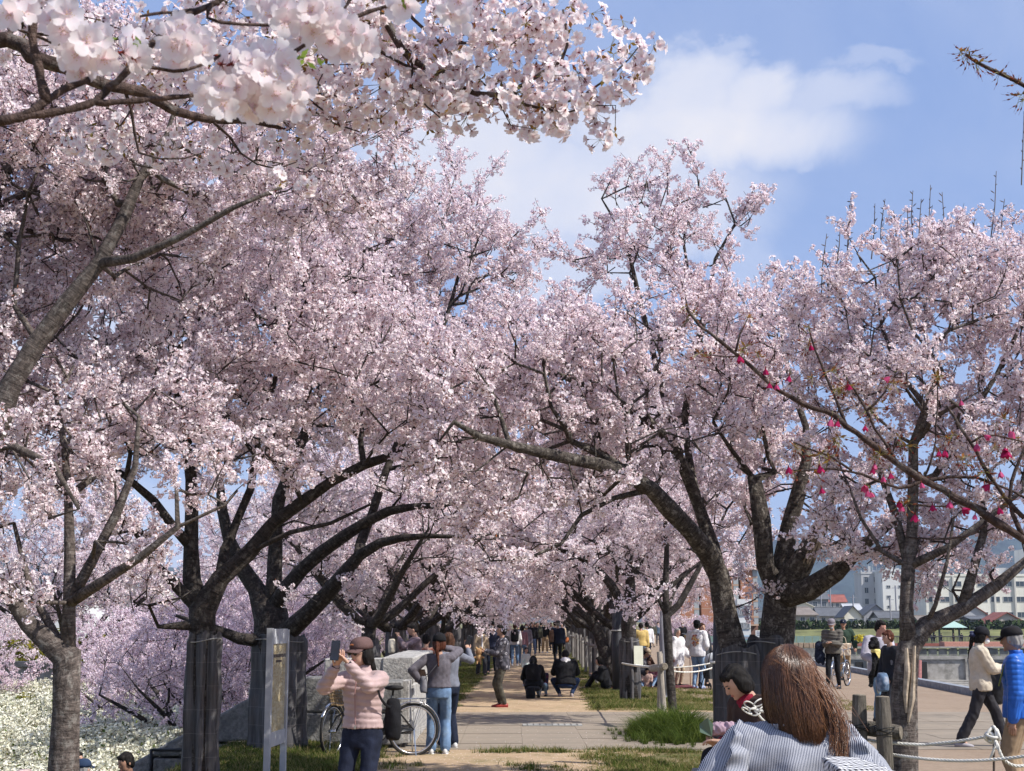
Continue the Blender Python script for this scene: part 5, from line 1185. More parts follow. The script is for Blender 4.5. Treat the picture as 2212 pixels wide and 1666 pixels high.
# poles: dark lamp post, grey utility pole, netted pole
M_POLED = flat('dark_painted_pole', (.035, .036, .042), .5); M_POLEG = flat('grey_painted_pole', (.30, .30, .33), .5)
def pole(x, yb, yt, Yq, r, m, label, band=None):
    b = P(x, yb, Yq); t = P(x, yt, Yq); rt = empty('pole', (b[0], Yq, 0), 0, label, 'pole'); mb = MB(); mb.tube(np.array([(b[0], Yq, -.1), (b[0], Yq, t[2] * .5), (t[0], Yq, t[2])]), r, 16); mb.build('shaft', m, rt, smooth=True, off=np.array(rt.location))
    mb = MB(); mb.tube(np.array([(b[0], Yq, -.02), (b[0], Yq, .06)]), r * 1.35, 16); mb.build('collar', m, rt, off=np.array(rt.location))
    if band: zb_ = P(x, band, Yq)[2]; mb = MB(); a = np.linspace(0, 2 * PI, 20); mb.tube(np.stack([b[0] + (r + .01) * np.cos(a), Yq + (r + .01) * np.sin(a), zb_ + 0 * a], -1), .018, 6, cap=False); mb.build('rope_band', M_ROPE, rt, off=np.array(rt.location))
    return rt
pole(1558, 1640, 1240, 17.5, .085, M_POLED, 'dark painted pole behind the leaning trunk of the twin-stemmed tree', 1431)
pole(1435, 1500, 1320, 33.5, .10, M_POLEG, 'light grey pole between the young cherry tree and its stakes')
pole(1334, 1488, 1318, 36.6, .13, M_POLED, 'dark straight pole left of the trunk with the paper notice', 1362)
# leaning netted trunk left of the dark pole
base = P(1322, 1478, 38.5) * (1, 1, 0)
lt = empty('cherry_tree', base, 0, 'leaning cherry trunk propped left of the dark straight pole', 'cherry tree')
mb = MB(); limb_mesh([(np.vstack([PL([(1331, 1480, 38.5), (1318, 1440, 38.5), (1303, 1400, 38.5), (1293, 1370, 38.5), (1276, 1340, 38.5), (1250, 1320, 38.5), (1215, 1300, 38.5)])]), np.array([.20, .19, .17, .15, .12, .08, .05])), (PL([(1290, 1368, 38.5), (1278, 1320, 38.5), (1262, 1280, 38.5), (1250, 1240, 38.5)]), np.array([.10, .08, .06, .04]))], mb)
mb.build('trunk', M_BARK, lt, smooth=True, attrs=True, off=base)
# support stakes of the right row
k = 0; Yq = 41.0
M_STK = mat('stake_grey', (.24, .225, .205), .9, var=.25, scale=5, stretch=(8, 8, 1))
sm = MB(); log(sm, (-.32, 0, -.05), (-.32, 0, 1.15), .055, 8); sme = sm.mesh('stake', [M_STK]); sm = MB(); log(sm, (.32, 0, -.05), (.34, 0, 1.2), .055, 8); sme2 = sm.mesh('stake', [M_STK]); sm = MB(); log(sm, (-.45, 0, .98), (.45, 0, 1.0), .045, 8); sme3 = sm.mesh('crossbar', [M_STK])
while Yq < 120:
    r_ = empty('tree_stake', (1.75 + .018 * Yq, Yq, 0), rng.uniform(1.2, 1.9), 'grey support stakes with a crossbar, %s set along the right row' % ordn[k], 'tree stakes', 'support stakes along the right row')
    link('stake', sme, r_); link('stake', sme2, r_); link('crossbar', sme3, r_); Yq += 4.2 + .3 * k; k += 1

# gingham bag and stone bench beside the seated pair
# ------------------------------------------------------------------ river side
o = grid('river', np.linspace(10, 500, 6), np.linspace(10, 276, 8), lambda a, b: a * 0 - 3.62, flat('river_water', (.05, .06, .05), .12, spec=.6)); o['label'] = 'low river water beyond the plaza'
bk = []
br = empty('concrete_weir', (40, 118, -3.7), 0, 'concrete weir wall with openings and a walkway across the river', 'weir'); wo2 = np.array(br.location)
def wb(name, x0, x1, y0, y1, Yq, dep, m, parent=None, off=None, mk=None):
    a = P(x0, y0, Yq); b = P(x1, y1, Yq); mb = mk or MB(); mb.box(((a[0] + b[0]) / 2, Yq + dep / 2, (a[2] + b[2]) / 2), (abs(b[0] - a[0]), dep, abs(a[2] - b[2])))
    return mb if mk else mb.build(name, m, parent if parent else br, off=off if off is not None else wo2)
M_DARK = flat('dark_opening', (.03, .03, .03), .9)
wb('walkway', 1820, 2260, 1417, 1424, 118, .5, M_CONC)
for x in range(1830, 2260, 22): wb('rail_panel', x, x + 18, 1401, 1416, 118.2, .12, M_CONCD)
wb('top_rail', 1820, 2260, 1397, 1400, 118, .4, M_CONC)
wb('back_wall', 1820, 2260, 1425, 1500, 118.15, 1, M_CONC)
for (x0, x1) in ((1848, 1866), (1878, 1905), (1988, 2004), (2095, 2110), (2150, 2168)): wb('opening', x0, x1, 1430, 1466, 118.08, .3, M_DARK)
for x in (1872, 1935, 2085, 2120, 2190): wb('pier', x, x + 7, 1424, 1490, 117.9, 1.6, M_CONC)
mb = MB(); mb.tube(np.array([P(1984, 1490, 117.5), P(1984, 1426, 117.5)]), .26, 12); mb.build('pink_pipe', flat('faded_red_pipe', (.42, .18, .17), .7, var=.2), br, off=wo2)
for k in range(5): wb('step', 2010 - k * 4, 2100, 1470 + k * 5, 1475 + k * 5, 117 - k, 1.2, M_CONC)
# rubble mounds and river grass
mb = MB(); r_ = np.random.default_rng(8)
for (x, y, Yq, R) in ((1880, 1482, 80, 2.6), (1950, 1488, 85, 3.2), (2020, 1496, 76, 2.0), (1920, 1470, 95, 3.0)):
    c = P(x, y, Yq); mb.ball((c[0], c[1], -3.7), (R * 1.6, R, 1.5), 12, 8)
o = mb.build('rubble_mound', mat('dark_rubble', (.13, .12, .11), .95, var=.4, scale=3, bump=2, bscale=8), None, kind='stuff', smooth=True); o['label'] = 'dark rubble mounds on the river bed'
# tan wall with green fence and notices, left side of the river view
Yt = 150
rw = empty('river_wall', (P(1650, 1430, Yt)[0], Yt, -3), 0, 'long tan and grey stone river wall with a green fence on top', 'river wall'); ro = np.array(rw.location)
M_TAN = mat('tan_stone', (.36, .27, .19), .9, var=.25, scale=.6, bump=.6, bscale=4)
x = 1500
mbt = MB(); mbg = MB()
while x < 1840:
    L = rng.uniform(7, 12); a = P(x, 1389, Yt); b = P(x + L - .4, 1400, Yt); mb = MB(); mb.rock(((a[0] + b[0]) / 2, Yt + .5, (a[2] + b[2]) / 2), (b[0] - a[0], 1, a[2] - b[2]), rng, bev=.08, rough=.05); mb.build('tan_block', M_TAN, rw, off=ro); x += L
wb('grey_face', 1500, 1850, 1400.5, 1432, Yt - .1, 1.2, M_CONCD, rw, ro); wb('ledge', 1500, 1850, 1421, 1427, Yt - 2, 2.5, M_CONC, rw, ro); wb('lower_face', 1500, 1850, 1427, 1470, Yt - 1.5, 1.2, M_CONCD, rw, ro)
M_GF = flat('green_fence', (.20, .29, .25), .6)
for x in range(1500, 1840, 17): wb('fence_panel', x, x + 16.2, 1374, 1388.5, Yt + .4, .08, M_GF, rw, ro)
M_WHT = flat('white_panel', (.74, .74, .72), .5); M_BLU = flat('light_blue_panel', (.30, .50, .66), .5)
for (x0, x1, y0, y1, m, lb) in ((1568, 1582, 1363, 1388, M_WHT, 'narrow white notice on the green river fence'), (1604, 1624, 1373, 1382, M_BLU, 'light blue notice on the green river fence'), (1632, 1648, 1362, 1377, M_WHT, 'square white notice above the green river fence')):
    r_ = empty('notice', P((x0 + x1) / 2, y1, Yt - .2), 0, lb, 'notice'); off = np.array(r_.location)
    wb('board', x0, x1, y0, y1, Yt - .2, .08, m, r_, off); wb('post', x0 + 2, x0 + 3, y1, 1389, Yt - .2, .1, M_POLEG, r_, off); wb('post', x1 - 3, x1 - 2, y1, 1389, Yt - .2, .1, M_POLEG, r_, off)
    mk = MB()
    for k in range(3): a = P(x0 + 3, y0 + 3 + k * (y1 - y0 - 4) / 3, Yt - .25); b = P(x1 - 3, y0 + 3, Yt - .25); mk.box(((a[0] + b[0]) / 2, Yt - .215, a[2]), (b[0] - a[0], .02, .10))
    mk.build('print_lines', flat('notice_print', (.35, .36, .40), .6), r_, off=off)
# red-decked promenade with railing on the far bank
Yf = 232
pm_ = empty('red_footbridge', (P(1990, 1395, Yf)[0], Yf, -3.4), 0, 'long footbridge with a salmon red edge and dark railing far across the river', 'footbridge'); po = np.array(pm_.location)
wb('deck', 1790, 2090, 1390, 1396, Yf, 3, flat('brick_red_edge', (.34, .12, .09), .8, var=.2), pm_, po); wb('deck_bay', 2040, 2290, 1387, 1400, Yf - 4, 3, flat('salmon_edge', (.58, .27, .20), .8, var=.15), pm_, po)
wb('girder', 1790, 2290, 1396, 1400, Yf + .5, 2, M_CONC, pm_, po)
mk = MB()
for x in np.arange(1792, 2290, 3.0): a = P(x, 1375, Yf + .1); b = P(x, 1390, Yf + .1); mk.tube(np.array([b, a]), .05, 4, cap=False)
mk.tube(np.array([P(1790, 1375, Yf), P(2290, 1375, Yf)]), .07, 4)
mk.build('railing', flat('dark_railing', (.06, .06, .065), .6), pm_, off=po)
for x in (1820, 1900, 1980, 2060, 2140, 2220): wb('bridge_pier', x, x + 8, 1400, 1436, Yf + 1, 1.6, M_CONC, pm_, po)
# far bank: grass slope, hedge
Yh = 292
mb = MB(); a = P(1480, 1390, 276); b = P(2400, 1390, 276)
gs = grid('grass_slope', np.linspace(30, 240, 30), np.linspace(268, 292, 6), lambda X, Y_: -3.4 + 3.5 * sstep(270, 291, Y_) + .15 * np.sin(X * .7) , mat('dry_green_slope', (.145, .15, .06), .95, var=.3, scale=.25)); gs['label'] = 'yellow green grass slope on the far river bank'
mb = MB(); r_ = np.random.default_rng(4)
for x in np.arange(28, 200, 1.1):
    for k in range(46):
        q = np.array((x + r_.uniform(-.6, .6), 292.4 + r_.uniform(-.5, 1.6), r_.uniform(-.3, 1.75))); d = r_.normal(size=3) * .28; e = r_.normal(size=3) * .28; mb.add([q - d, q + e, q + d, q - e], [(0, 1, 2, 3)])
o = mb.build('hedge', mat('dark_hedge', (.035, .055, .018), .95, var=.5, scale=1.2, bump=3, bscale=3)); tag(o, 'long clipped dark green hedge on top of the far bank', 'hedge')

# ------------------------------------------------------------------ houses
def W(c): return mat('wall_%02d%02d%02d' % tuple(int(q * 99) for q in c), c, .8, var=.08, scale=.5, dirt=tuple(q * .72 for q in c), dscale=.25, stretch=(1, 1, .35))
M_TILE = mat('grey_roof_tile', (.105, .11, .12), .7, var=.12, scale=.8, bump=.8, bscale=2); M_TILEB = mat('brown_roof_tile', (.20, .17, .15), .8, var=.12, scale=.8); M_TILER = mat('red_roof_tile', (.26, .09, .07), .8, var=.15, scale=.8); M_GLASS = flat('window_glass', (.06, .08, .10), .15, spec=.6)
def house(x0, x1, ye, yr, yb, Yq, wall, roof, label, gable=False, win=3, dep=9.0, rows=1, hip=False, cat='house'):
    """front between pixel x0..x1, eaves at ye, ridge at yr, foot at yb"""
    a = P(x0, ye, Yq); b = P(x1, yb, Yq); r = P((x0 + x1) / 2, yr, Yq); w_ = b[0] - a[0]; h = a[2] - b[2]; hr = r[2] - a[2]
    rt = empty('house', (a[0] + w_ / 2, Yq, b[2]), 0, label, cat)
    mb = MB(); z0 = -b[2] - .3 if b[2] > 0 else -.5
    mb.box((0, dep / 2, (h + z0) / 2), (w_, dep, h - z0))
    if gable: mb.add([(-w_ / 2, .003, h), (w_ / 2, .003, h), (0, .003, h + hr * .96), (-w_ / 2, dep - .003, h), (w_ / 2, dep - .003, h), (0, dep - .003, h + hr * .96)], [(0, 1, 2), (5, 4, 3)])
    mb.build('wall', wall, rt)
    e = .5; t = .18; mb = MB()
    def slabs(p): # four points -> thick slab
        p = [np.array(q, float) for q in p]; up = np.array((0, 0, t)); mb.add(p + [q + up for q in p], [(3, 2, 1, 0), (4, 5, 6, 7), (0, 1, 5, 4), (1, 2, 6, 5), (2, 3, 7, 6), (3, 0, 4, 7)])
    x_ = w_ / 2 + e
    if gable: k = hr / (w_ / 2); slabs([(-x_, -e, h - e * k), (0, -e, h + hr), (0, dep + e, h + hr), (-x_, dep + e, h - e * k)]); slabs([(0, -e, h + hr), (x_, -e, h - e * k), (x_, dep + e, h - e * k), (0, dep + e, h + hr)])
    else:
        i = w_ * .22 if hip else 0; k = hr / (dep / 2)
        slabs([(-x_, -e, h - e * k), (x_, -e, h - e * k), (x_ - i, dep / 2, h + hr), (-x_ + i, dep / 2, h + hr)]); slabs([(x_, dep + e, h - e * k), (-x_, dep + e, h - e * k), (-x_ + i, dep / 2, h + hr), (x_ - i, dep / 2, h + hr)])
        if hip:
            for sg in (-1, 1): mb.add([(sg * x_, -e, h - e * k + .02), (sg * x_, dep + e, h - e * k + .02), (sg * (x_ - i), dep / 2, h + hr + t)], [(0, 1, 2) if sg > 0 else (2, 1, 0)])
        else: 
            for sg in (-1, 1): mb.add([(sg * (w_ / 2), 0, h), (sg * (w_ / 2), dep, h), (sg * (w_ / 2), dep / 2, h + hr)], [(0, 1, 2) if sg > 0 else (2, 1, 0)])
    ro_ = mb.build('roof', roof, rt)
    if not gable: m3 = MB(); m3.tube(np.array([(-x_ + (w_ * .22 if hip else 0), dep / 2, h + hr + t), (x_ - (w_ * .22 if hip else 0), dep / 2, h + hr + t)]), .18, 6); m3.build('ridge', roof, ro_)
    for rr in range(rows):
        for i in range(win):
            cx = (-.5 + (i + .5) / win) * w_; ww = min(w_ / win * .5, 2.2); wh = min(h / rows * .5, 1.4); cz = h * (rr + .55) / rows
            fr_ = MB(); 
            for (dx, dz, sx, sz) in ((0, wh / 2, ww + .16, .08), (0, -wh / 2, ww + .16, .08), (-ww / 2, 0, .08, wh), (ww / 2, 0, .08, wh), (0, 0, .05, wh)): fr_.box((cx + dx, -.03, cz + dz), (sx, .10, sz))
            f_ = fr_.build('window', W((.55, .55, .55)), rt); g = MB(); g.box((cx, -.006, cz), (ww, .03, wh)); g.build('pane', M_GLASS, f_)
    return rt
HS = [(1703, 1765, 1328, 1313, 1354, 340, (.42, .38, .34), M_TILEB, 'low house with a broad brown hipped roof, just right of the twin-stemmed trunk', False, 3, 1, True),
      (1708, 1762, 1313, 1300, 1330, 380, (.74, .71, .62), flat('cream_roof', (.66, .63, .55), .7), 'cream house with a sloping pale roof behind the brown hipped roof', True, 2, 1, False),
      (1770, 1822, 1330, 1314, 1352, 350, (.50, .48, .45), M_TILE, 'house with a dark tiled roof left of the white gable', False, 3, 1, False),
      (1824, 1862, 1330, 1310, 1360, 330, (.72, .69, .60), M_TILE, 'white gabled house with one square window', True, 1, 1, False),
      (1866, 1920, 1328, 1307, 1358, 345, (.36, .36, .38), M_TILE, 'grey house with a dark ridged roof behind the couple with the dog', True, 2, 1, False),
      (1900, 1955, 1335, 1322, 1358, 335, (.60, .60, .60), M_TILE, 'low grey roofed house right behind the split trunk', False, 3, 1, False),
      (1712, 1790, 1294, 1281, 1318, 430, (.25, .26, .28), M_TILE, 'long dark roofed house on the second row', False, 4, 1, False),
      (1790, 1828, 1300, 1286, 1318, 440, (.58, .56, .55), M_TILER, 'house with a reddish roof edge in the second row', False, 3, 1, False),
      (1828, 1862, 1318, 1306, 1340, 400, (.62, .62, .62), flat('light_grey_roof', (.42, .43, .45), .7), 'small house with a light grey roof above the white gable', False, 2, 1, False),
      (1722, 1760, 1272, 1262, 1296, 500, (.66, .62, .48), M_TILE, 'cream house with a low roof high on the third row', False, 3, 1, False),
      (2060, 2130, 1325, 1303, 1352, 350, (.40, .41, .44), M_TILER, 'grey gabled house with a dull red roof at the right', True, 1, 1, False),
      (2138, 2215, 1345, 1324, 1372, 300, (.48, .44, .40), M_TILER, 'house with a brick red roof behind the blue jacket', True, 2, 1, False),
      (2098, 2135, 1338, 1333, 1356, 320, (.10, .11, .13), M_TILE, 'small dark shed roof above the cap of the masked walker', False, 1, 1, False),
      (1990, 2052, 1345, 1332, 1362, 330, (.48, .42, .38), M_TILEB, 'brown low house left of the green pavilion roof', False, 3, 1, False),
      (1625, 1665, 1335, 1322, 1362, 300, (.34, .33, .32), M_TILE, 'dark roofed house between the two stems of the old tree', False, 2, 1, True),
      (1532, 1575, 1322, 1300, 1368, 240, (.20, .21, .24), flat('slate_roof', (.10, .11, .13), .7), 'dark slate gabled house left of the old tree, behind the hooded visitor', True, 1, 1, False)]
for (x0, x1, ye, yr, yb, Yq, wc, rf, lb, gb, wn, rows, hp) in HS: house(x0, x1, ye, yr, yb, Yq, W(wc), rf, lb, gb, wn, 8, rows, hp)

def block(x0, x1, yt, yb, Yq, wall, label, floors, cols, dep=14, glass=M_GLASS, wfrac=.6, hfrac=.4, name='office_building', cat='building', extras=None, sw=.3):
    a = P(x0, yt, Yq); b = P(x1, yb, Yq); w_ = b[0] - a[0]; h = a[2] - b[2]; rt = empty(name, (a[0] + w_ / 2, Yq, b[2]), 0, label, cat)
    mb = MB(); mb.box((0, dep / 2, h / 2 - 1), (w_, dep, h + 2)); mb.build('wall', wall, rt)
    mb = MB()
    for (cx, cy_, sx, sy) in ((0, -.02, w_ + .3, .3), (0, dep + .02, w_ + .3, .3), (-w_ / 2, dep / 2, .3, dep), (w_ / 2, dep / 2, .3, dep)): mb.box((cx, cy_, h + .35), (sx, sy, .7))
    mb.build('parapet', wall, rt)
    if w_ > 6:
        for k in range(4): mb = MB(); sx_ = w_ * (.05 + .03 * k); mb.box((w_ * (-.36 + .22 * k), dep * .4, h + .7 + .35 * (k % 3)), (sx_, 1.6, 1.2 + .7 * (k % 3))); mb.tube(np.array([(w_ * (-.30 + .22 * k), 1, h), (w_ * (-.30 + .22 * k), 1, h + 3.2)]), .06, 4); mb.build('roof_equipment', W((.45, .45, .44)), rt)
    for f_ in range(floors):
        for c_ in range(cols):
            cx = (-.5 + (c_ + .5) / cols) * w_; cz = h * (f_ + .5) / floors; ww = w_ / cols * wfrac; wh = h / floors * hfrac
            mb = MB(); 
            for (dx, dz, sx, sz) in ((0, wh / 2, ww + .2, .1), (0, -wh / 2, ww + .2, .1), (-ww / 2, 0, .1, wh), (ww / 2, 0, .1, wh), (0, 0, .08, wh)): mb.box((cx + dx, -.04, cz + dz), (sx, .14, sz))
            q = mb.build('window', W((.50, .50, .50)), rt); g = MB(); g.box((cx, -.01, cz), (ww, .04, wh)); g.build('pane', glass, q)
    return rt
ob = block(1998, 2330, 1245, 1345, 420, W((.74, .72, .64)), 'long white office building with rows of dark windows at the right', 3, 12, 20, wfrac=.72, hfrac=.34)
mb = MB(); mb.box((18, 8, 17.5), (18, 10, 8)); mb.build('roof_block', W((.72, .70, .63)), ob)
for x in np.linspace(-20, 22, 8):
    mb = MB(); mb.box((x, -.25, 6.5), (.5, .5, 13.6)); mb.build('pilaster', W((.62, .60, .55)), ob)
block(1905, 1960, 1235, 1322, 470, W((.70, .70, .68)), 'tall plain white building behind the split trunk', 4, 2, 12, wfrac=.3, hfrac=.25)
block(1860, 1905, 1240, 1335, 480, W((.52, .52, .52)), 'grey stair-tower building left of the plain white one', 4, 2, 10, wfrac=.4, hfrac=.5)
block(1752, 1785, 1255, 1282, 620, W((.70, .70, .68)), 'small white building far up behind the roofs', 2, 3, 10, wfrac=.5)
block(1985, 2030, 1268, 1330, 520, W((.60, .57, .52)), 'beige building behind the tree fork, left of the white office', 3, 3, 10, wfrac=.5)
# orange apartment house with balconies
Ya = 210; a = P(1466, 1232, Ya); b = P(1640, 1352, Ya); w_ = b[0] - a[0]; h = a[2] - b[2]
ap = empty('apartment_building', (a[0] + w_ / 2, Ya, b[2]), 0, 'orange brick apartment building with stacked balconies behind the trees', 'apartment building')
M_OR = mat('orange_brick', (.44, .20, .12), .85, var=.12, scale=1.5, bump=.4, bscale=9); M_ORD = mat('brown_brick', (.24, .13, .10), .85, var=.12, scale=1.5); M_CREAM = flat('cream_band', (.55, .38, .27), .8)
mb = MB(); mb.box((0, 7, h / 2 - 1), (w_, 12, h + 2)); mb.build('wall', M_ORD, ap); fl = 7
for f_ in range(fl):
    z = h * f_ / fl
    for c_ in range(4):
        cx = (-.5 + (c_ + .5) / 4) * w_; bw = w_ / 4 * (.86 if c_ % 2 else .94)
        mb = MB(); mb.box((cx, .1, z + .12), (bw, 1.8, .22)); bal = mb.build('balcony', M_CREAM, ap)
        mb = MB(); mb.box((cx - bw * .14, -.75, z + .75), (bw * .70, .12, 1.05)); mb.build('parapet', M_OR, bal)
        mb = MB(); mb.box((cx + bw * .36, -.74, z + .75), (bw * .26, .05, 1.0)); mb.build('railing_glass', flat('frosted_panel', (.42, .43, .42), .3), bal)
        mb = MB(); mb.box((cx - bw / 2, .1, z + h / fl / 2), (.16, 1.7, h / fl)); mb.build('divider', M_OR, bal)
        mb = MB(); mb.box((cx + bw * .18, .99, z + 1.3), (bw * .34, .06, 1.9)); wv = mb.build('window', W((.50, .50, .50)), ap); mb = MB(); mb.box((cx + bw * .18, .95, z + 1.3), (bw * .30, .04, 1.75)); mb.build('pane', M_GLASS, wv)
mb = MB(); mb.box((0, 6, h + .25), (w_ + 1, 14.5, .4)); mb.build('roof', M_CREAM, ap)
# white house and signs between the stems
block(1595, 1622, 1308, 1366, 160, W((.72, .72, .70)), 'small white house front seen between the stems of the old tree', 2, 2, 6, name='house', cat='house')
# green pavilion
pv = P(2045, 1385, 250); gr = empty('pavilion', (pv[0], 250, pv[2]), 0, 'open pavilion with a pale green pyramid roof on the far bank', 'pavilion')
mb = MB(); k = 3072 / 250; w_ = 70 / k / 2; mb.add([(-w_, -w_, 2.3), (w_, -w_, 2.3), (w_, w_, 2.3), (-w_, w_, 2.3), (0, 0, 4.1)], [(0, 1, 4), (1, 2, 4), (2, 3, 4), (3, 0, 4), (3, 2, 1, 0)]); mb.build('roof', flat('verdigris_roof', (.33, .47, .42), .7), gr)
for sx in (-1, 1):
    for sy in (-1, 1): mb = MB(); mb.box((sx * w_ * .6, sy * w_ * .6, 1.1), (.28, .28, 2.4)); mb.build('column', flat('dark_column', (.10, .11, .10), .7), gr)
# utility poles among the houses
for (x, yt, Yq, lb) in ((1712, 1262, 330, 'utility pole over the brown hipped roof'), (1776, 1268, 410, 'shorter utility pole between the dark roofs of the second row'), (1796, 1250, 360, 'tallest utility pole, left of the white gable'), (1845, 1285, 340, 'low utility pole directly over the white gable'), (1925, 1290, 330, 'low utility pole before the plain white building'), (1938, 1265, 345, 'taller utility pole before the plain white building')):
    b = P(x, 1362, Yq); t = P(x, yt, Yq); rt = empty('utility_pole', (b[0], Yq, 0), 0, None, 'utility pole', 'utility poles among the far houses'); rt['label'] = lb
    mb = MB(); mb.tube(np.array([(0, 0, 0), (0, 0, t[2])]), .18, 6); mb.build('shaft', M_POLEG, rt); mb = MB(); mb.box((0, 0, t[2] - .6), (1.8, .12, .12)); mb.build('crossarm', M_POLEG, rt)

# ------------------------------------------------------------------ left background
cw = empty('concrete_retaining_wall', (-22, 58, LOW), 0, 'pale concrete retaining wall beyond the white flowering bushes', 'retaining wall'); co_ = np.array(cw.location)
M_CW = mat('streaked_concrete', (.44, .43, .41), .9, var=.15, scale=1.2, dirt=(.20, .20, .20), dscale=1.5, stretch=(3, 3, .4))
x = -200
while x < 520:
    a = P(x, 1440, 58); b = P(x + 70, 1500, 58); mb = MB(); mb.box(((a[0] + b[0]) / 2, 58.2, (a[2] + b[2]) / 2 - .6), (b[0] - a[0] - .03, .4, a[2] - b[2] + 1.2)); mb.build('panel', M_CW, cw, off=co_)
    mb = MB(); mb.box(((a[0] + b[0]) / 2, 58.1, a[2] + .1), (b[0] - a[0] - .03, .7, .2)); mb.build('coping', M_CONC, cw, off=co_); x += 70
M_OL = mat('olive_shrub', (.10, .105, .02), .95, var=.5, scale=2, bump=3, bscale=5)
block(-80, 120, 1318, 1352, 150, W((.40, .39, .36)), 'low long beige building with a dark window band at the left edge', 1, 5, 16, wfrac=.95, hfrac=.5, name='building')
block(120, 172, 1302, 1390, 110, W((.72, .73, .74)), 'narrow white building face behind the slender trunk', 2, 1, 8, wfrac=.2, hfrac=.2, name='building')
block(220, 330, 1288, 1325, 170, W((.55, .54, .50)), 'pale flat-roofed building seen under the blossoms at the left', 2, 6, 14, wfrac=.7, hfrac=.35, name='building')
block(330, 420, 1300, 1340, 150, W((.64, .60, .48)), 'cream building left of the straight netted trunk', 2, 5, 14, wfrac=.6, hfrac=.35, name='building')
block(-300, -60, 1300, 1360, 180, W((.50, .48, .45)), 'beige building just past the left edge', 2, 6, 14, wfrac=.6, hfrac=.35, name='building')
# ------------------------------------------------------------------ people
_bake = []
def cap(mb, p0, p1, r0, r1, sides=10, m=0):
    p0, p1 = np.asarray(p0, float), np.asarray(p1, float); d = p1 - p0; L = np.linalg.norm(d)
    if L < 1e-5: return mb.ball(p0, r0, m=m)
    d = d / L; pts = [p0 - d * r0 * .98, p0 - d * r0 * .7, p0, (p0 + p1) / 2, p1, p1 + d * r1 * .7, p1 + d * r1 * .98]; rr = [.12 * r0, r0 * .7, r0, (r0 + r1) / 2, r1, r1 * .7, .12 * r1]
    return mb.tube(np.array(pts), rr, sides, m)
def loft(mb, rings, sides=16, m=0):
    v = []
    for (c, rx, ry, ax, ay) in rings:
        for j in range(sides):
            a = 2 * PI * j / sides; v.append(np.asarray(c) + np.asarray(ax) * rx * math.cos(a) + np.asarray(ay) * ry * math.sin(a))
    k = len(rings); f = [(i * sides + j, i * sides + (j + 1) % sides, (i + 1) * sides + (j + 1) % sides, (i + 1) * sides + j) for i in range(k - 1) for j in range(sides)]
    f += [tuple(range(sides - 1, -1, -1)), tuple(range((k - 1) * sides, k * sides))]
    return mb.add(v, f, m)
def ik(S, T, a, b, pole):
    S, T, pole = (np.asarray(q, float) for q in (S, T, pole)); d = T - S; L = np.linalg.norm(d)
    if L > (a + b) * .995: T = S + d / L * (a + b) * .995; d = T - S; L = np.linalg.norm(d)
    L = max(L, abs(a - b) + .01); u = d / L; x = (a * a - b * b + L * L) / (2 * L); h = math.sqrt(max(a * a - x * x, 0)); p = pole - S; p = p - u * np.dot(p, u); p /= (np.linalg.norm(p) + 1e-9)
    return S + u * x + p * h, T
def baked(name, mb, mats, parent, voxel, smooth=3, post=None, add=None):
    o = mb.build(name, mats, parent, smooth=True)
    r = o.modifiers.new('r', 'REMESH'); r.mode = 'VOXEL'; r.voxel_size = voxel; r.use_smooth_shade = True
    if smooth: s = o.modifiers.new('s', 'SMOOTH'); s.iterations = smooth; s.factor = .5
    _bake.append((o, mats if isinstance(mats, (list, tuple)) else [mats], post, add)); return o
def bake_all():
    bpy.context.view_layer.update(); dg = bpy.context.evaluated_depsgraph_get()
    for o, mats, post, add in _bake:
        me = bpy.data.meshes.new_from_object(o.evaluated_get(dg)); old = o.data; nm = old.name; o.modifiers.clear(); me.name = nm
        k = len(me.vertices); co = np.empty(k * 3, np.float32); me.vertices.foreach_get('co', co); co = co.reshape(-1, 3)
        if post is not None:
            no = np.empty(k * 3, np.float32); me.vertices.foreach_get('normal', no); co = post(co, no.reshape(-1, 3)); me.vertices.foreach_set('co', co.astype(np.float32).ravel())
        if add is not None:
            m2 = MB(); f = np.empty(len(me.loops), np.int32); me.loops.foreach_get('vertex_index', f); lt = np.empty(len(me.polygons), np.int32); me.polygons.foreach_get('loop_total', lt)
            if (lt == 4).all(): m2.add(co, f.reshape(-1, 4))
            else:
                st = np.concatenate([[0], np.cumsum(lt)]); m2.add(co, [tuple(f[st[i]:st[i + 1]]) for i in range(len(lt))])
            m2.v.append(np.concatenate(add.v)); m2.buv.append(np.concatenate(add.buv)); base_n = m2.n
            for q in add.f: m2.f.append(q + base_n if isinstance(q, np.ndarray) else [tuple(i + base_n for i in t) for t in q])
            m2.m += add.m; m2.tint += add.tint; me = m2.mesh(nm, mats, smooth=True)
        me.materials.clear()
        for m in mats: me.materials.append(m)
        me.polygons.foreach_set('use_smooth', np.ones(len(me.polygons), bool)); me.update()
        o.data = me
def wob(p, f, s=0.0):
    x, y, z = p[:, 0] * f, p[:, 1] * f, p[:, 2] * f
    return (np.sin(x * 1.7 + y * .9 + s + np.sin(z * 1.3 + s)) + np.sin(y * 2.1 - z * 1.1 + s * 2 + np.sin(x * .8)) + np.sin(z * 1.9 + x * 1.2 + s * 3 + np.sin(y * 1.4 + s))) / 3
def wrinkle(a=.006, f=16, s=0.0, zst=.55):
    def g(co, no):
        q = co * np.array((1, 1, zst)); w_ = 1 - np.abs(wob(q, f, s)) * 2; w2 = wob(co, f * 2.6, s + 2); return co + no * (a * (w_ * .75 + .4 * w2))[:, None]
    return g
SK = flat('skin', (.50, .30, .215), .5, var=.06, scale=12, spec=.35); SK2 = flat('skin_tanned', (.42, .235, .16), .5, var=.06, scale=12, spec=.35)
def HR(c, nm):
    return mat(nm, c, .6, var=.35, scale=3, spec=.12, bump=.6, bscale=14, stretch=(16, 16, 1.2))
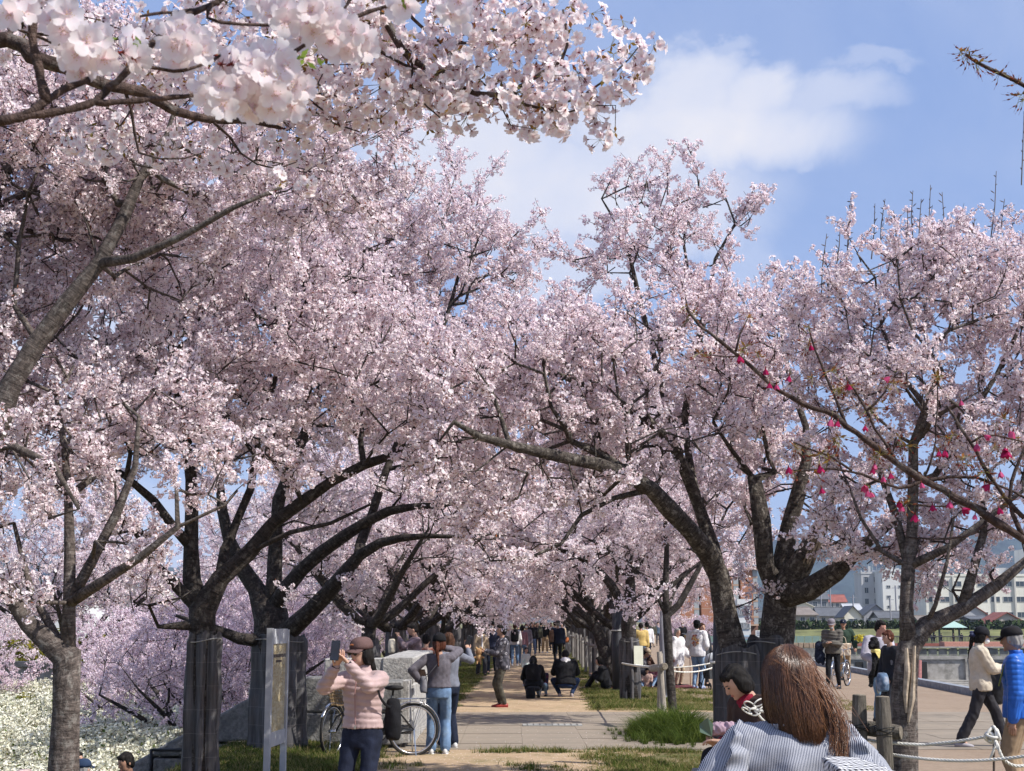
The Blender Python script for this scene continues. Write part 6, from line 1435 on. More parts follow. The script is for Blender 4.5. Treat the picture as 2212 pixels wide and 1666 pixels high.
HBLK = HR((.014, .012, .011), 'black_hair'); HBRN = HR((.075, .038, .024), 'brown_hair'); HRED = HR((.085, .030, .018), 'reddish_hair'); HGRY = HR((.30, .29, .28), 'grey_hair')
def FB(nm, c, **k): return mat(nm, c, k.pop('rough', .85), var=k.pop('var', .12), scale=k.pop('scale', 9), spec=.2, bump=k.pop('bump', .35), bscale=k.pop('bscale', 90), **k)
DENIM = FB('blue_denim', (.13, .21, .34), var=.22, scale=5, dirt=(.27, .36, .46), dscale=3); NAVY = FB('navy_cloth', (.012, .017, .035)); BLACK = FB('black_cloth', (.010, .010, .012)); WHITEC = FB('white_cloth', (.66, .65, .66)); CHAR = FB('charcoal_cloth', (.045, .047, .055))
KHAKI = FB('khaki_cloth', (.33, .23, .13)); OLIVE = FB('olive_cloth', (.060, .060, .045)); GREYC = FB('grey_knit', (.125, .115, .135)); SHOEW = flat('white_shoe', (.62, .62, .62), .6); SHOEB = flat('black_shoe', (.015, .015, .015), .5); M_MASK = flat('face_mask', (.78, .78, .80), .8); M_EYE = flat('dark_eye', (.012, .010, .010), .3); M_LIP = flat('lip', (.36, .10, .09), .5)

def person(loc, h=1.65, rz=0.0, label='', top=BLACK, bottom=DENIM, shoes=SHOEB, hair='short', hairc=HBLK, hat=None, hatc=BLACK, mask=False, glasses=False, female=False, detail=1, pel=(0, 0, .93), lean=0.0, side=0.0, hp=0.0, hy=0.0,
           ha=None, hb=None, ea=None, eb=None, fa=(.10, 0, 0), fb=(-.10, 0, 0), ka=None, kb=None, hem=-.08, puff=0.0, flare=0.0, legw=1.0, sleeve=1.0, group=None, skin=SK, wr=.006, tpost=None, skirt=None, collar=False, inner=None, fingers=True, hood=None, torso_w=1.0, shy=None, pocket=False, cuff=None):
    s = h / 1.70; root = empty('person', loc, rz, label, 'person', group); root.scale = (s, s, s)
    vox = {0: .036, 1: .021, 2: .0125, 3: .009}[detail]; pel = np.array(pel, float)
    hw = .165 if female else .185
    Rt = Matrix.Rotation(side, 3, 'Y') @ Matrix.Rotation(lean, 3, 'X')     # lean>0 bends towards -Y, the front
    Rt = np.array(Rt)
    T = lambda q: pel + Rt @ np.asarray(q, float)
    ax, ay, az = Rt @ (1, 0, 0), Rt @ (0, 1, 0), Rt @ (0, 0, 1)
    nk = T((0, .0, .47)); Rh = Rt @ np.array(Matrix.Rotation(hy, 3, 'Z') @ Matrix.Rotation(hp, 3, 'X')); hc = T((0, -.005, .515)) + Rh @ np.array((0, -.02, .135)); H = lambda q: hc + Rh @ np.asarray(q, float)
    # defaults for the limbs
    Sa, Sb = T((hw, 0, .425)), T((-hw, 0, .425))
    if ha is None: ha = T((hw + .07, -.06, -.13))
    if hb is None: hb = T((-hw - .07, -.06, -.13))
    ea = T((hw + .2, .25, .1)) if ea is None else ea; eb = T((-hw - .2, .25, .1)) if eb is None else eb
    Ea, ha = ik(Sa, ha, .29, .25, ea); Eb, hb = ik(Sb, hb, .29, .25, eb)
    Ha, Hb = pel + Rt @ (.09, 0, -.03), pel + Rt @ (-.09, 0, -.03)
    fa = np.array(fa, float); fb = np.array(fb, float); an = np.array((0, 0, .085))
    ka = (Ha + fa) / 2 + (0.02, -1, 0) if ka is None else ka; kb = (Hb + fb) / 2 + (-.02, -1, 0) if kb is None else kb
    Ka, Aa = ik(Ha, fa + an, .43, .42, ka); Kb, Ab = ik(Hb, fb + an, .43, .42, kb)
    # --- body
    b = MB(); f_ = .92
    def torso(mb, w_, d_, z0, z1, bot=1.0):
        prof = [(-.16, .155, .110), (-.08, .170, .120), (0, .168, .118), (.07, .150, .105), (.15, .135 if female else .150, .098), (.25, .148 if female else .165, .108), (.34, .165 if female else .182, .112), (.41, .155 if female else .178, .098), (.455, .105, .075), (.485, .062, .060)]
        zs = [p[0] for p in prof]; rs = []
        for z in np.linspace(z0, z1, 12):
            rx = np.interp(z, zs, [p[1] for p in prof]); ry = np.interp(z, zs, [p[2] for p in prof])
            if z < -.02: rx, ry = rx * bot, ry * bot
            rs.append((T((0, 0, z)), (rx + w_) * torso_w, ry + d_, ax, ay))
        loft(mb, rs, 18)
    torso(b, -.022, -.022, -.10, .46)
    cap(b, nk, hc - Rh @ (0, -.015, .06), .052, .048)
    b.ball(hc, (.073, .092, .105), 14, 10, rot=Rh); b.ball(H((0, -.03, -.045)), (.058, .060, .068), 12, 8, rot=Rh); b.ball(H((0, .02, .02)), (.076, .085, .088), 12, 8, rot=Rh)
    if detail:
        cap(b, H((0, -.088, .010)), H((0, -.106, -.022)), .009, .014); b.ball(H((.079, .0, -.012)), (.012, .02, .03), rot=Rh); b.ball(H((-.079, .0, -.012)), (.012, .02, .03), rot=Rh); b.ball(H((0, -.078, -.092)), (.022, .018, .016), rot=Rh)
    for (S_, E_, W_) in ((Sa, Ea, ha), (Sb, Eb, hb)): cap(b, S_, E_, .048 * f_, .040 * f_); cap(b, E_, W_, .040 * f_, .026)
    for (Hq, K_, A_) in ((Ha, Ka, Aa), (Hb, Kb, Ab)): cap(b, Hq, K_, .075, .052); cap(b, K_, A_, .052, .036)
    add = MB(); rgp = np.random.default_rng(int(abs(loc[0] * 97 + loc[1] * 31)) % 9999)
    for (E_, W_, sg) in ((Ea, ha, 1), (Eb, hb, -1)):
        d = W_ - E_; d /= np.linalg.norm(d); up = np.array((0, 0, 1.)) if abs(d[2]) < .8 else np.array((0, -1., 0)); sd = np.cross(d, up); sd /= np.linalg.norm(sd)
        if abs(d[2]) >= .8: sd = np.array((0, -1.0, 0)); sd = sd - d * np.dot(sd, d); sd /= np.linalg.norm(sd)
        nm = np.cross(sd, d); palm = W_ + d * .045
        loft(b, [(W_ - d * .01, .026, .020, sd, nm), (W_ + d * .03, .034, .017, sd, nm), (W_ + d * .075, .040, .014, sd, nm), (W_ + d * .092, .036, .012, sd, nm)], 10)
        curl = nm * -sg
        for k in range(4):
            o_ = (k - 1.5) * .019; L = (.066, .075, .070, .054)[k]; p0 = W_ + d * .085 + sd * o_; p1 = p0 + d * L * .45 + curl * .008; p2 = p1 + d * L * .28 + curl * .018; p3 = p2 + d * L * .10 + curl * .020
            if detail >= 2: add.tube(np.array([p0 - d * .01, p0, p1, p2, p3]), (.0085, .0088, .008, .007, .0045), 6)
            else: cap(b, p0, p2, .010, .009, 6)
        t0 = W_ + d * .02 + sd * .028 * 1; t1 = t0 + d * .03 + sd * .022 + curl * .01; t2 = t1 + d * .028 + curl * .01
        if detail >= 2: add.tube(np.array([t0 - d * .01, t0, t1, t2]), (.010, .0115, .0095, .006), 6)
        else: cap(b, t0, t2, .011, .010, 6)
    for (A_, f0, K_) in ((Aa, fa, Ka), (Ab, fb, Kb)): cap(b, A_, f0 + np.array((0, -.10, .04)), .032, .026)
    baked('body', b, [skin], root, max(vox, .0115), 2, add=add if detail >= 2 else None)
    # --- trousers
    if bottom is not None:
        m = MB(); torso(m, .004, .006, -.14, .06)
        for (Hq, K_, A_) in ((Ha, Ka, Aa), (Hb, Kb, Ab)):
            q = Hq + (0, .004, -.0); cap(m, q, K_, .092 * legw, .066 * legw + flare * .3); cap(m, K_, A_ + (K_ - A_) * .04, .066 * legw + flare * .3, .048 * legw + flare)
        baked('trousers', m, [bottom], root, vox, 3, wrinkle(.007 if detail > 1 else .006, 15, 1.3))
    if skirt is not None:
        m = MB(); loft(m, [(T((0, 0, z)), rx, ry, ax, ay) for z, rx, ry in ((.06, .15, .11), (-.08, .185, .14), (-.30, .21, .17), (-.55, .24, .20))], 18); baked('skirt', m, [skirt], root, vox, 3, wrinkle(.01, 14, 2.3, .15))
    # --- top
    m = MB(); p_ = .014 + puff; torso(m, p_, p_, hem, .475)
    for (S_, E_, W_) in ((Sa, Ea, ha), (Sb, Eb, hb)):
        cap(m, T((0, 0, .40)) * .35 + S_ * .65, S_, .07 + puff, .062 + puff); cap(m, S_, E_, .062 + puff, .052 + puff); E2 = E_ + (W_ - E_) * .94 * sleeve; cap(m, E_, E2, .052 + puff, .038 + puff * .8)
    if collar: loft(m, [(T((0, .005, .44)), .085, .08, ax, ay), (T((0, -.005, .50)), .070, .068, ax, ay), (T((0, -.01, .54)), .068, .066, ax, ay)], 14)
    baked('jacket' if puff > .008 or collar else 'top', m, [top], root, vox if detail < 2 else vox * .9, 3, tpost or wrinkle(wr, 17, .4))
    if cuff is not None:
        m = MB()
        for (E_, W_) in ((Ea, ha), (Eb, hb)): d = (W_ - E_) / np.linalg.norm(W_ - E_); m.tube(np.array([W_ - d * .03, W_ + d * .008]), .036, 12)
        m.build('cuffs', cuff, root, smooth=True)
    if inner is not None:
        m = MB(); loft(m, [(T((0, -p_ - .03, z)), rx, ry, ax, ay) for z, rx, ry in ((hem + .04, .055, .10), (.2, .05, .100), (.38, .05, .098), (.47, .04, .06))], 12); baked('inner_shirt', m, [inner], root, vox, 2)
    if hood is not None:
        m = MB(); m.ball(T((0, .07, .47)), (.125, .075, .075), rot=Rt); m.ball(T((0, .09, .41)), (.095, .05, .085), rot=Rt); baked('hood', m, [hood], root, vox, 2, wrinkle(.006, 22, .9))
    # --- shoes
    m = MB()
    for (A_, f0, K_) in ((Aa, fa, Ka), (Ab, fb, Kb)):
        k = MB(); loft(m, [(f0 + np.array((0, y, z)), rx, rz_, (1, 0, 0), (0, 0, 1)) for y, z, rx, rz_ in ((.075, .045, .020, .035), (.055, .045, .036, .043), (-.02, .045, .040, .043), (-.10, .034, .046, .033), (-.165, .026, .038, .024), (-.19, .022, .018, .014))], 12)
        m.box(f0 + np.array((0, -.055, .006)), (.085, .25, .014))
    m.build('shoes', shoes, root, smooth=True)
    # --- hair
    g = .010
    m = MB()
    def hs(q, r, **k): m.ball(H(q), r, 14, 9, rot=Rh)
    if hair != 'none':
        hs((0, .022, .022), (.086, .094, .100)); hs((0, -.035, .075), (.062, .045, .035)); hs((0, .045, -.025), (.078, .066, .078))
        if hair in ('short', 'curly'): hs((.062, .02, .0), (.03, .055, .055)); hs((-.062, .02, .0), (.03, .055, .055))
        if hair == 'curly':
            for k in range(26): q = rgp.normal(size=3); q[1] = abs(q[1]) * .9; q[2] += .3; q /= np.linalg.norm(q); hs(np.array((0, .015, .015)) + q * (.085, .09, .10), (.026, .026, .026))
        if hair in ('bob', 'long', 'tail'): hs((.068, .015, -.03), (.032, .06, .085)); hs((-.068, .015, -.03), (.032, .06, .085)); hs((0, .055, -.06), (.078, .05, .08))
        if hair == 'long':
            loft(m, [(H((0, .045, -.02)), .085, .06, Rh @ (1, 0, 0), Rh @ (0, 1, 0)), (T((0, .095, .42)), .115, .048, ax, ay), (T((0, .125, .30)), .115, .035, ax, ay), (T((0, .13, .20)), .085, .022, ax, ay)], 14)
        if hair == 'tail': cap(m, H((0, .085, .03)), H((0, .13, -.06)), .030, .034); cap(m, H((0, .13, -.06)), T((0, .15, .32)), .034, .015)
        if hair == 'bun': hs((0, .09, .07), (.042, .042, .042))
        def hp_(co, no, s=rgp.uniform(0, 6)):
            return co + no * (.0035 * np.sin(co[:, 0] * 210 + 2 * np.sin(co[:, 2] * 20 + s)) + .004 * wob(co, 45, s))[:, None]
        baked('hair', m, [hairc], root, min(vox, .016) if detail else .024, 1, hp_ if detail >= 1 else None)
    # --- hats, masks, glasses
    if hat:
        m = MB(); zc = .052
        if hat in ('cap', 'cap_back'):
            rg_ = [(z, r) for z, r in ((.030, 1.0), (.06, .99), (.09, .90), (.112, .72), (.124, .45), (.128, .12))]
            loft(m, [(H((0, .012, z)), .094 * r, .108 * r, Rh @ (1, 0, 0), Rh @ (0, 1, 0)) for z, r in rg_], 20); hm = m.build('cap', hatc, root, smooth=True)
            m = MB(); sg = 1 if hat == 'cap_back' else -1; v = []
            for i, t in enumerate(np.linspace(-1, 1, 13)):
                a = t * 1.05; x0, y0 = .092 * math.sin(a), sg * .100 * math.cos(a) + .012; x1, y1 = .080 * math.sin(a) * 1.0, sg * (.100 * math.cos(a) + .078 * math.cos(a * .9) ** .7) + .012; z0, z1 = .036, .022 - .018 * abs(t) ** 2
                v += [H((x0, y0, z0)), H((x1, y1, z1)), H((x0, y0, z0 - .006)), H((x1, y1, z1 - .006))]
            f = []
            for i in range(12): a = i * 4; f += [(a, a + 1, a + 5, a + 4), (a + 2, a + 6, a + 7, a + 3), (a + 1, a + 3, a + 7, a + 5)]
            m.add(v, f); m.build('visor', hatc, root, smooth=True)
        elif hat == 'bucket':
            loft(m, [(H((0, .012, z)), .096 * r, .110 * r, Rh @ (1, 0, 0), Rh @ (0, 1, 0)) for z, r in ((.0, 1.45), (.006, 1.46), (.035, 1.03), (.075, .98), (.105, .86), (.118, .5), (.120, .1))], 20); m.build('bucket_hat', hatc, root, smooth=True)
        elif hat == 'beanie': loft(m, [(H((0, .012, z)), .094 * r, .108 * r, Rh @ (1, 0, 0), Rh @ (0, 1, 0)) for z, r in ((.015, 1.05), (.05, 1.04), (.09, .93), (.12, .68), (.138, .30), (.140, .08))], 18); m.build('beanie', hatc, root, smooth=True)
    if mask: m = MB(); m.ball(H((0, -.062, -.052)), (.058, .056, .050), 14, 9, rot=Rh); m.build('face_mask', M_MASK, root, smooth=True)
    if detail:
        m = MB()
        for sx in (-1, 1): m.ball(H((sx * .030, -.086, .012)), (.013, .006, .006), 8, 6, rot=Rh)
        for sx in (-1, 1): cap(m, H((sx * .018, -.093, .034)), H((sx * .044, -.084, .036)), .0035, .003, 5)
        m.build('eyes', M_EYE, root, smooth=True)
        if not mask: m = MB(); m.ball(H((0, -.087, -.058)), (.021, .006, .006), 8, 6, rot=Rh); m.build('mouth', M_LIP, root, smooth=True)
    if glasses:
        m = MB()
        for sx in (-1, 1): m.ball(H((sx * .034, -.098, .008)), (.029, .005, .026), 12, 8, rot=Rh)
        m.tube(np.array([H((-.01, -.10, .014)), H((.01, -.10, .014))]), .0025, 5); 
        for sx in (-1, 1): m.tube(np.array([H((sx * .062, -.09, .014)), H((sx * .082, -.02, .010)), H((sx * .082, .01, .0))]), .0025, 5)
        m.build('sunglasses', flat('sunglass_lens', (.01, .009, .009), .12, spec=.6), root, smooth=True)
    root_info = dict(T=T, H=H, ha=ha, hb=hb, s=s, Ea=Ea, Eb=Eb, Rh=Rh, root=root, loc=np.array(loc, float), rz=rz, hc=hc, Sa=Sa, Sb=Sb)
    return root_info
def W2(pi, q):   # a person's own coordinates -> the scene's
    c, s = math.cos(pi['rz']), math.sin(pi['rz']); q = np.asarray(q, float) * pi['s']; return pi['loc'] + np.array((q[0] * c - q[1] * s, q[0] * s + q[1] * c, q[2]))
def at(x, Yq, z=0.0): p = P(x, 1342, Yq); return np.array((p[0], Yq, z))
M_PHONE = flat('phone_body', (.012, .012, .014), .25, spec=.5); M_STRAP = flat('black_strap', (.012, .012, .012), .7)
def phone(c, rot, label, size=(.075, .009, .155)):
    r = empty('phone', c, 0, label, 'phone'); r.rotation_euler = rot; mb = MB(); mb.box((0, 0, 0), size); o = mb.build('case', M_PHONE, r); bv = o.modifiers.new('b', 'BEVEL'); bv.width = .003; bv.segments = 2
    mb = MB(); mb.box((0, -size[1] / 2 - .0005, 0), (size[0] * .92, .001, size[2] * .95)); mb.build('screen', flat('phone_screen', (.03, .035, .045), .1, spec=.7), r)
    mb = MB(); mb.box((-size[0] * .25, size[1] / 2 + .001, size[2] * .36), (.026, .003, .030)); mb.build('camera_lens', flat('lens', (.02, .02, .03), .1), r); return r
def bag(c, size, m, label, rz=0.0, strap=None, detail=.02, name='bag', cat='bag', taper=.8, flapm=None):
    r = empty(name, c, rz, label, cat); mb = MB(); x, y, z = size
    loft(mb, [((0, 0, t * z), x / 2 * k, y / 2 * k2, (1, 0, 0), (0, 1, 0)) for t, k, k2 in ((-.5, .75, .6), (-.44, .95, .9), (-.1, 1.02, 1.05), (.25, .95, .9), (.45, taper, .55), (.5, taper * .9, .3))], 16)
    baked('pouch', mb, [m], r, detail, 2, wrinkle(.005, 20, c[0]))
    if strap is not None: q, _ = resample(np.array([np.asarray(p) - np.asarray(c) for p in strap]), 1.0, .04); mb = MB(); mb.tube(q, .011, 6, flat=.35); o = mb.build('strap', m if flapm is None else flapm, r, smooth=True); o.rotation_euler = (0, 0, -rz)
    return r

# ---- the woman in the pink quilted jacket
M_PINK = mat('pink_quilt', (.42, .30, .285), .55, var=.06, scale=12, spec=.35, sheen=.2)
def quilt(axis_z=.052, a=.010):
    def g(co, no):
        z = co[:, 2] + .012 * np.sin(co[:, 0] * 9) ; w_ = np.abs(np.sin(z * PI / axis_z)) ** .5
        body = np.clip((co[:, 2] - .985) / .02, 0, 1); rib = .0025 * np.sin(co[:, 0] * 420) * (1 - body)
        return co + no * (a * (w_ - .6) * body + rib + .0035 * wob(co, 24, 1))[:, None]
    return g
pk = person(at(787, 11.7), 1.62, R_(-18), 'woman in a pale pink quilted jacket, brown cap and sunglasses holding up a phone', M_PINK, FB('dark_indigo_denim', (.012, .016, .032), var=.3), SHOEW, 'long', HBLK, 'cap', FB('brown_cap_cloth', (.125, .075, .07)), female=True, detail=2, hy=R_(-22), hp=R_(6),
            ha=(.03, -.37, 1.49), hb=(-.09, -.36, 1.47), ea=(.30, -.25, 1.15), eb=(-.36, -.22, 1.15), hem=.02, puff=.009, collar=True, glasses=True, tpost=quilt(.052, .012), cuff=BLACK, fb=(-.11, -.03, 0), legw=.98)
c = W2(pk, (-.045, -.475, 1.60)); phone(c, (R_(-6), R_(3), R_(-22)), 'black phone held up in front of the brown cap')
mb = MB(); 
for (a_, b_) in (((.0, -.135, 1.42), (-.005, -.158, 1.25)), ((-.005, -.158, 1.25), (.0, -.150, .985))): mb.tube(np.array([a_, b_]), .005, 5)
mb.build('zip', flat('zip_pink', (.30, .17, .16), .5), pk['root']); mb = MB(); mb.box((0, -.155, .965), (.010, .006, .030)); mb.build('zip_pull', flat('zip_metal', (.6, .58, .5), .3, metal=.8), pk['root'])
mb = MB()
for k in range(3): mb.ball(pk['H']((-.012 + .012 * k, -.098, .072 + .004 * (k % 2))), (.007, .003, .006), 8, 6)
mb.build('cap_emblem', flat('orange_thread', (.55, .20, .07), .7), pk['root'])
c = W2(pk, (.235, .10, 1.02)); bag(c, (.13, .15, .33), BLACK, 'black slouchy backpack hanging behind the pink quilted jacket', .2, [W2(pk, (.16, -.10, 1.40)), W2(pk, (.20, -.11, 1.22)), W2(pk, (.235, .02, 1.12)), W2(pk, (.235, .10, 1.18))], .014)
mb = MB(); 
# ---- two women at the wall with their backs turned
jn = person(at(949, 19.5), 1.58, PI, 'woman in a grey sweater and light blue jeans seen from behind, one hand raised', GREYC, DENIM, SHOEW, 'tail', HRED, 'beanie', BLACK, female=True, detail=2, hy=R_(-15),
            ha=(.25, -.02, 1.0), ea=(.45, .1, 1.1), hb=(-.07, -.13, 1.50), eb=(-.40, -.05, 1.25), hem=.01, puff=.008, legw=1.05, flare=.028, wr=.008)
c = W2(jn, (.215, .06, .98)); bag(c, (.10, .09, .22), FB('grey_leather', (.20, .20, .22), rough=.5), 'small grey pouch bag hanging at the hip of the light blue jeans', 0, [W2(jn, (-.10, .12, 1.42)), W2(jn, (.08, .145, 1.2)), W2(jn, (.20, .09, 1.06))], .012)
c = W2(jn, (.27, -.03, 1.10)); o = bag(c, (.16, .05, .18), mat('leopard_cloth', (.42, .27, .17), .8, var=.2, scale=20, dirt=(.05, .03, .02), dscale=30), 'leopard print pouch under the elbow of the grey sweater', 0, None, .012)
cp = person(at(969, 20.4), 1.60, PI + R_(25), 'companion with brown bobbed hair and navy trousers reaching out with a phone', FB('grey_blue_knit', (.17, .18, .22)), NAVY, SHOEW, 'bob', HBRN, female=True, detail=2, hb=(-.44, -.28, 1.44), eb=(-.5, 0, 1.1), ha=(-.10, -.42, 1.36), ea=(.2, -.2, 1.1), hem=-.04, legw=1.1, flare=.02)
phone(W2(cp, (-.47, -.33, 1.56)), (0, R_(-22), PI + .4), 'phone held out to the right by the companion in navy trousers')
# ---- beyond the wall
w1 = person(at(898, 26.5, .12), 1.62, R_(-70), 'woman in a mottled mauve top looking down at her phone behind the granite wall', mat('mauve_print', (.20, .14, .15), .9, var=.4, scale=14, dirt=(.34, .26, .27), dscale=9), NAVY, SHOEB, 'bun', HBLK, female=True, detail=1, hp=R_(22), ha=(.02, -.34, 1.42), hb=(-.10, -.30, 1.38), ea=(.3, -.1, 1.1), eb=(-.3, -.1, 1.1))
phone(W2(w1, (-.02, -.46, 1.50)), (R_(-10), 0, R_(-70)), 'phone held upright by the woman in the mottled mauve top')
bag(W2(w1, (-.03, -.46, 1.24)), (.14, .20, .26), FB('cream_canvas', (.55, .50, .40)), 'cream shoulder bag hanging in front of the mottled mauve top', 0, None, .02)
person(at(921, 27.2), 1.52, R_(160), 'dark-haired visitor in a rust red top just behind the granite wall', FB('rust_cloth', (.26, .09, .06), dirt=(.5, .45, .4), dscale=8), BLACK, SHOEB, 'short', HBLK, detail=1)

# ---- on the path
M_SPOT = bpy.data.materials.new('flower_print'); M_SPOT.use_nodes = True; nt = M_SPOT.node_tree; b_ = nt.nodes['Principled BSDF']; n = N(nt)
vo = n('ShaderNodeTexVoronoi', {'Scale': 11.0}, feature='F1'); nt.links.new(n('ShaderNodeTexCoord').outputs['Object'], vo.inputs['Vector'])
ring = n.math('MULTIPLY', n.rng(vo.outputs[0], .16, .20), n.rng(vo.outputs[0], .36, .30)); nt.links.new(n.mix(ring, n.mix(n.rng(n.noise(None, 9), .4, .6), (.018, .018, .026), (.085, .08, .10)), (.36, .35, .38)), b_.inputs['Base Color']); b_.inputs['Roughness'].default_value = .85
sp_ = person(at(1086, 29.9), 1.68, R_(-82), 'man in a dark flower-print jacket, olive trousers and red shoes standing in profile', M_SPOT, mat('olive_camouflage', (.060, .055, .042), .9, var=.5, scale=8), flat('red_leather', (.26, .035, .025), .4), 'short', HBLK, detail=2, ha=(.06, -.36, 1.14), hb=(-.10, -.34, 1.16), ea=(.35, .1, 1.0), eb=(-.35, .1, 1.0), hem=-.16, puff=.022, legw=1.12, fa=(.07, .03, 0), fb=(-.07, -.04, 0), hood=BLACK)
py = empty('plush_toy', W2(sp_, (0, -.50, 1.05)), 0, 'small brown and yellow plush toy held out by the man in the flower-print jacket', 'plush toy'); mb = MB(); mb.ball((0, 0, .09), (.075, .06, .075)); mb.ball((0, 0, -.03), (.06, .05, .08)); mb.ball((-.05, -.01, .16), .028); mb.ball((.05, -.01, .16), .028); cap(mb, (.05, 0, 0), (.10, -.02, -.03), .02, .02); cap(mb, (-.05, 0, 0), (-.10, -.02, -.03), .02, .02); cap(mb, (.03, 0, -.09), (.04, -.03, -.15), .025, .02); cap(mb, (-.03, 0, -.09), (-.04, -.03, -.15), .025, .02); baked('plush_body', mb, [mat('brown_plush', (.33, .19, .10), .95, var=.3, scale=30, dirt=(.55, .38, .15), dscale=12)], py, .012, 1)
BEIGE = FB('beige_cloth', (.42, .33, .23))
person(at(1040, 47.3), 1.60, R_(12), 'woman in a beige jacket, black bucket hat and mask walking up the path', BEIGE, CHAR, SHOEB, 'bob', HBLK, 'bucket', BLACK, mask=True, female=True, inner=WHITEC, detail=1, puff=.02, legw=1.15, hem=-.12, flare=.02, fa=(.1, -.15, 0), fb=(-.1, .12, 0))
person(at(1063, 48.6), 1.74, R_(-6), 'man in a navy sweater, black cap and white mask beside the beige jacket', FB('navy_sweater', (.030, .036, .065)), NAVY, SHOEB, 'short', HBLK, 'cap', BLACK, mask=True, detail=1, fa=(.1, .1, 0), fb=(-.1, -.15, 0))
bp = person(at(1112, 57.5), 1.66, PI, 'walker in a white shirt and jeans seen from behind carrying a black backpack', WHITEC, DENIM, SHOEW, 'short', HBRN, detail=1, fa=(.1, .12, 0), fb=(-.1, -.16, 0), puff=.012)
bag(W2(bp, (.0, .20, 1.22)), (.33, .17, .50), BLACK, 'black backpack on the white shirt in the middle of the path', 0, None, .03, 'backpack', 'backpack')
person(at(1128, 58.5), 1.60, PI, 'walker in a dusty pink top and light jeans, right of the white shirt', FB('dusty_pink', (.26, .14, .16)), DENIM, SHOEW, 'bob', HBLK, female=True, detail=1, fa=(.1, -.12, 0), fb=(-.1, .12, 0))
person(at(1137, 63), 1.66, 0, 'masked woman in a long grey lavender coat on the path', FB('lavender_grey', (.20, .18, .21)), CHAR, SHOEB, 'bob', HBLK, mask=True, female=True, hem=-.34, puff=.015, detail=1)
person(at(1150, 74), 1.72, R_(10), 'man in a black jacket and blue jeans stepping forward on the path', BLACK, FB('mid_denim', (.07, .10, .17)), SHOEB, 'short', HBLK, detail=1, puff=.02, fa=(.1, -.2, 0), fb=(-.1, .18, 0))
person(at(1161, 80), 1.70, 0, 'walker in an olive jacket beside the black jacket with blue jeans', OLIVE, BLACK, SHOEB, 'short', HBRN, detail=1, puff=.02)
person(at(1177, 81), 1.74, 0, 'man in a black sweater, khaki trousers and white mask on the path', BLACK, KHAKI, SHOEW, 'short', HBLK, mask=True, detail=1, legw=1.2, fa=(.12, -.15, 0), fb=(-.12, .1, 0))
person(at(1190, 96), 1.66, 0, 'distant visitor in a pale grey shirt right of the khaki trousers', FB('pale_grey', (.42, .42, .46)), NAVY, SHOEB, 'short', HBLK, detail=0)
nv = person(at(1205, 57), 1.78, PI + .15, 'tall man in dark navy clothes and cap seen from behind with a brown bag', NAVY, BLACK, SHOEB, 'short', HGRY, 'cap', CHAR, detail=1, puff=.02)
bag(W2(nv, (.26, .10, 1.12)), (.20, .12, .48), mat('brown_woven_bag', (.16, .10, .065), .8, var=.3, scale=12), 'brown woven bag on the left shoulder of the tall dark clothed man', 0, None, .03)
bag(W2(nv, (-.34, -.05, .98)), (.20, .12, .22), FB('orange_leather', (.40, .13, .05)), 'small orange handbag beside the tall dark clothed man', 0, None, .03)
person(at(1228, 97), 1.66, R_(20), 'visitor in a black top and white trousers at the right verge of the path', BLACK, WHITEC, SHOEW, 'bob', HBLK, female=True, detail=1, legw=1.2)
cl_ = [NAVY, BLACK, WHITEC, CHAR, BEIGE, GREYC]; nm_ = ['navy', 'black', 'white', 'charcoal', 'beige', 'grey']
FC = ((1098, 66), (1119, 70), (1128, 78), (1143, 84), (1156, 90), (1168, 94), (1186, 88), (1199, 78), (1214, 86), (1142, 104), (1155, 112), (1168, 118), (1172, 104), (1184, 122), (1197, 116), (1206, 108), (1148, 126), (1162, 132), (1178, 136), (1212, 124), (1219, 114))
RK = {q: (ordn + ['eighteenth', 'nineteenth', 'twentieth', 'twenty-first'])[i] for i, q in enumerate(sorted(FC))}
for i, (x, Yq) in enumerate(FC):
    person(at(x, Yq), 1.56 + .02 * (i * 5 % 9), PI * (i % 2) + .2 * math.sin(i * 3), 'distant visitor in %s top and %s trousers, %s from left in far crowd' % (nm_[(i * 7 + 2) % 6], nm_[(i * 5 + 1) % 4], RK[(x, Yq)]), cl_[(i * 7 + 2) % 6], cl_[(i * 5 + 1) % 4], SHOEB, 'short' if i % 2 else 'bob', HBLK, mask=i % 3 == 0, detail=0, group='distant visitors down the path')
# crouching group
cw_ = person(at(1152, 33.6), 1.60, PI, 'crouching woman in black with a backpack and ponytail, seen from behind', BLACK, CHAR, SHOEB, 'tail', HBLK, female=True, detail=2, pel=(0, .12, .33), lean=R_(24), hp=R_(12), fa=(.13, -.02, 0), fb=(-.13, -.02, 0), ka=(.42, -1, .6), kb=(-.42, -1, .6), ha=(.16, -.42, .50), hb=(-.16, -.42, .50), puff=.03)
bag(W2(cw_, (.02, .24, .62)), (.30, .15, .40), BLACK, 'black backpack worn by the crouching woman with the ponytail', 0, None, .016, 'backpack', 'backpack')
bag(at(1146, 33.2, .13), (.22, .2, .26), BLACK, 'small black bag standing on the sand by the crouching woman', 0, None, .018)
person(at(1171, 34.2), 1.22, R_(-15), 'child in a navy top with a red print squatting beside the woman in black', mat('navy_red_print', (.02, .024, .06), .9, var=.1, scale=5, dirt=(.55, .05, .08), dscale=5), DENIM, SHOEB, 'bob', HBRN, detail=1, pel=(0, .10, .34), lean=R_(28), hp=R_(25), fa=(.13, -.02, 0), fb=(-.13, -.02, 0), ka=(.3, -1, .6), kb=(-.3, -1, .6), ha=(.08, -.38, .40), hb=(-.08, -.38, .40))
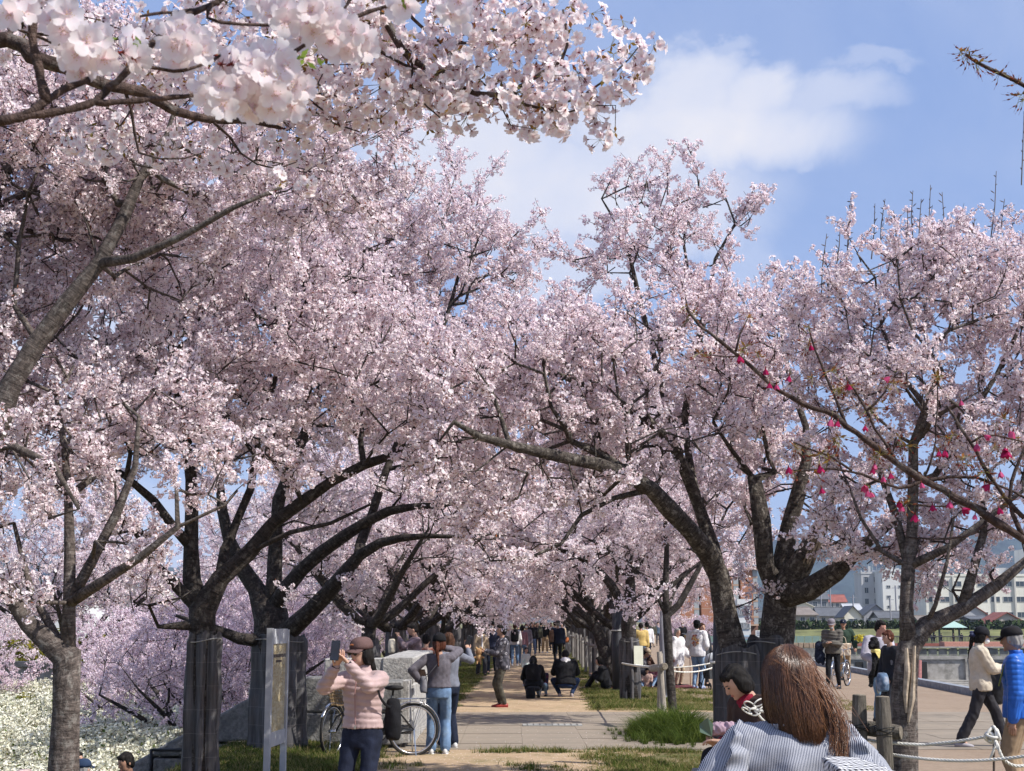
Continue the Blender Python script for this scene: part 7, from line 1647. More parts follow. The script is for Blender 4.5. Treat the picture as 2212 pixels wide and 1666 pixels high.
person(at(1136, 39.5), 1.05, R_(35), 'toddler in a pastel shirt and pink jacket standing behind the crouching woman', mat('pastel_print', (.60, .60, .56), .9, var=.1, scale=5, dirt=(.28, .52, .50), dscale=7), FB('pink_cloth', (.58, .32, .30)), SHOEW, 'bun', HBLK, female=True, detail=1, torso_w=1.05)
person(at(1221, 34.0), 1.72, PI, 'man in a black jacket with a white hood squatting with his back turned', BLACK, FB('deep_denim', (.018, .035, .085)), flat('greyish_shoe', (.34, .29, .29), .7), 'short', HBLK, detail=2, pel=(0, .10, .36), lean=R_(14), hp=R_(26), fa=(.14, .0, 0), fb=(-.14, .0, 0), ka=(.55, -.8, .5), kb=(-.55, -.8, .5), ha=(.18, -.40, .62), hb=(-.18, -.40, .62), puff=.035, hood=WHITEC, torso_w=1.12)
person(at(1308, 37.6), 1.60, R_(-100), 'visitor in black sitting on the grass at the foot of the leaning trunk', BLACK, BLACK, SHOEB, 'bob', HBLK, detail=1, pel=(0, 0, .16), lean=R_(15), fa=(.1, -.55, 0), fb=(-.1, -.5, 0), ka=(.1, -.3, 1), kb=(-.1, -.3, 1), ha=(.1, -.35, .4), hb=(-.1, -.35, .4), puff=.03)
# picnic group behind the rope
def sit(x, Yq, h, rz, label, top, bottom, **k):
    a = dict(pel=(0, 0, .14), lean=R_(14), hp=R_(16), fa=(.20, -.42, 0), fb=(-.20, -.42, 0), ka=(.5, -.3, .5), kb=(-.5, -.3, .5), ha=(.12, -.34, .34), hb=(-.12, -.34, .34), detail=1); a.update(k)
    return person(at(x, Yq), h, rz, label, top, bottom, **a)
rgm = empty('picnic_rug', at(1400, 39.2, .01), 0, 'dark red picnic rug spread on the grass behind the rope', 'rug'); mb = MB(); mb.box((0, 0, .012), (2.3, 1.8, .02)); mb.build('cloth', mat('red_rug', (.16, .045, .05), .95, var=.3, scale=6), rgm)
sit(1381, 38.9, 1.72, R_(60), 'seated picnicker in a grey coat and beige cap', FB('grey_coat', (.13, .13, .14)), CHAR, hat='cap', hatc=BEIGE, pel=(0, 0, .30))
sit(1398, 39.9, 1.75, R_(-60), 'seated black-haired picnicker in a black jacket looking down', BLACK, NAVY, pel=(0, 0, .30))
M_PLAID = mat('pink_plaid', (.46, .16, .22), .9, var=.3, scale=8, dirt=(.68, .55, .58), dscale=6)
sit(1411, 39.0, 1.58, R_(-40), 'seated picnicker in a pink plaid shirt with long hair', M_PLAID, FB('faded_denim', (.16, .21, .28)), hair='long', hairc=HBRN, female=True)
sit(1395, 38.5, 1.05, 0, 'small child sitting among the picnickers in a pale top', FB('pale_peach', (.55, .38, .32)), DENIM)
person(at(1384, 53), 1.70, PI, 'walker in a mustard yellow jacket and jeans seen from behind', FB('mustard_cloth', (.52, .38, .14)), DENIM, SHOEW, 'short', HBLK, detail=1, puff=.03)
person(at(1397, 60), 1.72, PI, 'walker in a white jacket and dark jeans beside the mustard yellow one', WHITEC, NAVY, SHOEB, 'short', HBLK, detail=1, puff=.02)
person(at(1409, 98), 1.74, PI, 'far walker in a dark jacket and beige trousers on the plaza', OLIVE, BEIGE, SHOEB, 'short', HGRY, detail=0, puff=.03)
person(at(1421, 105), 1.70, 0, 'far walker in blue grey on the plaza', FB('blue_grey', (.09, .13, .18)), CHAR, SHOEB, 'short', HBLK, detail=0)
wc_ = person(at(1462, 39.5), 1.56, R_(40), 'elderly visitor in a loose white shawl half hidden by the young tree', WHITEC, BEIGE, SHOEB, 'short', HGRY, female=True, detail=1, hem=-.36, puff=.05, ha=(.27, -.2, .88))
cn = empty('walking_cane', W2(wc_, (.30, -.22, 0)), 0, 'thin brown walking cane held by the visitor in the white shawl', 'cane'); mb = MB(); mb.tube(np.array([(0, 0, 0), (0, 0, .82), (.02, 0, .86), (.06, 0, .86)]), .011, 6); mb.build('shaft', flat('cane_wood', (.22, .09, .05), .5), cn)
hd = person(at(1505, 38.4), 1.78, PI - .5, 'young man in a white hoodie with an orange graphic, black cap and blue jeans', WHITEC, mat('bright_denim', (.19, .30, .47), .9, var=.2, scale=5, dirt=(.34, .44, .55), dscale=3), flat('blue_white_shoe', (.35, .42, .60), .6, var=.4, scale=12), 'short', HBLK, 'cap_back', BLACK, detail=2, puff=.03, hem=-.14, ha=(.16, -.22, .98), hb=(-.16, -.22, .98), hood=WHITEC, legw=1.12, hy=.3)
mb = MB(); r_ = np.random.default_rng(3)
for k in range(46):
    a, b_ = r_.uniform(-.10, .10), r_.uniform(-.15, .15)
    if (a / .1) ** 2 + (b_ / .15) ** 2 > 1: continue
    y_ = .158 - 1.2 * a * a; mb.ball((a, y_, 1.20 + b_), (r_.uniform(.012, .028), .006, r_.uniform(.012, .03)), 6, 4, m=int(r_.integers(0, 3)))
mb.build('back_print', [flat('print_orange', (.62, .24, .10), .8), flat('print_maroon', (.30, .08, .06), .8), flat('print_yellow', (.70, .50, .22), .8)], hd['root'])
person(at(1516, 39.6), 1.70, R_(20), 'curly-haired visitor mostly hidden behind the white hoodie', CHAR, CHAR, SHOEB, 'curly', HBRN, detail=1)
# ---- on the plaza
vt = person(at(1797, 37.9), 1.82, R_(-25), 'bearded man in a grey cap and quilted khaki vest, jacket over his arm', mat('khaki_quilt', (.105, .095, .080), .8, var=.15, scale=9), BLACK, SHOEB, 'short', HGRY, 'cap', FB('grey_cap', (.20, .18, .20)), detail=2, puff=.025, ha=(.05, -.30, 1.12), hb=(-.06, -.30, 1.10), tpost=quilt(.075, .015), fa=(.10, .12, 0), fb=(-.10, -.22, 0), cuff=BLACK, hp=.3, skin=SK)
mb = MB(); mb.ball(vt['H']((0, -.06, -.085)), (.052, .045, .045), 10, 8, rot=vt['Rh']); mb.build('beard', HGRY, vt['root'], smooth=True)
nj = empty('folded_jacket', W2(vt, (-.30, -.10, .86)), 0, 'crumpled navy jacket hanging from the arm of the man in the khaki vest', 'jacket'); mb = MB(); mb.ball((0, 0, .18), (.13, .09, .14)); mb.ball((-.04, 0, -.05), (.11, .07, .22)); mb.ball((.06, 0, -.12), (.07, .06, .20)); baked('cloth', mb, [NAVY], nj, .02, 2, wrinkle(.018, 18, 2))
gj = person(at(1821, 43.7), 1.80, R_(-8), 'man in a dark green jacket, black cap and khaki trousers carrying a tote', FB('dark_green_shell', (.028, .050, .034)), KHAKI, SHOEB, 'short', HBLK, 'cap', NAVY, detail=2, puff=.035, fa=(.10, .1, 0), fb=(-.10, -.15, 0), ha=(.30, -.1, .92), skin=SK2)
mb = MB(); mb.ball(gj['H']((0, -.10, .07)), (.014, .004, .010), 8, 6); mb.build('cap_emblem', M_WHT, gj['root'])
tb = empty('tote_bag', W2(gj, (-.05, -.30, .86)), R_(-10), 'cream tote bag with orange stripes hanging in front of the dark green jacket', 'tote bag'); mb = MB(); mb.box((0, 0, 0), (.42, .12, .36), taper=1.08); baked('pouch', mb, [mat('striped_tote', (.68, .60, .46), .9, var=.08, scale=3, dirt=(.60, .33, .16), dscale=5, stretch=(3, 1, .6))], tb, .016, 2, wrinkle(.010, 16, 1)); mb = MB(); 
for sy in (-.05, .05): mb.tube(np.array([(-.1, sy, .17), (-.07, sy, .34), (.0, sy * .4, .40), (.07, sy, .34), (.1, sy, .17)]), .010, 6)
mb.build('handles', FB('tote_handle', (.62, .52, .38)), tb)
fl_ = empty('flower_bunch', W2(gj, (.36, -.16, 1.02)), 0, 'bunch of yellow mimosa held beside the dark green jacket', 'bouquet'); mb = MB(); r_ = np.random.default_rng(6)
for k in range(150): q = r_.normal(size=3); q /= np.linalg.norm(q); mb.ball(np.array((.10, 0, .16)) + q * r_.uniform(.05, .2) * (1, .7, .7), r_.uniform(.012, .024), 5, 4)
mb.build('flower_heads', flat('mimosa_yellow', (.60, .50, .05), .8, var=.3), fl_); mb = MB()
for k in range(9): mb.tube(np.array([(0, 0, -.12), (0, 0, 0), np.array((.08, 0, .10)) + r_.normal(0, .05, 3)]), .004, 4)
mb.build('stems', flat('stem_green', (.08, .12, .03), .8), fl_)
dg_ = person(at(1896, 25.5), 1.78, R_(12), 'man in a lavender grey sweatshirt and blue jeans hugging a black poodle', FB('lavender_sweat', (.40, .38, .43)), mat('mid_blue_denim', (.12, .20, .30), .9, var=.22, scale=5, dirt=(.22, .31, .40), dscale=3), SHOEB, 'short', HBLK, detail=2, puff=.028, hp=R_(16), hy=R_(24), ha=(-.08, -.33, 1.12), hb=(-.20, -.30, 1.00), ea=(.4, -.1, .95), eb=(-.45, -.1, .95), skin=flat('skin_rosy', (.52, .27, .20), .5, spec=.35))
dgr = empty('poodle', W2(dg_, (-.20, -.34, .92)), R_(6), 'curly black poodle with a yellow neckerchief held in the arms of the smiling man', 'dog'); mb = MB()
cap(mb, (.02, .0, -.06), (-.0, .0, .22), .095, .10, 12); mb.ball((-.05, -.02, .40), (.085, .09, .085)); cap(mb, (-.08, -.06, .385), (-.15, -.12, .36), .040, .030); cap(mb, (0, 0, .24), (-.04, -.01, .37), .075, .06)
mb.ball((.02, .03, .37), (.035, .05, .08)); mb.ball((-.11, .04, .37), (.03, .045, .075)); mb.ball((-.05, 0, .475), (.07, .07, .045))
for (sx, sy) in ((-.07, -.07), (.06, -.08)): cap(mb, (sx, sy, .14), (sx - .05, sy - .05, -.02), .042, .036); cap(mb, (sx - .05, sy - .05, -.02), (sx - .07, sy - .03, -.12), .036, .034)
for (sx, sy) in ((-.06, .0), (.08, -.01)): cap(mb, (sx, sy, -.08), (sx - .09, sy - .06, -.16), .065, .05); cap(mb, (sx - .09, sy - .06, -.16), (sx - .08, sy - .03, -.30), .042, .032); mb.ball((sx - .10, sy - .05, -.31), (.04, .045, .03))
mb.ball((.13, .05, -.10), (.04, .04, .06))
baked('fur', mb, [mat('black_fur', (.012, .011, .011), .9, var=.5, scale=30, bump=3, bscale=60)], dgr, .0115, 1, lambda co, no: co + no * (.009 * wob(co, 95, 1) + .004 * wob(co, 200, 2))[:, None])
mb = MB(); loft(mb, [((-.02, -.005, .25), .086, .082, (1, 0, 0), (0, 1, 0)), ((-.028, -.008, .275), .090, .088, (1, 0, 0), (0, 1, 0)), ((-.034, -.008, .31), .074, .072, (1, 0, 0), (0, 1, 0))], 18); mb.add([(-.08, -.105, .27), (.04, -.105, .27), (-.02, -.135, .15)], [(0, 1, 2)]); mb.build('neckerchief', flat('yellow_kerchief', (.70, .58, .20), .8, var=.2, scale=25), dgr, smooth=True)
mb = MB(); mb.ball((-.165, -.13, .368), .012, 6, 5); mb.ball((-.10, -.105, .425), .009, 6, 5); mb.ball((-.02, -.105, .425), .009, 6, 5); mb.build('nose_and_eyes', M_EYE, dgr)
ls = MB(); q, _ = resample(np.array([W2(dg_, p) for p in ((-.20, -.36, .80), (-.26, -.38, .62), (-.23, -.38, .50), (-.18, -.38, .60), (-.17, -.37, .78))]), 1, .03); ls.tube(q, .008, 5); tag(ls.build('leash', flat('olive_leash', (.16, .14, .09), .8), None), 'olive leash loop dangling under the black poodle', 'leash')
vw = person(at(1921, 24.2), 1.60, R_(-75), 'woman with curly brown hair in a black cardigan and grey vest facing the dog', mat('black_cardigan', (.014, .015, .020), .9), CHAR, SHOEB, 'curly', HRED, female=True, detail=2, hp=R_(12), ha=(.14, -.10, .86), hb=(-.16, -.16, .84), puff=.022, hem=-.18)
m = MB(); loft(m, [(vw['T']((0, .012, z)), rx, ry, (1, 0, 0), (0, 1, 0)) for z, rx, ry in ((.12, .178, .137), (.25, .190, .146), (.38, .200, .140), (.44, .14, .11))], 18); baked('grey_vest', m, [FB('vest_grey', (.17, .17, .19))], vw['root'], .014, 2, wrinkle(.005, 18, 1))
bag(W2(vw, (.10, -.24, .80)), (.20, .26, .30), mat('denim_tote', (.10, .16, .25), .9, var=.3, scale=8, dirt=(.4, .4, .42), dscale=6), 'denim patchwork bag held by the woman in the black cardigan', 0, [W2(vw, (.12, -.14, .88)), W2(vw, (.10, -.22, .98))], .016)
# masked walker and the man in the blue jacket
CREAM = FB('cream_fleece', (.56, .49, .385), var=.1, bump=.6)
wk = person(at(2111, 20.5), 1.67, R_(82), 'masked woman in cream fleece and beribboned black cap walking to the right', CREAM, mat('black_track_pants', (.022, .020, .024), .7), flat('grey_shoe', (.32, .30, .32), .6), 'tail', HBLK, 'beanie', FB('black_cap_cloth', (.012, .012, .016)), mask=True, female=True, detail=2, puff=.024, hem=-.13, hp=R_(14), fa=(.08, -.32, 0), fb=(-.08, .34, 0), ha=(.05, -.40, 1.12), hb=(-.08, -.38, 1.10), ea=(.3, .1, .9), eb=(-.3, .1, .9), legw=1.08, flare=.028, sleeve=.72, inner=BLACK, collar=True, wr=.009)
mb = MB(); v = []
for t in np.linspace(-1, 1, 11): a = t * 1.0; v += [wk['H']((.096 * math.sin(a), -.108 * math.cos(a) + .012, .034)), wk['H']((.082 * math.sin(a), -.108 * math.cos(a) - .062 * math.cos(a) ** .7 + .012, .016 - .02 * t * t))]
mb.add(v, [(2 * i, 2 * i + 1, 2 * i + 3, 2 * i + 2) for i in range(10)]); mb.build('visor', BLACK, wk['root'])
mb = MB()
for (dx, dz, ry) in ((.0, .01, .05), (.02, -.04, .045), (-.03, -.02, .045)): mb.ball(wk['H']((dx, .135, dz)), (.018, ry, .028), 8, 6, rot=wk['Rh'])
mb.build('ribbon', mat('navy_check', (.02, .025, .07), .7, dirt=(.12, .13, .22), dscale=30), wk['root'], smooth=True)
phone(W2(wk, (0, -.52, 1.20)), (R_(-40), 0, R_(60)), 'phone held in both hands by the woman in the cream fleece')
bag(W2(wk, (.20, -.20, .86)), (.30, .34, .52), mat('black_nylon', (.012, .012, .014), .5), 'big slouching black tote bag on the arm of the woman in the cream fleece', R_(70), [W2(wk, (.17, -.02, 1.40)), W2(wk, (.20, -.12, 1.22)), W2(wk, (.20, -.20, 1.10))], .014)
BLUE = mat('bright_blue_puffer', (.018, .12, .50), .42, var=.10, scale=10, spec=.4)
bm = person(at(2192, 14.1), 1.70, R_(-118), 'man in a bright blue puffer jacket and black cap at the right edge', BLUE, mat('sand_chinos', (.30, .215, .135), .9, var=.12, scale=8), SHOEB, 'short', HGRY, 'cap', FB('faded_black_cap', (.018, .017, .020)), detail=3, puff=.028, hem=-.10, collar=True, tpost=quilt(.050, .0055), hy=R_(-5), hp=R_(8), legw=1.15, ha=(.24, -.03, .80), hb=(-.24, -.05, .80), skin=SK2)
mb = MB(); cap(mb, bm['T']((-.13, .14, .42)), bm['T']((-.13, .16, .15)), .012, .012); cap(mb, bm['T']((-.13, .14, .42)), bm['T']((-.12, -.10, .40)), .012, .012); mb.tube(np.array([bm['T'](q) for q in ((.14, .02, .47), (.15, .13, .40), (.15, .17, .15), (.12, .12, -.05))]), .022, 8, flat=.3); mb.tube(np.array([bm['T'](q) for q in ((.14, .02, .47), (.14, -.10, .40), (.14, -.16, .2))]), .022, 8, flat=.3); mb.build('strap', flat('lime_strap', (.30, .34, .09), .7), bm['root'], smooth=True)
mb = MB(); mb.ball(bm['H']((.0, .105, .045)), (.030, .008, .016), 10, 6, rot=bm['Rh']); mb.build('cap_buckle', flat('cap_tag', (.5, .42, .33), .7), bm['root'])

# ---- lower left, beyond the parapet
person(at(193, 18.5, LOW + .24), 1.74, R_(150), 'man in a navy cap and dark jacket seen from behind below the parapet', NAVY, BLACK, SHOEB, 'short', HGRY, 'cap', FB('navy_cap', (.022, .040, .085)), detail=2, puff=.03, mask=True)
person(at(177, 19.4, LOW + .25), 1.76, R_(60), 'dark-haired visitor half hidden behind the navy cap', CHAR, BLACK, SHOEB, 'short', HBLK, detail=1)
person(at(295, 17.6, LOW + .47), 1.70, R_(-40), 'dark-haired man in a navy jacket coming up behind the sloping parapet', NAVY, BLACK, SHOEB, 'short', HBLK, detail=2, hp=R_(22), puff=.03, skin=SK2)
person(at(72, 18.0, LOW + .29), 1.62, R_(-20), 'visitor in a pale pink hat at the bottom left beside the slender trunk', BEIGE, CHAR, SHOEB, 'bob', HBRN, 'bucket', FB('pale_pink_hat', (.58, .44, .40)), detail=1)

# ---- seated pair in front of the netted trunk
st_z = .82
sb = empty('stone_bench', at(1665, 9.9), 0, 'grey stone bench block at the foot of the netted twin-stemmed tree', 'bench'); mb = MB(); mb.rock((0, 0, .37), (1.1, .5, .74), rng, bev=.04); mb.build('seat', M_GR, sb)
st_ = person(at(1655, 9.9), 1.62, R_(-68), 'seated woman in a dark red sweater and brown coat looking down at her snack', FB('brown_coat', (.050, .030, .024)), BLACK, SHOEB, 'bob', HBLK, female=True, detail=3, pel=(0, 0, .84), lean=R_(18), hp=R_(24), fa=(.10, -.50, .12), fb=(-.12, -.55, .42), ka=(.1, -.6, 2), kb=(-.1, -.6, 2), ha=(.02, -.38, 1.00), hb=(-.12, -.34, .98), ea=(.3, -.1, .8), eb=(-.3, -.1, .8), puff=.03, sleeve=.25, skin=SK)
m = MB()
for (E_, W_) in ((st_['Ea'], st_['ha']), (st_['Eb'], st_['hb'])): cap(m, E_ + (W_ - E_) * .05, E_ + (W_ - E_) * .88, .062, .046)
cap(m, st_['T']((0, -.06, .30)), st_['T']((0, -.04, .47)), .085, .075); baked('sweater', m, [FB('crimson_knit', (.22, .012, .030), bump=.6)], st_['root'], .010, 2, wrinkle(.006, 24, 1))
wp = empty('snack_wrapper', W2(st_, (-.02, -.49, 1.09)), 0, 'green snack packet and crumpled mauve scarf in the seated woman\'s hands', 'snack'); mb = MB(); mb.add([(-.05, 0, -.02), (.03, .01, -.05), (.04, .0, .03), (.0, -.02, .075), (-.05, .01, .03)], [(0, 1, 2, 3, 4)]); mb.add([(-.05, .012, -.02), (.03, .022, -.05), (.04, .012, .03), (.0, -.008, .075), (-.05, .022, .03)], [(4, 3, 2, 1, 0)]); mb.build('packet', flat('green_packet', (.10, .15, .11), .35), wp)
mb = MB(); mb.ball((.10, .05, -.0), (.09, .06, .04)); mb.ball((.04, .06, -.01), (.06, .05, .04)); mb.ball((.16, .03, .01), (.06, .05, .035)); baked('scarf', mb, [mat('mauve_scarf', (.36, .25, .30), .9, var=.2)], wp, .008, 1, wrinkle(.012, 60, 1))

# ---- the woman in the striped blouse, seen from behind
def stripe_mat():
    m = bpy.data.materials.new('striped_cotton'); m.use_nodes = True; nt = m.node_tree; b = nt.nodes['Principled BSDF']; n = N(nt)
    g = n('ShaderNodeTexCoord').outputs['Object']; sx = n('ShaderNodeSeparateXYZ', {0: g}); x, y, z = sx.outputs
    xx = n.math('ADD', x, n.math('MULTIPLY', n.math('SUBTRACT', z, 1.2), n.math('MULTIPLY', x, -.35))); xx = n.math('ADD', xx, n.math('MULTIPLY', n.noise(g, 3.2, 2), .03))
    w_ = n.math('SINE', n.math('MULTIPLY', xx, 1150)); c = n.mix(n.rng(w_, -.25, .25), (.50, .51, .55), (.035, .045, .085))
    nt.links.new(c, b.inputs['Base Color']); b.inputs['Roughness'].default_value = .8; b.inputs['Specular IOR Level'].default_value = .2; b.inputs['Sheen Weight'].default_value = .1; return m
M_STRIPE = stripe_mat()
def drape(co, no):
    z = co[:, 2]; x = co[:, 0]
    f = .012 * np.sin(x * 38 + 3 * np.sin(z * 5)) * np.clip((1.40 - z) / .15, .0, 1) * (np.abs(x) < .3) + .006 * wob(co, 30, 3) + .010 * (1 - np.abs(wob(co * np.array((1, 1, .5)), 13, 1)) * 2)
    return co + no * (f * .8)[:, None]
WS = 1.645
sw = person(at(1704, 5.25), WS, PI, 'woman with long chestnut hair in a navy and white striped ruffled blouse, from behind', M_STRIPE, NAVY, SHOEW, 'none', HBRN, female=True, detail=3, puff=.030, hem=-.10, collar=False, ha=(.30, -.10, .95), hb=(-.30, -.10, .95), ea=(.5, .1, 1.0), eb=(-.5, .1, 1.0), tpost=drape, hy=R_(8), hp=R_(4), torso_w=1.12, sleeve=.9)
root = sw['root']; Tq, Hq = sw['T'], sw['H']
# frilled collar, shoulder ruffles
def frill(name, path, outw, w_, amp, waves, m, sub=160):
    path = np.array(path); q, _ = resample(path, 1, np.linalg.norm(np.diff(path, axis=0), axis=1).sum() / sub); k = len(q); t = np.linspace(0, 1, k); d = np.gradient(q, axis=0); d /= np.linalg.norm(d, axis=1, keepdims=True); o = np.array(outw, float); o = o[None, :] if o.ndim == 1 else np.stack([np.interp(t, np.linspace(0, 1, len(o)), o[:, j]) for j in range(3)], -1)
    o = o - d * (o * d).sum(1, keepdims=True); o /= np.linalg.norm(o, axis=1, keepdims=True); s_ = np.cross(d, o); rows = 6; v = []
    wv = np.sin(t * waves * 2 * PI) + .4 * np.sin(t * waves * 4.7 + 1)
    ww = w_ * (np.sin(t * PI) ** .5 * .75 + .25)
    for r in range(rows):
        u = r / (rows - 1); v.append(q + o * (ww * u)[:, None] + s_ * (amp * wv * u)[:, None] - np.array((0, 0, 1.0)) * (ww * .25 * u * u)[:, None])
    v = np.stack(v, 1).reshape(-1, 3); f = [(i * rows + j, i * rows + j + 1, (i + 1) * rows + j + 1, (i + 1) * rows + j) for i in range(k - 1) for j in range(rows - 1)]
    mb = MB(); mb.add(v, f); ob = mb.build(name, m, root, smooth=True); sd = ob.modifiers.new('s', 'SOLIDIFY'); sd.thickness = .002; return ob
a_ = np.linspace(-1.2, PI + 1.2, 16)
frill('collar_frill', [Tq((.082 * math.cos(a), .072 * math.sin(a) + .01, .475)) for a in a_], [(0, .25, 1)], .045, .007, 13, M_STRIPE)
mb = MB(); loft(mb, [(Tq((0, .01, .445)), .094, .086, (1, 0, 0), (0, 1, 0)), (Tq((0, .008, .478)), .080, .074, (1, 0, 0), (0, 1, 0))], 24); mb.build('collar_band', M_STRIPE, root, smooth=True)
for sg in (1, -1):
    frill('shoulder_ruffle', [Tq((sg * .135, -.10, .44)), Tq((sg * .15, -.02, .485)), Tq((sg * .165, .07, .45)), Tq((sg * .19, .125, .34)), Tq((sg * .20, .145, .18)), Tq((sg * .20, .14, .02))], [(sg * .8, -.2, .7), (sg * .8, .1, .65), (sg * .9, .3, .3), (sg, .25, 0), (sg, .1, 0)], .085, .016, 9, M_STRIPE)
# the head of hair: a smooth mass under many separate locks
m = MB(); m.ball(Hq((0, .020, .022)), (.093, .108, .110), 18, 12, rot=sw['Rh']); m.ball(Hq((0, .035, -.05)), (.084, .070, .10), 14, 9, rot=sw['Rh'])
loft(m, [(Hq((0, .04, -.02)), .098, .075, (1, 0, 0), (0, 1, 0)), (Hq((-.005, .050, -.11)), .092, .06, (1, 0, 0), (0, 1, 0)), (Hq((-.02, .06, -.19)), .075, .045, (1, 0, 0), (0, 1, 0))], 18)
HCH = bpy.data.materials.new('chestnut_hair'); HCH.use_nodes = True; nt = HCH.node_tree; b_ = nt.nodes['Principled BSDF']; n = N(nt)
tn = n('ShaderNodeAttribute', attribute_name='tint').outputs['Fac']; nt.links.new(n.mix(tn, (.022, .009, .006), (.235, .105, .046)), b_.inputs['Base Color']); b_.inputs['Roughness'].default_value = .30; b_.inputs['Specular IOR Level'].default_value = .6; b_.inputs['Anisotropic'].default_value = .6
hb_ = baked('hair', m, [FB('dark_chestnut', (.030, .012, .008))], root, .010, 2)
r_ = np.random.default_rng(17); mb = MB(); crown = Hq((0.005, -.005, .125)); Rh = sw['Rh']
for k in range(5200):
    a = r_.uniform(-.35, PI + .35) if k > 300 else r_.uniform(0, 2 * PI); t0 = r_.uniform(0, .35); ca, sa = math.cos(a), math.sin(a)
    pts = []; rr = 1 + r_.uniform(-.02, .05); out_ = r_.uniform(.95, 1.06); fall = .185 + .05 * r_.uniform(0, 1) + .05 * max(-ca, 0)
    for j in range(9):
        u = t0 + (1 - t0) * j / 8
        if u < .45: p_ = u / .45 * 1.45; loc = np.array((.098 * rr * math.sin(p_) * ca, .112 * rr * math.sin(p_) * sa + .016, .022 + .116 * rr * math.cos(p_))); q = Hq(loc)
        else:
            w_ = (u - .45) / .55; zq = .015 - w_ * fall; bul = 1 + .10 * math.sin(w_ * PI) - .16 * w_
            q = Hq((.093 * rr * ca * bul * out_, (.110 * sa * bul + .02 + .045 * w_ * max(sa, 0)) * rr, 0)) + np.array((-.022 * w_ ** 1.5 - .03 * w_ * max(-ca, 0), 0, zq))
        pts.append(q + r_.normal(0, .0012, 3) + np.array((.006 * math.sin(u * 9 + k), .003 * math.cos(u * 7 + k), 0)) * u)
    pts = np.array(pts); wd = np.array([.5, .9, 1, 1, 1, 1, .9, .7, .15]) * r_.uniform(.0008, .0019); mb.tube(pts, wd, 3, 0, cap=False, tint=np.clip(.45 + .12 * math.sin(a * 7 + .6 * math.sin(a * 19)) + r_.normal(0, .13), 0, 1), flat=.6)
# wind-blown strands and the lock lying over the right shoulder
for k in range(300):
    a = r_.uniform(2.2, 3.5) ; st0 = Hq((.098 * math.cos(a), .105 * math.sin(a) + .02, r_.uniform(-.08, .06))); e = Tq((-.10 - r_.uniform(0, .07), .10 + r_.uniform(-.02, .05), .42 - r_.uniform(0, .14))); md = (st0 + e) / 2 + np.array((-.045 + r_.uniform(-.02, .02), .01, -.02 + r_.uniform(-.02, .03)))
    q, _ = resample(np.array([st0, md, e]), 1, .03); mb.tube(q, np.linspace(.0019, .0006, len(q)), 3, 0, cap=False, tint=np.clip(r_.normal(.6, .25), 0, 1))
for k in range(26):
    a = r_.uniform(.3, 2.2); st0 = Hq((.10 * math.cos(a), .115 * math.sin(a) + .02, r_.uniform(.02, .09))); e = st0 + np.array((-.13 - r_.uniform(0, .1), .03, -.17 - r_.uniform(0, .1))); md = (st0 + e) / 2 + np.array((.0, .035, .03)); q, _ = resample(np.array([st0, md, e]), 1, .03); mb.tube(q, .0008, 3, 0, cap=False, tint=.8)
mb.build('hair_locks', HCH, root, smooth=True, attrs=True)
# gingham bag at her side
def check_mat():
    m = bpy.data.materials.new('gingham'); m.use_nodes = True; nt = m.node_tree; b = nt.nodes['Principled BSDF']; n = N(nt)
    s = n('ShaderNodeSeparateXYZ', {0: n('ShaderNodeTexCoord').outputs['Object']}); a = n.math('GREATER_THAN', n.math('SINE', n.math('MULTIPLY', n.math('ADD', s.outputs[0], n.math('MULTIPLY', s.outputs[1], .6)), 330)), 0.0); c = n.math('GREATER_THAN', n.math('SINE', n.math('MULTIPLY', n.math('ADD', s.outputs[2], n.math('MULTIPLY', s.outputs[1], .8)), 330)), 0.0)
    nt.links.new(n.mix(n.math('MULTIPLY', n.math('ADD', a, c), .5), (.66, .66, .67), (.02, .02, .03)), b.inputs['Base Color']); b.inputs['Roughness'].default_value = .8; return m
gb = empty('gingham_bag', P(1872, 1700, 4.9), R_(8), 'black and white gingham bag beside the striped blouse at the bottom edge', 'bag'); mb = MB(); mb.add([(-.13, -.06, -.16), (.13, -.06, -.16), (.13, .06, -.16), (-.13, .06, -.16), (-.125, -.08, .07), (.075, -.08, .055), (.015, .09, .088), (-.12, .09, .094)], [(0, 3, 2, 1), (4, 5, 6, 7), (0, 1, 5, 4), (1, 2, 6, 5), (2, 3, 7, 6), (3, 0, 4, 7)]); baked('pouch', mb, [check_mat()], gb, .008, 2, wrinkle(.004, 30, 1))
# people on the far footbridge
for i, x in enumerate((1958, 1966, 1975, 1983, 1990, 2003, 2012, 2019, 2034, 2060, 2078, 2100)):
    c = P(x, 1390, 233); person(c, 1.6 + .03 * (i % 4), rng.uniform(0, 6.28), 'tiny dark figure at the far red-edged footbridge railing, ' + ('leftmost', 'second from left', 'third from left', 'fourth from left', 'fifth from left', 'sixth from left', 'sixth from right', 'fifth from right', 'fourth from right', 'third from right', 'second from right', 'rightmost')[i], cl_[(i * 3) % 2], cl_[(i * 5) % 2], SHOEB, 'short', HBLK, detail=0, group='tiny figures on the far footbridge')
bake_all()
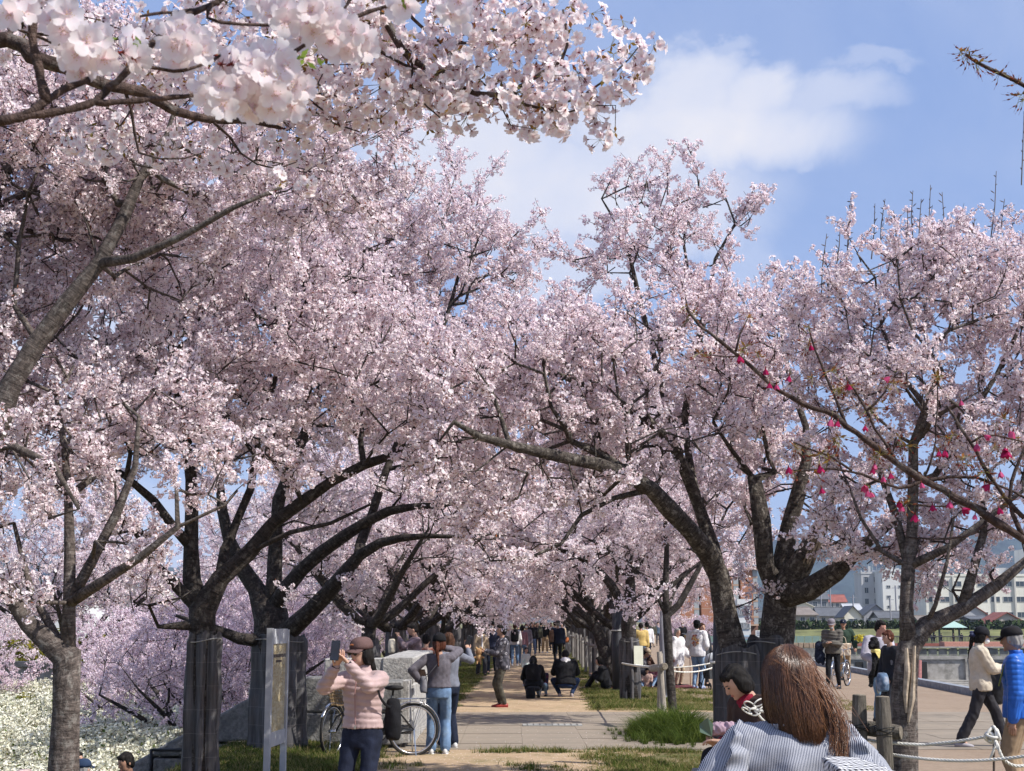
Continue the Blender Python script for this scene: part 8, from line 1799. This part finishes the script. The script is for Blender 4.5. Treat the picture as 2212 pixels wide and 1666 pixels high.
# ------------------------------------------------------------------ grass and bushes
def blade_tuft(seed, n_, hmin, hmax, spread, lean_, wd, mats_, nseg=3):
    r_ = np.random.default_rng(seed); mb = MB()
    for k in range(n_):
        a = r_.uniform(0, 6.28); p = np.array((math.cos(a), math.sin(a), 0)) * r_.uniform(0, spread); H_ = r_.uniform(hmin, hmax); b = r_.uniform(0, 6.28); o = np.array((math.cos(b), math.sin(b), 0)) * lean_ * H_ * r_.uniform(.3, 1.2); s_ = np.array((-math.sin(b), math.cos(b), 0)) * wd; v = []
        for j in range(nseg + 1): t = j / nseg; q = p + np.array((0, 0, H_ * (t - .25 * t * t * lean_))) + o * t * t; v += [q - s_ * (1 - t * .9), q + s_ * (1 - t * .9)]
        mb.add(v, [(2 * j, 2 * j + 1, 2 * j + 3, 2 * j + 2) for j in range(nseg)], int(r_.integers(0, len(mats_))), tint=r_.uniform(0, 1))
    return bpy.data.objects.new('grass_tuft', mb.mesh('grass_tuft', mats_, attrs=True))
M_GA = leafy('grass_green', (.06, .095, .02), (.15, .185, .05)); M_GB = leafy('grass_straw', (.24, .20, .09), (.34, .28, .14)); M_GC = leafy('grass_dark', (.030, .055, .012), (.06, .09, .02))
LOWG = [blade_tuft(1200 + i, 26, .03, .09, .10, .9, .004, [M_GA, M_GA, M_GB, M_GC]) for i in range(4)]; DRYG = [blade_tuft(1210 + i, 22, .02, .06, .12, 1.2, .004, [M_GB, M_GB, M_GA]) for i in range(3)]; TALL = [blade_tuft(1220 + i, 34, .22, .55, .12, 1.15, .0085, [M_GA, M_GA, M_GA, M_GC], 6) for i in range(4)]
r_ = np.random.default_rng(44)
def flat_rots(k): return np.stack([r_.normal(0, .12, k), r_.normal(0, .12, k), r_.uniform(0, 6.28, k)], -1)
def patch(k, fx, y0, y1, pw=1.0): y = y0 + (y1 - y0) * r_.uniform(0, 1, k) ** pw; a, b = fx(y); return np.stack([a + (b - a) * r_.uniform(0, 1, k), y, np.zeros(k)], -1)
def keep(p, f=1.3, th=0.0): return p[wob(p, f, 4) > th]
g1 = np.concatenate([keep(patch(9000, lambda y: (1.15 + .018 * y, 2.9 + .018 * y), 29.2, 130, 2.0), 1.5, -.12), keep(patch(8000, lambda y: (-3.4 + .018 * y, -1.75 + .018 * y), 29, 130, 2.0), 1.5, -.25), keep(patch(1500, lambda y: (1.2 + 0 * y, 3.9 + 0 * y), 16.4, 19.8), 1.6, .0), keep(patch(1600, lambda y: (2.6 + 0 * y, 6.0 + 0 * y), 29.0, 36), 1.2, .1), keep(patch(500, lambda y: (-1.8 + 0 * y, 1.2 + 0 * y), 16.3, 19.9), 2.2, .32), keep(patch(300, lambda y: (-1.0 + 0 * y, 2.5 + 0 * y), 19.6, 20.1), 2, -.2)])
g1[:, 2] = .0
k = len(g1); o = scatter('grass', None, g1, flat_rots(k), r_.uniform(.7, 1.5, k), 'low', LOWG); o['label'] = 'short green grass along the verges'
g2 = np.concatenate([patch(2500, lambda y: (1.0 + .018 * y, 3.6 + .018 * y), 28.8, 60, 1.5), patch(900, lambda y: (.9 + 0 * y, 4.2 + 0 * y), 16.3, 19.9), patch(1800, lambda y: (3.2 + 0 * y, 7.5 + 0 * y), 28.8, 38)])
k = len(g2); o = scatter('dry_grass', None, g2, flat_rots(k), r_.uniform(.6, 1.3, k), 'dry', DRYG); o['label'] = 'dry straw-coloured grass on the bare soil'
# bank in front of the wall
p = patch(2600, lambda y: (-4.1 + 0 * y, -1.75 + 0 * y), 15.5, 20.1); p = keep(p, 1.2, -.5); p[:, 2] = .012 + .10 * np.exp(-((p[:, 0] + 3.2) ** 2) / .5) * sstep(16.5, 19, p[:, 1]) - .75 * sstep(0, 1.2, -(p[:, 0] + 3.75)); k = len(p)
o = scatter('grass', None, p, flat_rots(k), r_.uniform(.7, 1.4, k), 'low', LOWG); o['label'] = 'short grass on the bank round the netted trunk'
# lush clump round the young tree and its stakes
c0 = np.array((P(1452, 1600, 22.6)[0], 22.4)); q = r_.normal(0, 1, (430, 2)) * (.36, .8) + c0; q = q[(np.abs(q[:, 0] - c0[0]) < 1.15)]; p = np.concatenate([q, np.zeros((len(q), 1))], 1); k = len(p)
sc_ = np.clip(1.25 - np.hypot((p[:, 0] - c0[0]) / 1.0, (p[:, 1] - c0[1]) / 2.2) * .9, .25, 1.1) * r_.uniform(.55, 1.15, k)
o = scatter('tall_grass', None, p, flat_rots(k), sc_, 'tall', TALL); o['label'] = 'lush tall green grass growing round the wooden stakes and the young tree'
# fallen petals
mbp = MB()
pp = np.concatenate([patch(1500, lambda y: (-2.2 + 0 * y, 1.6 + 0 * y), 16.3, 20), patch(1500, lambda y: (-2 + .018 * y, 1.4 + .018 * y), 28, 60, 1.5), patch(900, lambda y: (-3 + 0 * y, 4 + 0 * y), 20, 28.5)])
for q in pp: a = r_.uniform(0, 6.28); d = np.array((math.cos(a), math.sin(a), .1)) * .009; e = np.array((-d[1], d[0], .0)) * .8; z = np.array((q[0], q[1], .024)); mbp.add([z - d, z + e, z + d, z - e], [(0, 1, 2, 3)], tint=.3)
o = mbp.build('fallen_petals', M_PETAL, attrs=True, kind='stuff'); o['label'] = 'pale petals scattered on the path and paving'

# white flowering bushes (arching sprays) on the slope below
M_SPI = petal_mat('white_spirea', (.90, .88, .78), (.80, .79, .62), .3, (1, 1, .9)); M_SPG = leafy('spirea_leaf', (.10, .15, .04), (.18, .20, .07)); M_SPB = flat('spirea_stem', (.16, .12, .07), .8)
def spirea(seed):
    r2 = np.random.default_rng(seed); mb = MB()
    for k in range(16):
        a = r2.uniform(0, 6.28); L = r2.uniform(.5, 1.15); o = np.array((math.cos(a), math.sin(a), 0)); pts = [np.zeros(3)]
        for j in range(1, 7): t = j / 6; pts.append(o * L * .8 * t ** 1.2 + np.array((0, 0, L * (1.15 * t - .85 * t * t))) + r2.normal(0, .012, 3))
        pts = np.array(pts); mb.tube(pts, .004, 3, 2, cap=False)
        for j in range(46):
            t = r2.uniform(.22, 1); i = min(int(t * 6), 5); q = pts[i] * (1 - (t * 6 - i)) + pts[i + 1] * (t * 6 - i) + r2.normal(0, .014, 3); d = r2.normal(size=3); d /= np.linalg.norm(d); s_ = np.cross(d, r2.normal(size=3)); s_ /= np.linalg.norm(s_); w_ = r2.uniform(.014, .030); mb.add([q - d * w_, q + s_ * w_, q + d * w_, q - s_ * w_], [(0, 1, 2, 3)], 1 if r2.random() < .07 else 0, tint=r2.uniform(0, 1))
    return bpy.data.objects.new('spirea', mb.mesh('spirea', [M_SPI, M_SPG, M_SPB], attrs=True))
SPI = [spirea(1300 + i) for i in range(5)]
def bush_h(x, y): return LOW + 1.15 * sstep(21, 27, y) * (.75 + .38 * np.sin(x * .9 + y * .6) * np.cos(y * .45 - x * .3)) + .012 * (y - 27)
bx = np.linspace(-26, -5.5, 70); by = np.linspace(21, 52, 60)
o = grid('bush_mass', bx, by, lambda X, Y_: bush_h(X, Y_) - .28 - 1.6 * sstep(-7.3 + .018 * Y_, -5.6 + .018 * Y_, X), mat('bush_inside', (.27, .27, .15), .95, var=.4, scale=3, bump=2, bscale=10), kind='stuff'); o['label'] = 'leafy inside of the white flowering bushes'
k = 5200; y = 21.5 + 28 * r_.uniform(0, 1, k) ** 1.1; x = -(6.6 + r_.uniform(0, 1, k) * (y * .40 - 4.5)); p = np.stack([x, y, bush_h(x, y) - .32], -1); p = p[x < -6.3 + .018 * y]; k = len(p)
o = scatter('white_flowering_bush', None, p, flat_rots(k), r_.uniform(.75, 1.5, k), 'spirea', SPI); o['label'] = 'mass of arching white flowering bushes on the lower slope'
# olive shrubs among them
for i, (px, py, Yq, R_x, lb) in enumerate(((30, 1425, 60, 1.3, 'olive green shrub above the concrete wall at the left edge'), (110, 1405, 66, 1.5, 'large olive shrub beyond the wall, behind the slender trunk'), (212, 1398, 54, .9, 'olive shrub between the slender trunk and the low mauve tree'), (50, 1530, 40, .6, 'small olive shrub among the white bushes at the left edge'), (235, 1475, 52, .5, 'dark green shrub at the foot of the concrete wall'))):
    c = P(px, py, Yq); mb = MB(); r2 = np.random.default_rng(60 + i)
    for j in range(500):
        d = r2.normal(size=3); d /= np.linalg.norm(d); q = d * R_x * r2.uniform(.7, 1.05) * (1, 1, .75); s_ = np.cross(d, r2.normal(size=3)); s_ /= np.linalg.norm(s_); t_ = np.cross(d, s_); w_ = R_x * .10; mb.add([q - s_ * w_, q + t_ * w_ * .5, q + s_ * w_, q - t_ * w_ * .5], [(0, 1, 2, 3)], tint=r2.uniform(0, 1))
    rt = empty('shrub', c, 0, lb, 'shrub'); ob = mb.build('foliage', leafy('olive_leaf', (.11, .12, .02), (.24, .20, .03)), rt, attrs=True); mb = MB()
    for j in range(5): mb.tube(np.array([(0, 0, LOW - c[2]), r2.normal(0, R_x * .3, 3)]), .03, 5)
    mb.build('stems', M_SPB, rt)

# ------------------------------------------------------------------ bicycles
M_TYRE = flat('tyre_rubber', (.018, .017, .016), .8); M_TYREB = flat('tan_tyre_wall', (.16, .12, .08), .8); M_CHROME = flat('chrome', (.62, .62, .63), .22, metal=.95, spec=.5); M_FRAME = flat('bicycle_frame', (.02, .022, .026), .3, spec=.5); M_BASK = flat('basket_cane', (.26, .17, .08), .8, var=.3)
def ringpts(c, r, ax0, ax1, a0=0, a1=2 * PI, k=41): a = np.linspace(a0, a1, k); return np.asarray(c) + np.cos(a)[:, None] * np.asarray(ax0) * r + np.sin(a)[:, None] * np.asarray(ax1) * r
def bicycle(loc, rz, label, steer=0.0, basket=True, scale=1.0):
    r = empty('bicycle', loc, rz, label, 'bicycle'); r.scale = (scale,) * 3; R = .335; X = np.array((1., 0, 0)); Z = np.array((0, 0, 1.)); rc = np.array((-.52, 0, R)); fc = np.array((.55, 0, R))
    Rs = np.array(Matrix.Rotation(steer, 3, 'Z')); fx = Rs @ X; fy = Rs @ (0, 1, 0)
    def wheel(c, ax, ay, nm):
        w_ = MB(); w_.tube(ringpts(c, R - .008, ax, Z), .019, 8, cap=False); wo_ = w_.build(nm, M_TYRE, r, smooth=True)
        m = MB(); m.tube(ringpts(c, R - .032, ax, Z), .013, 6, cap=False); m.build('rim', M_CHROME, wo_, smooth=True)
        m = MB()
        for k in range(28): a = k * 2 * PI / 28; e = c + (ax * math.cos(a) + Z * math.sin(a)) * (R - .04); h_ = c + ay * (.022 if k % 2 else -.022) + (ax * math.cos(a + .5) + Z * math.sin(a + .5)) * .02; m.tube(np.array([h_, e]), .0018, 3, cap=False)
        m.build('spokes', M_CHROME, wo_); m = MB(); m.tube(np.array([c - ay * .05, c + ay * .05]), .022, 8); m.build('hub', M_CHROME, wo_, smooth=True)
    wheel(rc, X, np.array((0, 1., 0)), 'rear_wheel'); wheel(fc, fx, fy, 'front_wheel')
    m = MB(); m.tube(ringpts(rc, R + .028, X, Z, .15, PI + .5, 30), .024, 8, flat=.4); m.build('rear_mudguard', M_CHROME, r, smooth=True)
    m = MB(); m.tube(ringpts(fc, R + .028, fx, Z, .55, PI + .2, 26), .022, 8, flat=.4); m.build('front_mudguard', M_CHROME, r, smooth=True)
    bb_ = np.array((-.08, 0, .28)); seat = np.array((-.24, 0, .78)); hd0 = np.array((.36, 0, .60)); hd1 = np.array((.31, 0, .84)); m = MB()
    for a, b, q in ((bb_, seat, .017), (bb_, hd0, .019), (seat * .62 + bb_ * .38, hd0 * .8 + hd1 * .2, .016), (hd0, hd1, .02)): m.tube(np.array([a, b]), q, 8)
    for sy in (-1, 1):
        o = np.array((0, .05 * sy, 0)); m.tube(np.array([bb_ + o * .3, rc + o]), .011, 6); m.tube(np.array([seat * .85 + bb_ * .15 + o * .2, rc + o]), .009, 6); m.tube(np.array([hd0, (hd0 + fc) / 2 + fy * .05 * sy + Z * .05, fc + fy * .05 * sy]), .012, 6)
    m.build('frame', M_FRAME, r, smooth=True)
    m = MB(); m.tube(np.array([hd1, hd1 + (-.03, 0, .14)]), .013, 8); top = hd1 + (-.03, 0, .14); m.tube(np.array([top + fx * -.20 + fy * -.27 + (0, 0, .02), top + fx * -.04 + fy * -.24 + (0, 0, .05), top + fy * -.08, top + fy * .08, top + fx * -.04 + fy * .24 + (0, 0, .05), top + fx * -.20 + fy * .27 + (0, 0, .02)]), .011, 8); hb = m.build('handlebar', M_CHROME, r, smooth=True)
    m = MB()
    for sy in (-1, 1): m.tube(np.array([top + fx * -.22 + fy * .275 * sy + (0, 0, .02), top + fx * -.11 + fy * .255 * sy + (0, 0, .035)]), .017, 8)
    m.build('grips', M_TYRE, hb, smooth=True)
    m = MB(); m.ball(seat + (-.02, 0, .10), (.13, .085, .035), 12, 8); m.tube(np.array([seat, seat + (-.01, 0, .09)]), .014, 8); m.build('saddle', M_TYRE, r, smooth=True)
    m = MB(); m.tube(ringpts(bb_ + (0, -.045, 0), .085, X, Z), .006, 5, cap=False); m.tube(np.array([bb_ + (0, -.06, 0), bb_ + (.12, -.07, -.12)]), .010, 6); m.tube(np.array([bb_ + (0, .06, 0), bb_ + (-.12, .07, .12)]), .010, 6); m.box(bb_ + (.12, -.11, -.12), (.09, .07, .02)); m.box(bb_ + (-.12, .11, .12), (.09, .07, .02)); m.box((bb_ + rc) / 2 + (0, -.055, .03), (.42, .012, .12)); m.build('crank_and_chaincase', M_FRAME, r)
    m = MB(); m.tube(np.array([rc + (0, .06, 0), rc + (-.02, .11, -.33)]), .009, 6); m.tube(np.array([rc + (0, -.06, 0), rc + (-.02, -.11, -.33)]), .009, 6); m.build('kickstand', M_CHROME, r)
    m = MB()
    for sy in (-.06, 0, .06): m.tube(np.array([rc + (-.20, sy, .40), rc + (.20, sy, .40)]), .006, 5)
    for sy in (-.06, .06): m.tube(np.array([rc + (-.12, sy, .40), rc + (0, sy, 0)]), .005, 5)
    m.build('rear_rack', M_CHROME, r)
    if basket:
        m = MB(); c = hd1 + fx * .22 + (0, 0, -.04)
        for z in np.linspace(-.12, .12, 7): w_ = .13 + .05 * (z + .12) / .24; m.tube(np.array([c + fx * a * w_ * .85 + fy * b * w_ + Z * z for a, b in ((-1, -1), (1, -1), (1, 1), (-1, 1), (-1, -1))]), .005 if z < .11 else .009, 4)
        for t in np.linspace(-1, 1, 8):
            for (a, b) in ((-1, t), (1, t), (t, -1), (t, 1)): m.tube(np.array([c + fx * a * .11 + fy * b * .13 - Z * .12, c + fx * a * .153 + fy * b * .18 + Z * .12]), .004, 4, cap=False)
        m.box(c - Z * .12, (.22, .26, .01)); m.build('basket', M_BASK, r)
    return r
b0 = G(800, 1622); bicycle((P(808, 1600, 19.15)[0], 19.15, 0), PI + .28, 'silver and black city bicycle with a cane basket parked against the granite wall', steer=.95)
bicycle(at(1479, 87), R_(-80), 'bicycle pushed by the black-clothed visitor far off on the plaza', basket=True)
person(at(1474, 87.4), 1.68, R_(5), 'masked visitor in black pushing a bicycle far off on the plaza', BLACK, NAVY, SHOEB, 'short', HBLK, mask=True, detail=1, puff=.02)
bicycle(at(1812, 39.2), R_(60), 'dark bicycle mostly hidden behind the man in the khaki vest', basket=False)
# pushchair beside the dark pole
pc0 = at(1538, 37.8); ps = empty('pushchair', pc0, .3, 'small grey pushchair with a pale hood beside the dark pole', 'pushchair'); mb = MB()
for sx in (-.22, .22):
    mb.tube(np.array([(sx, .3, .06), (sx, -.15, .62), (sx, -.35, .98)]), .014, 6); mb.tube(np.array([(sx, -.3, .06), (sx, .0, .5), (sx, .15, .62)]), .014, 6)
mb.tube(np.array([(-.22, -.35, .98), (.22, -.35, .98)]), .018, 6); mb.build('frame', M_FRAME, ps, smooth=True)
for (x, y) in ((-.24, .3), (.24, .3), (-.24, -.3), (.24, -.3)): mb = MB(); mb.tube(ringpts((x, y, .09), .075, (0, 1, 0), (0, 0, 1), k=17), .018, 6, cap=False); mb.build('wheel', M_TYRE, ps, smooth=True)
mb = MB(); mb.ball((0, .0, .72), (.22, .26, .22), 14, 9); mb.build('hood', FB('pale_blue_canopy', (.45, .48, .50)), ps, smooth=True); mb = MB(); mb.box((0, 0, .38), (.38, .40, .22), taper=1.1); mb.build('seat', FB('dark_seat', (.06, .065, .07)), ps)
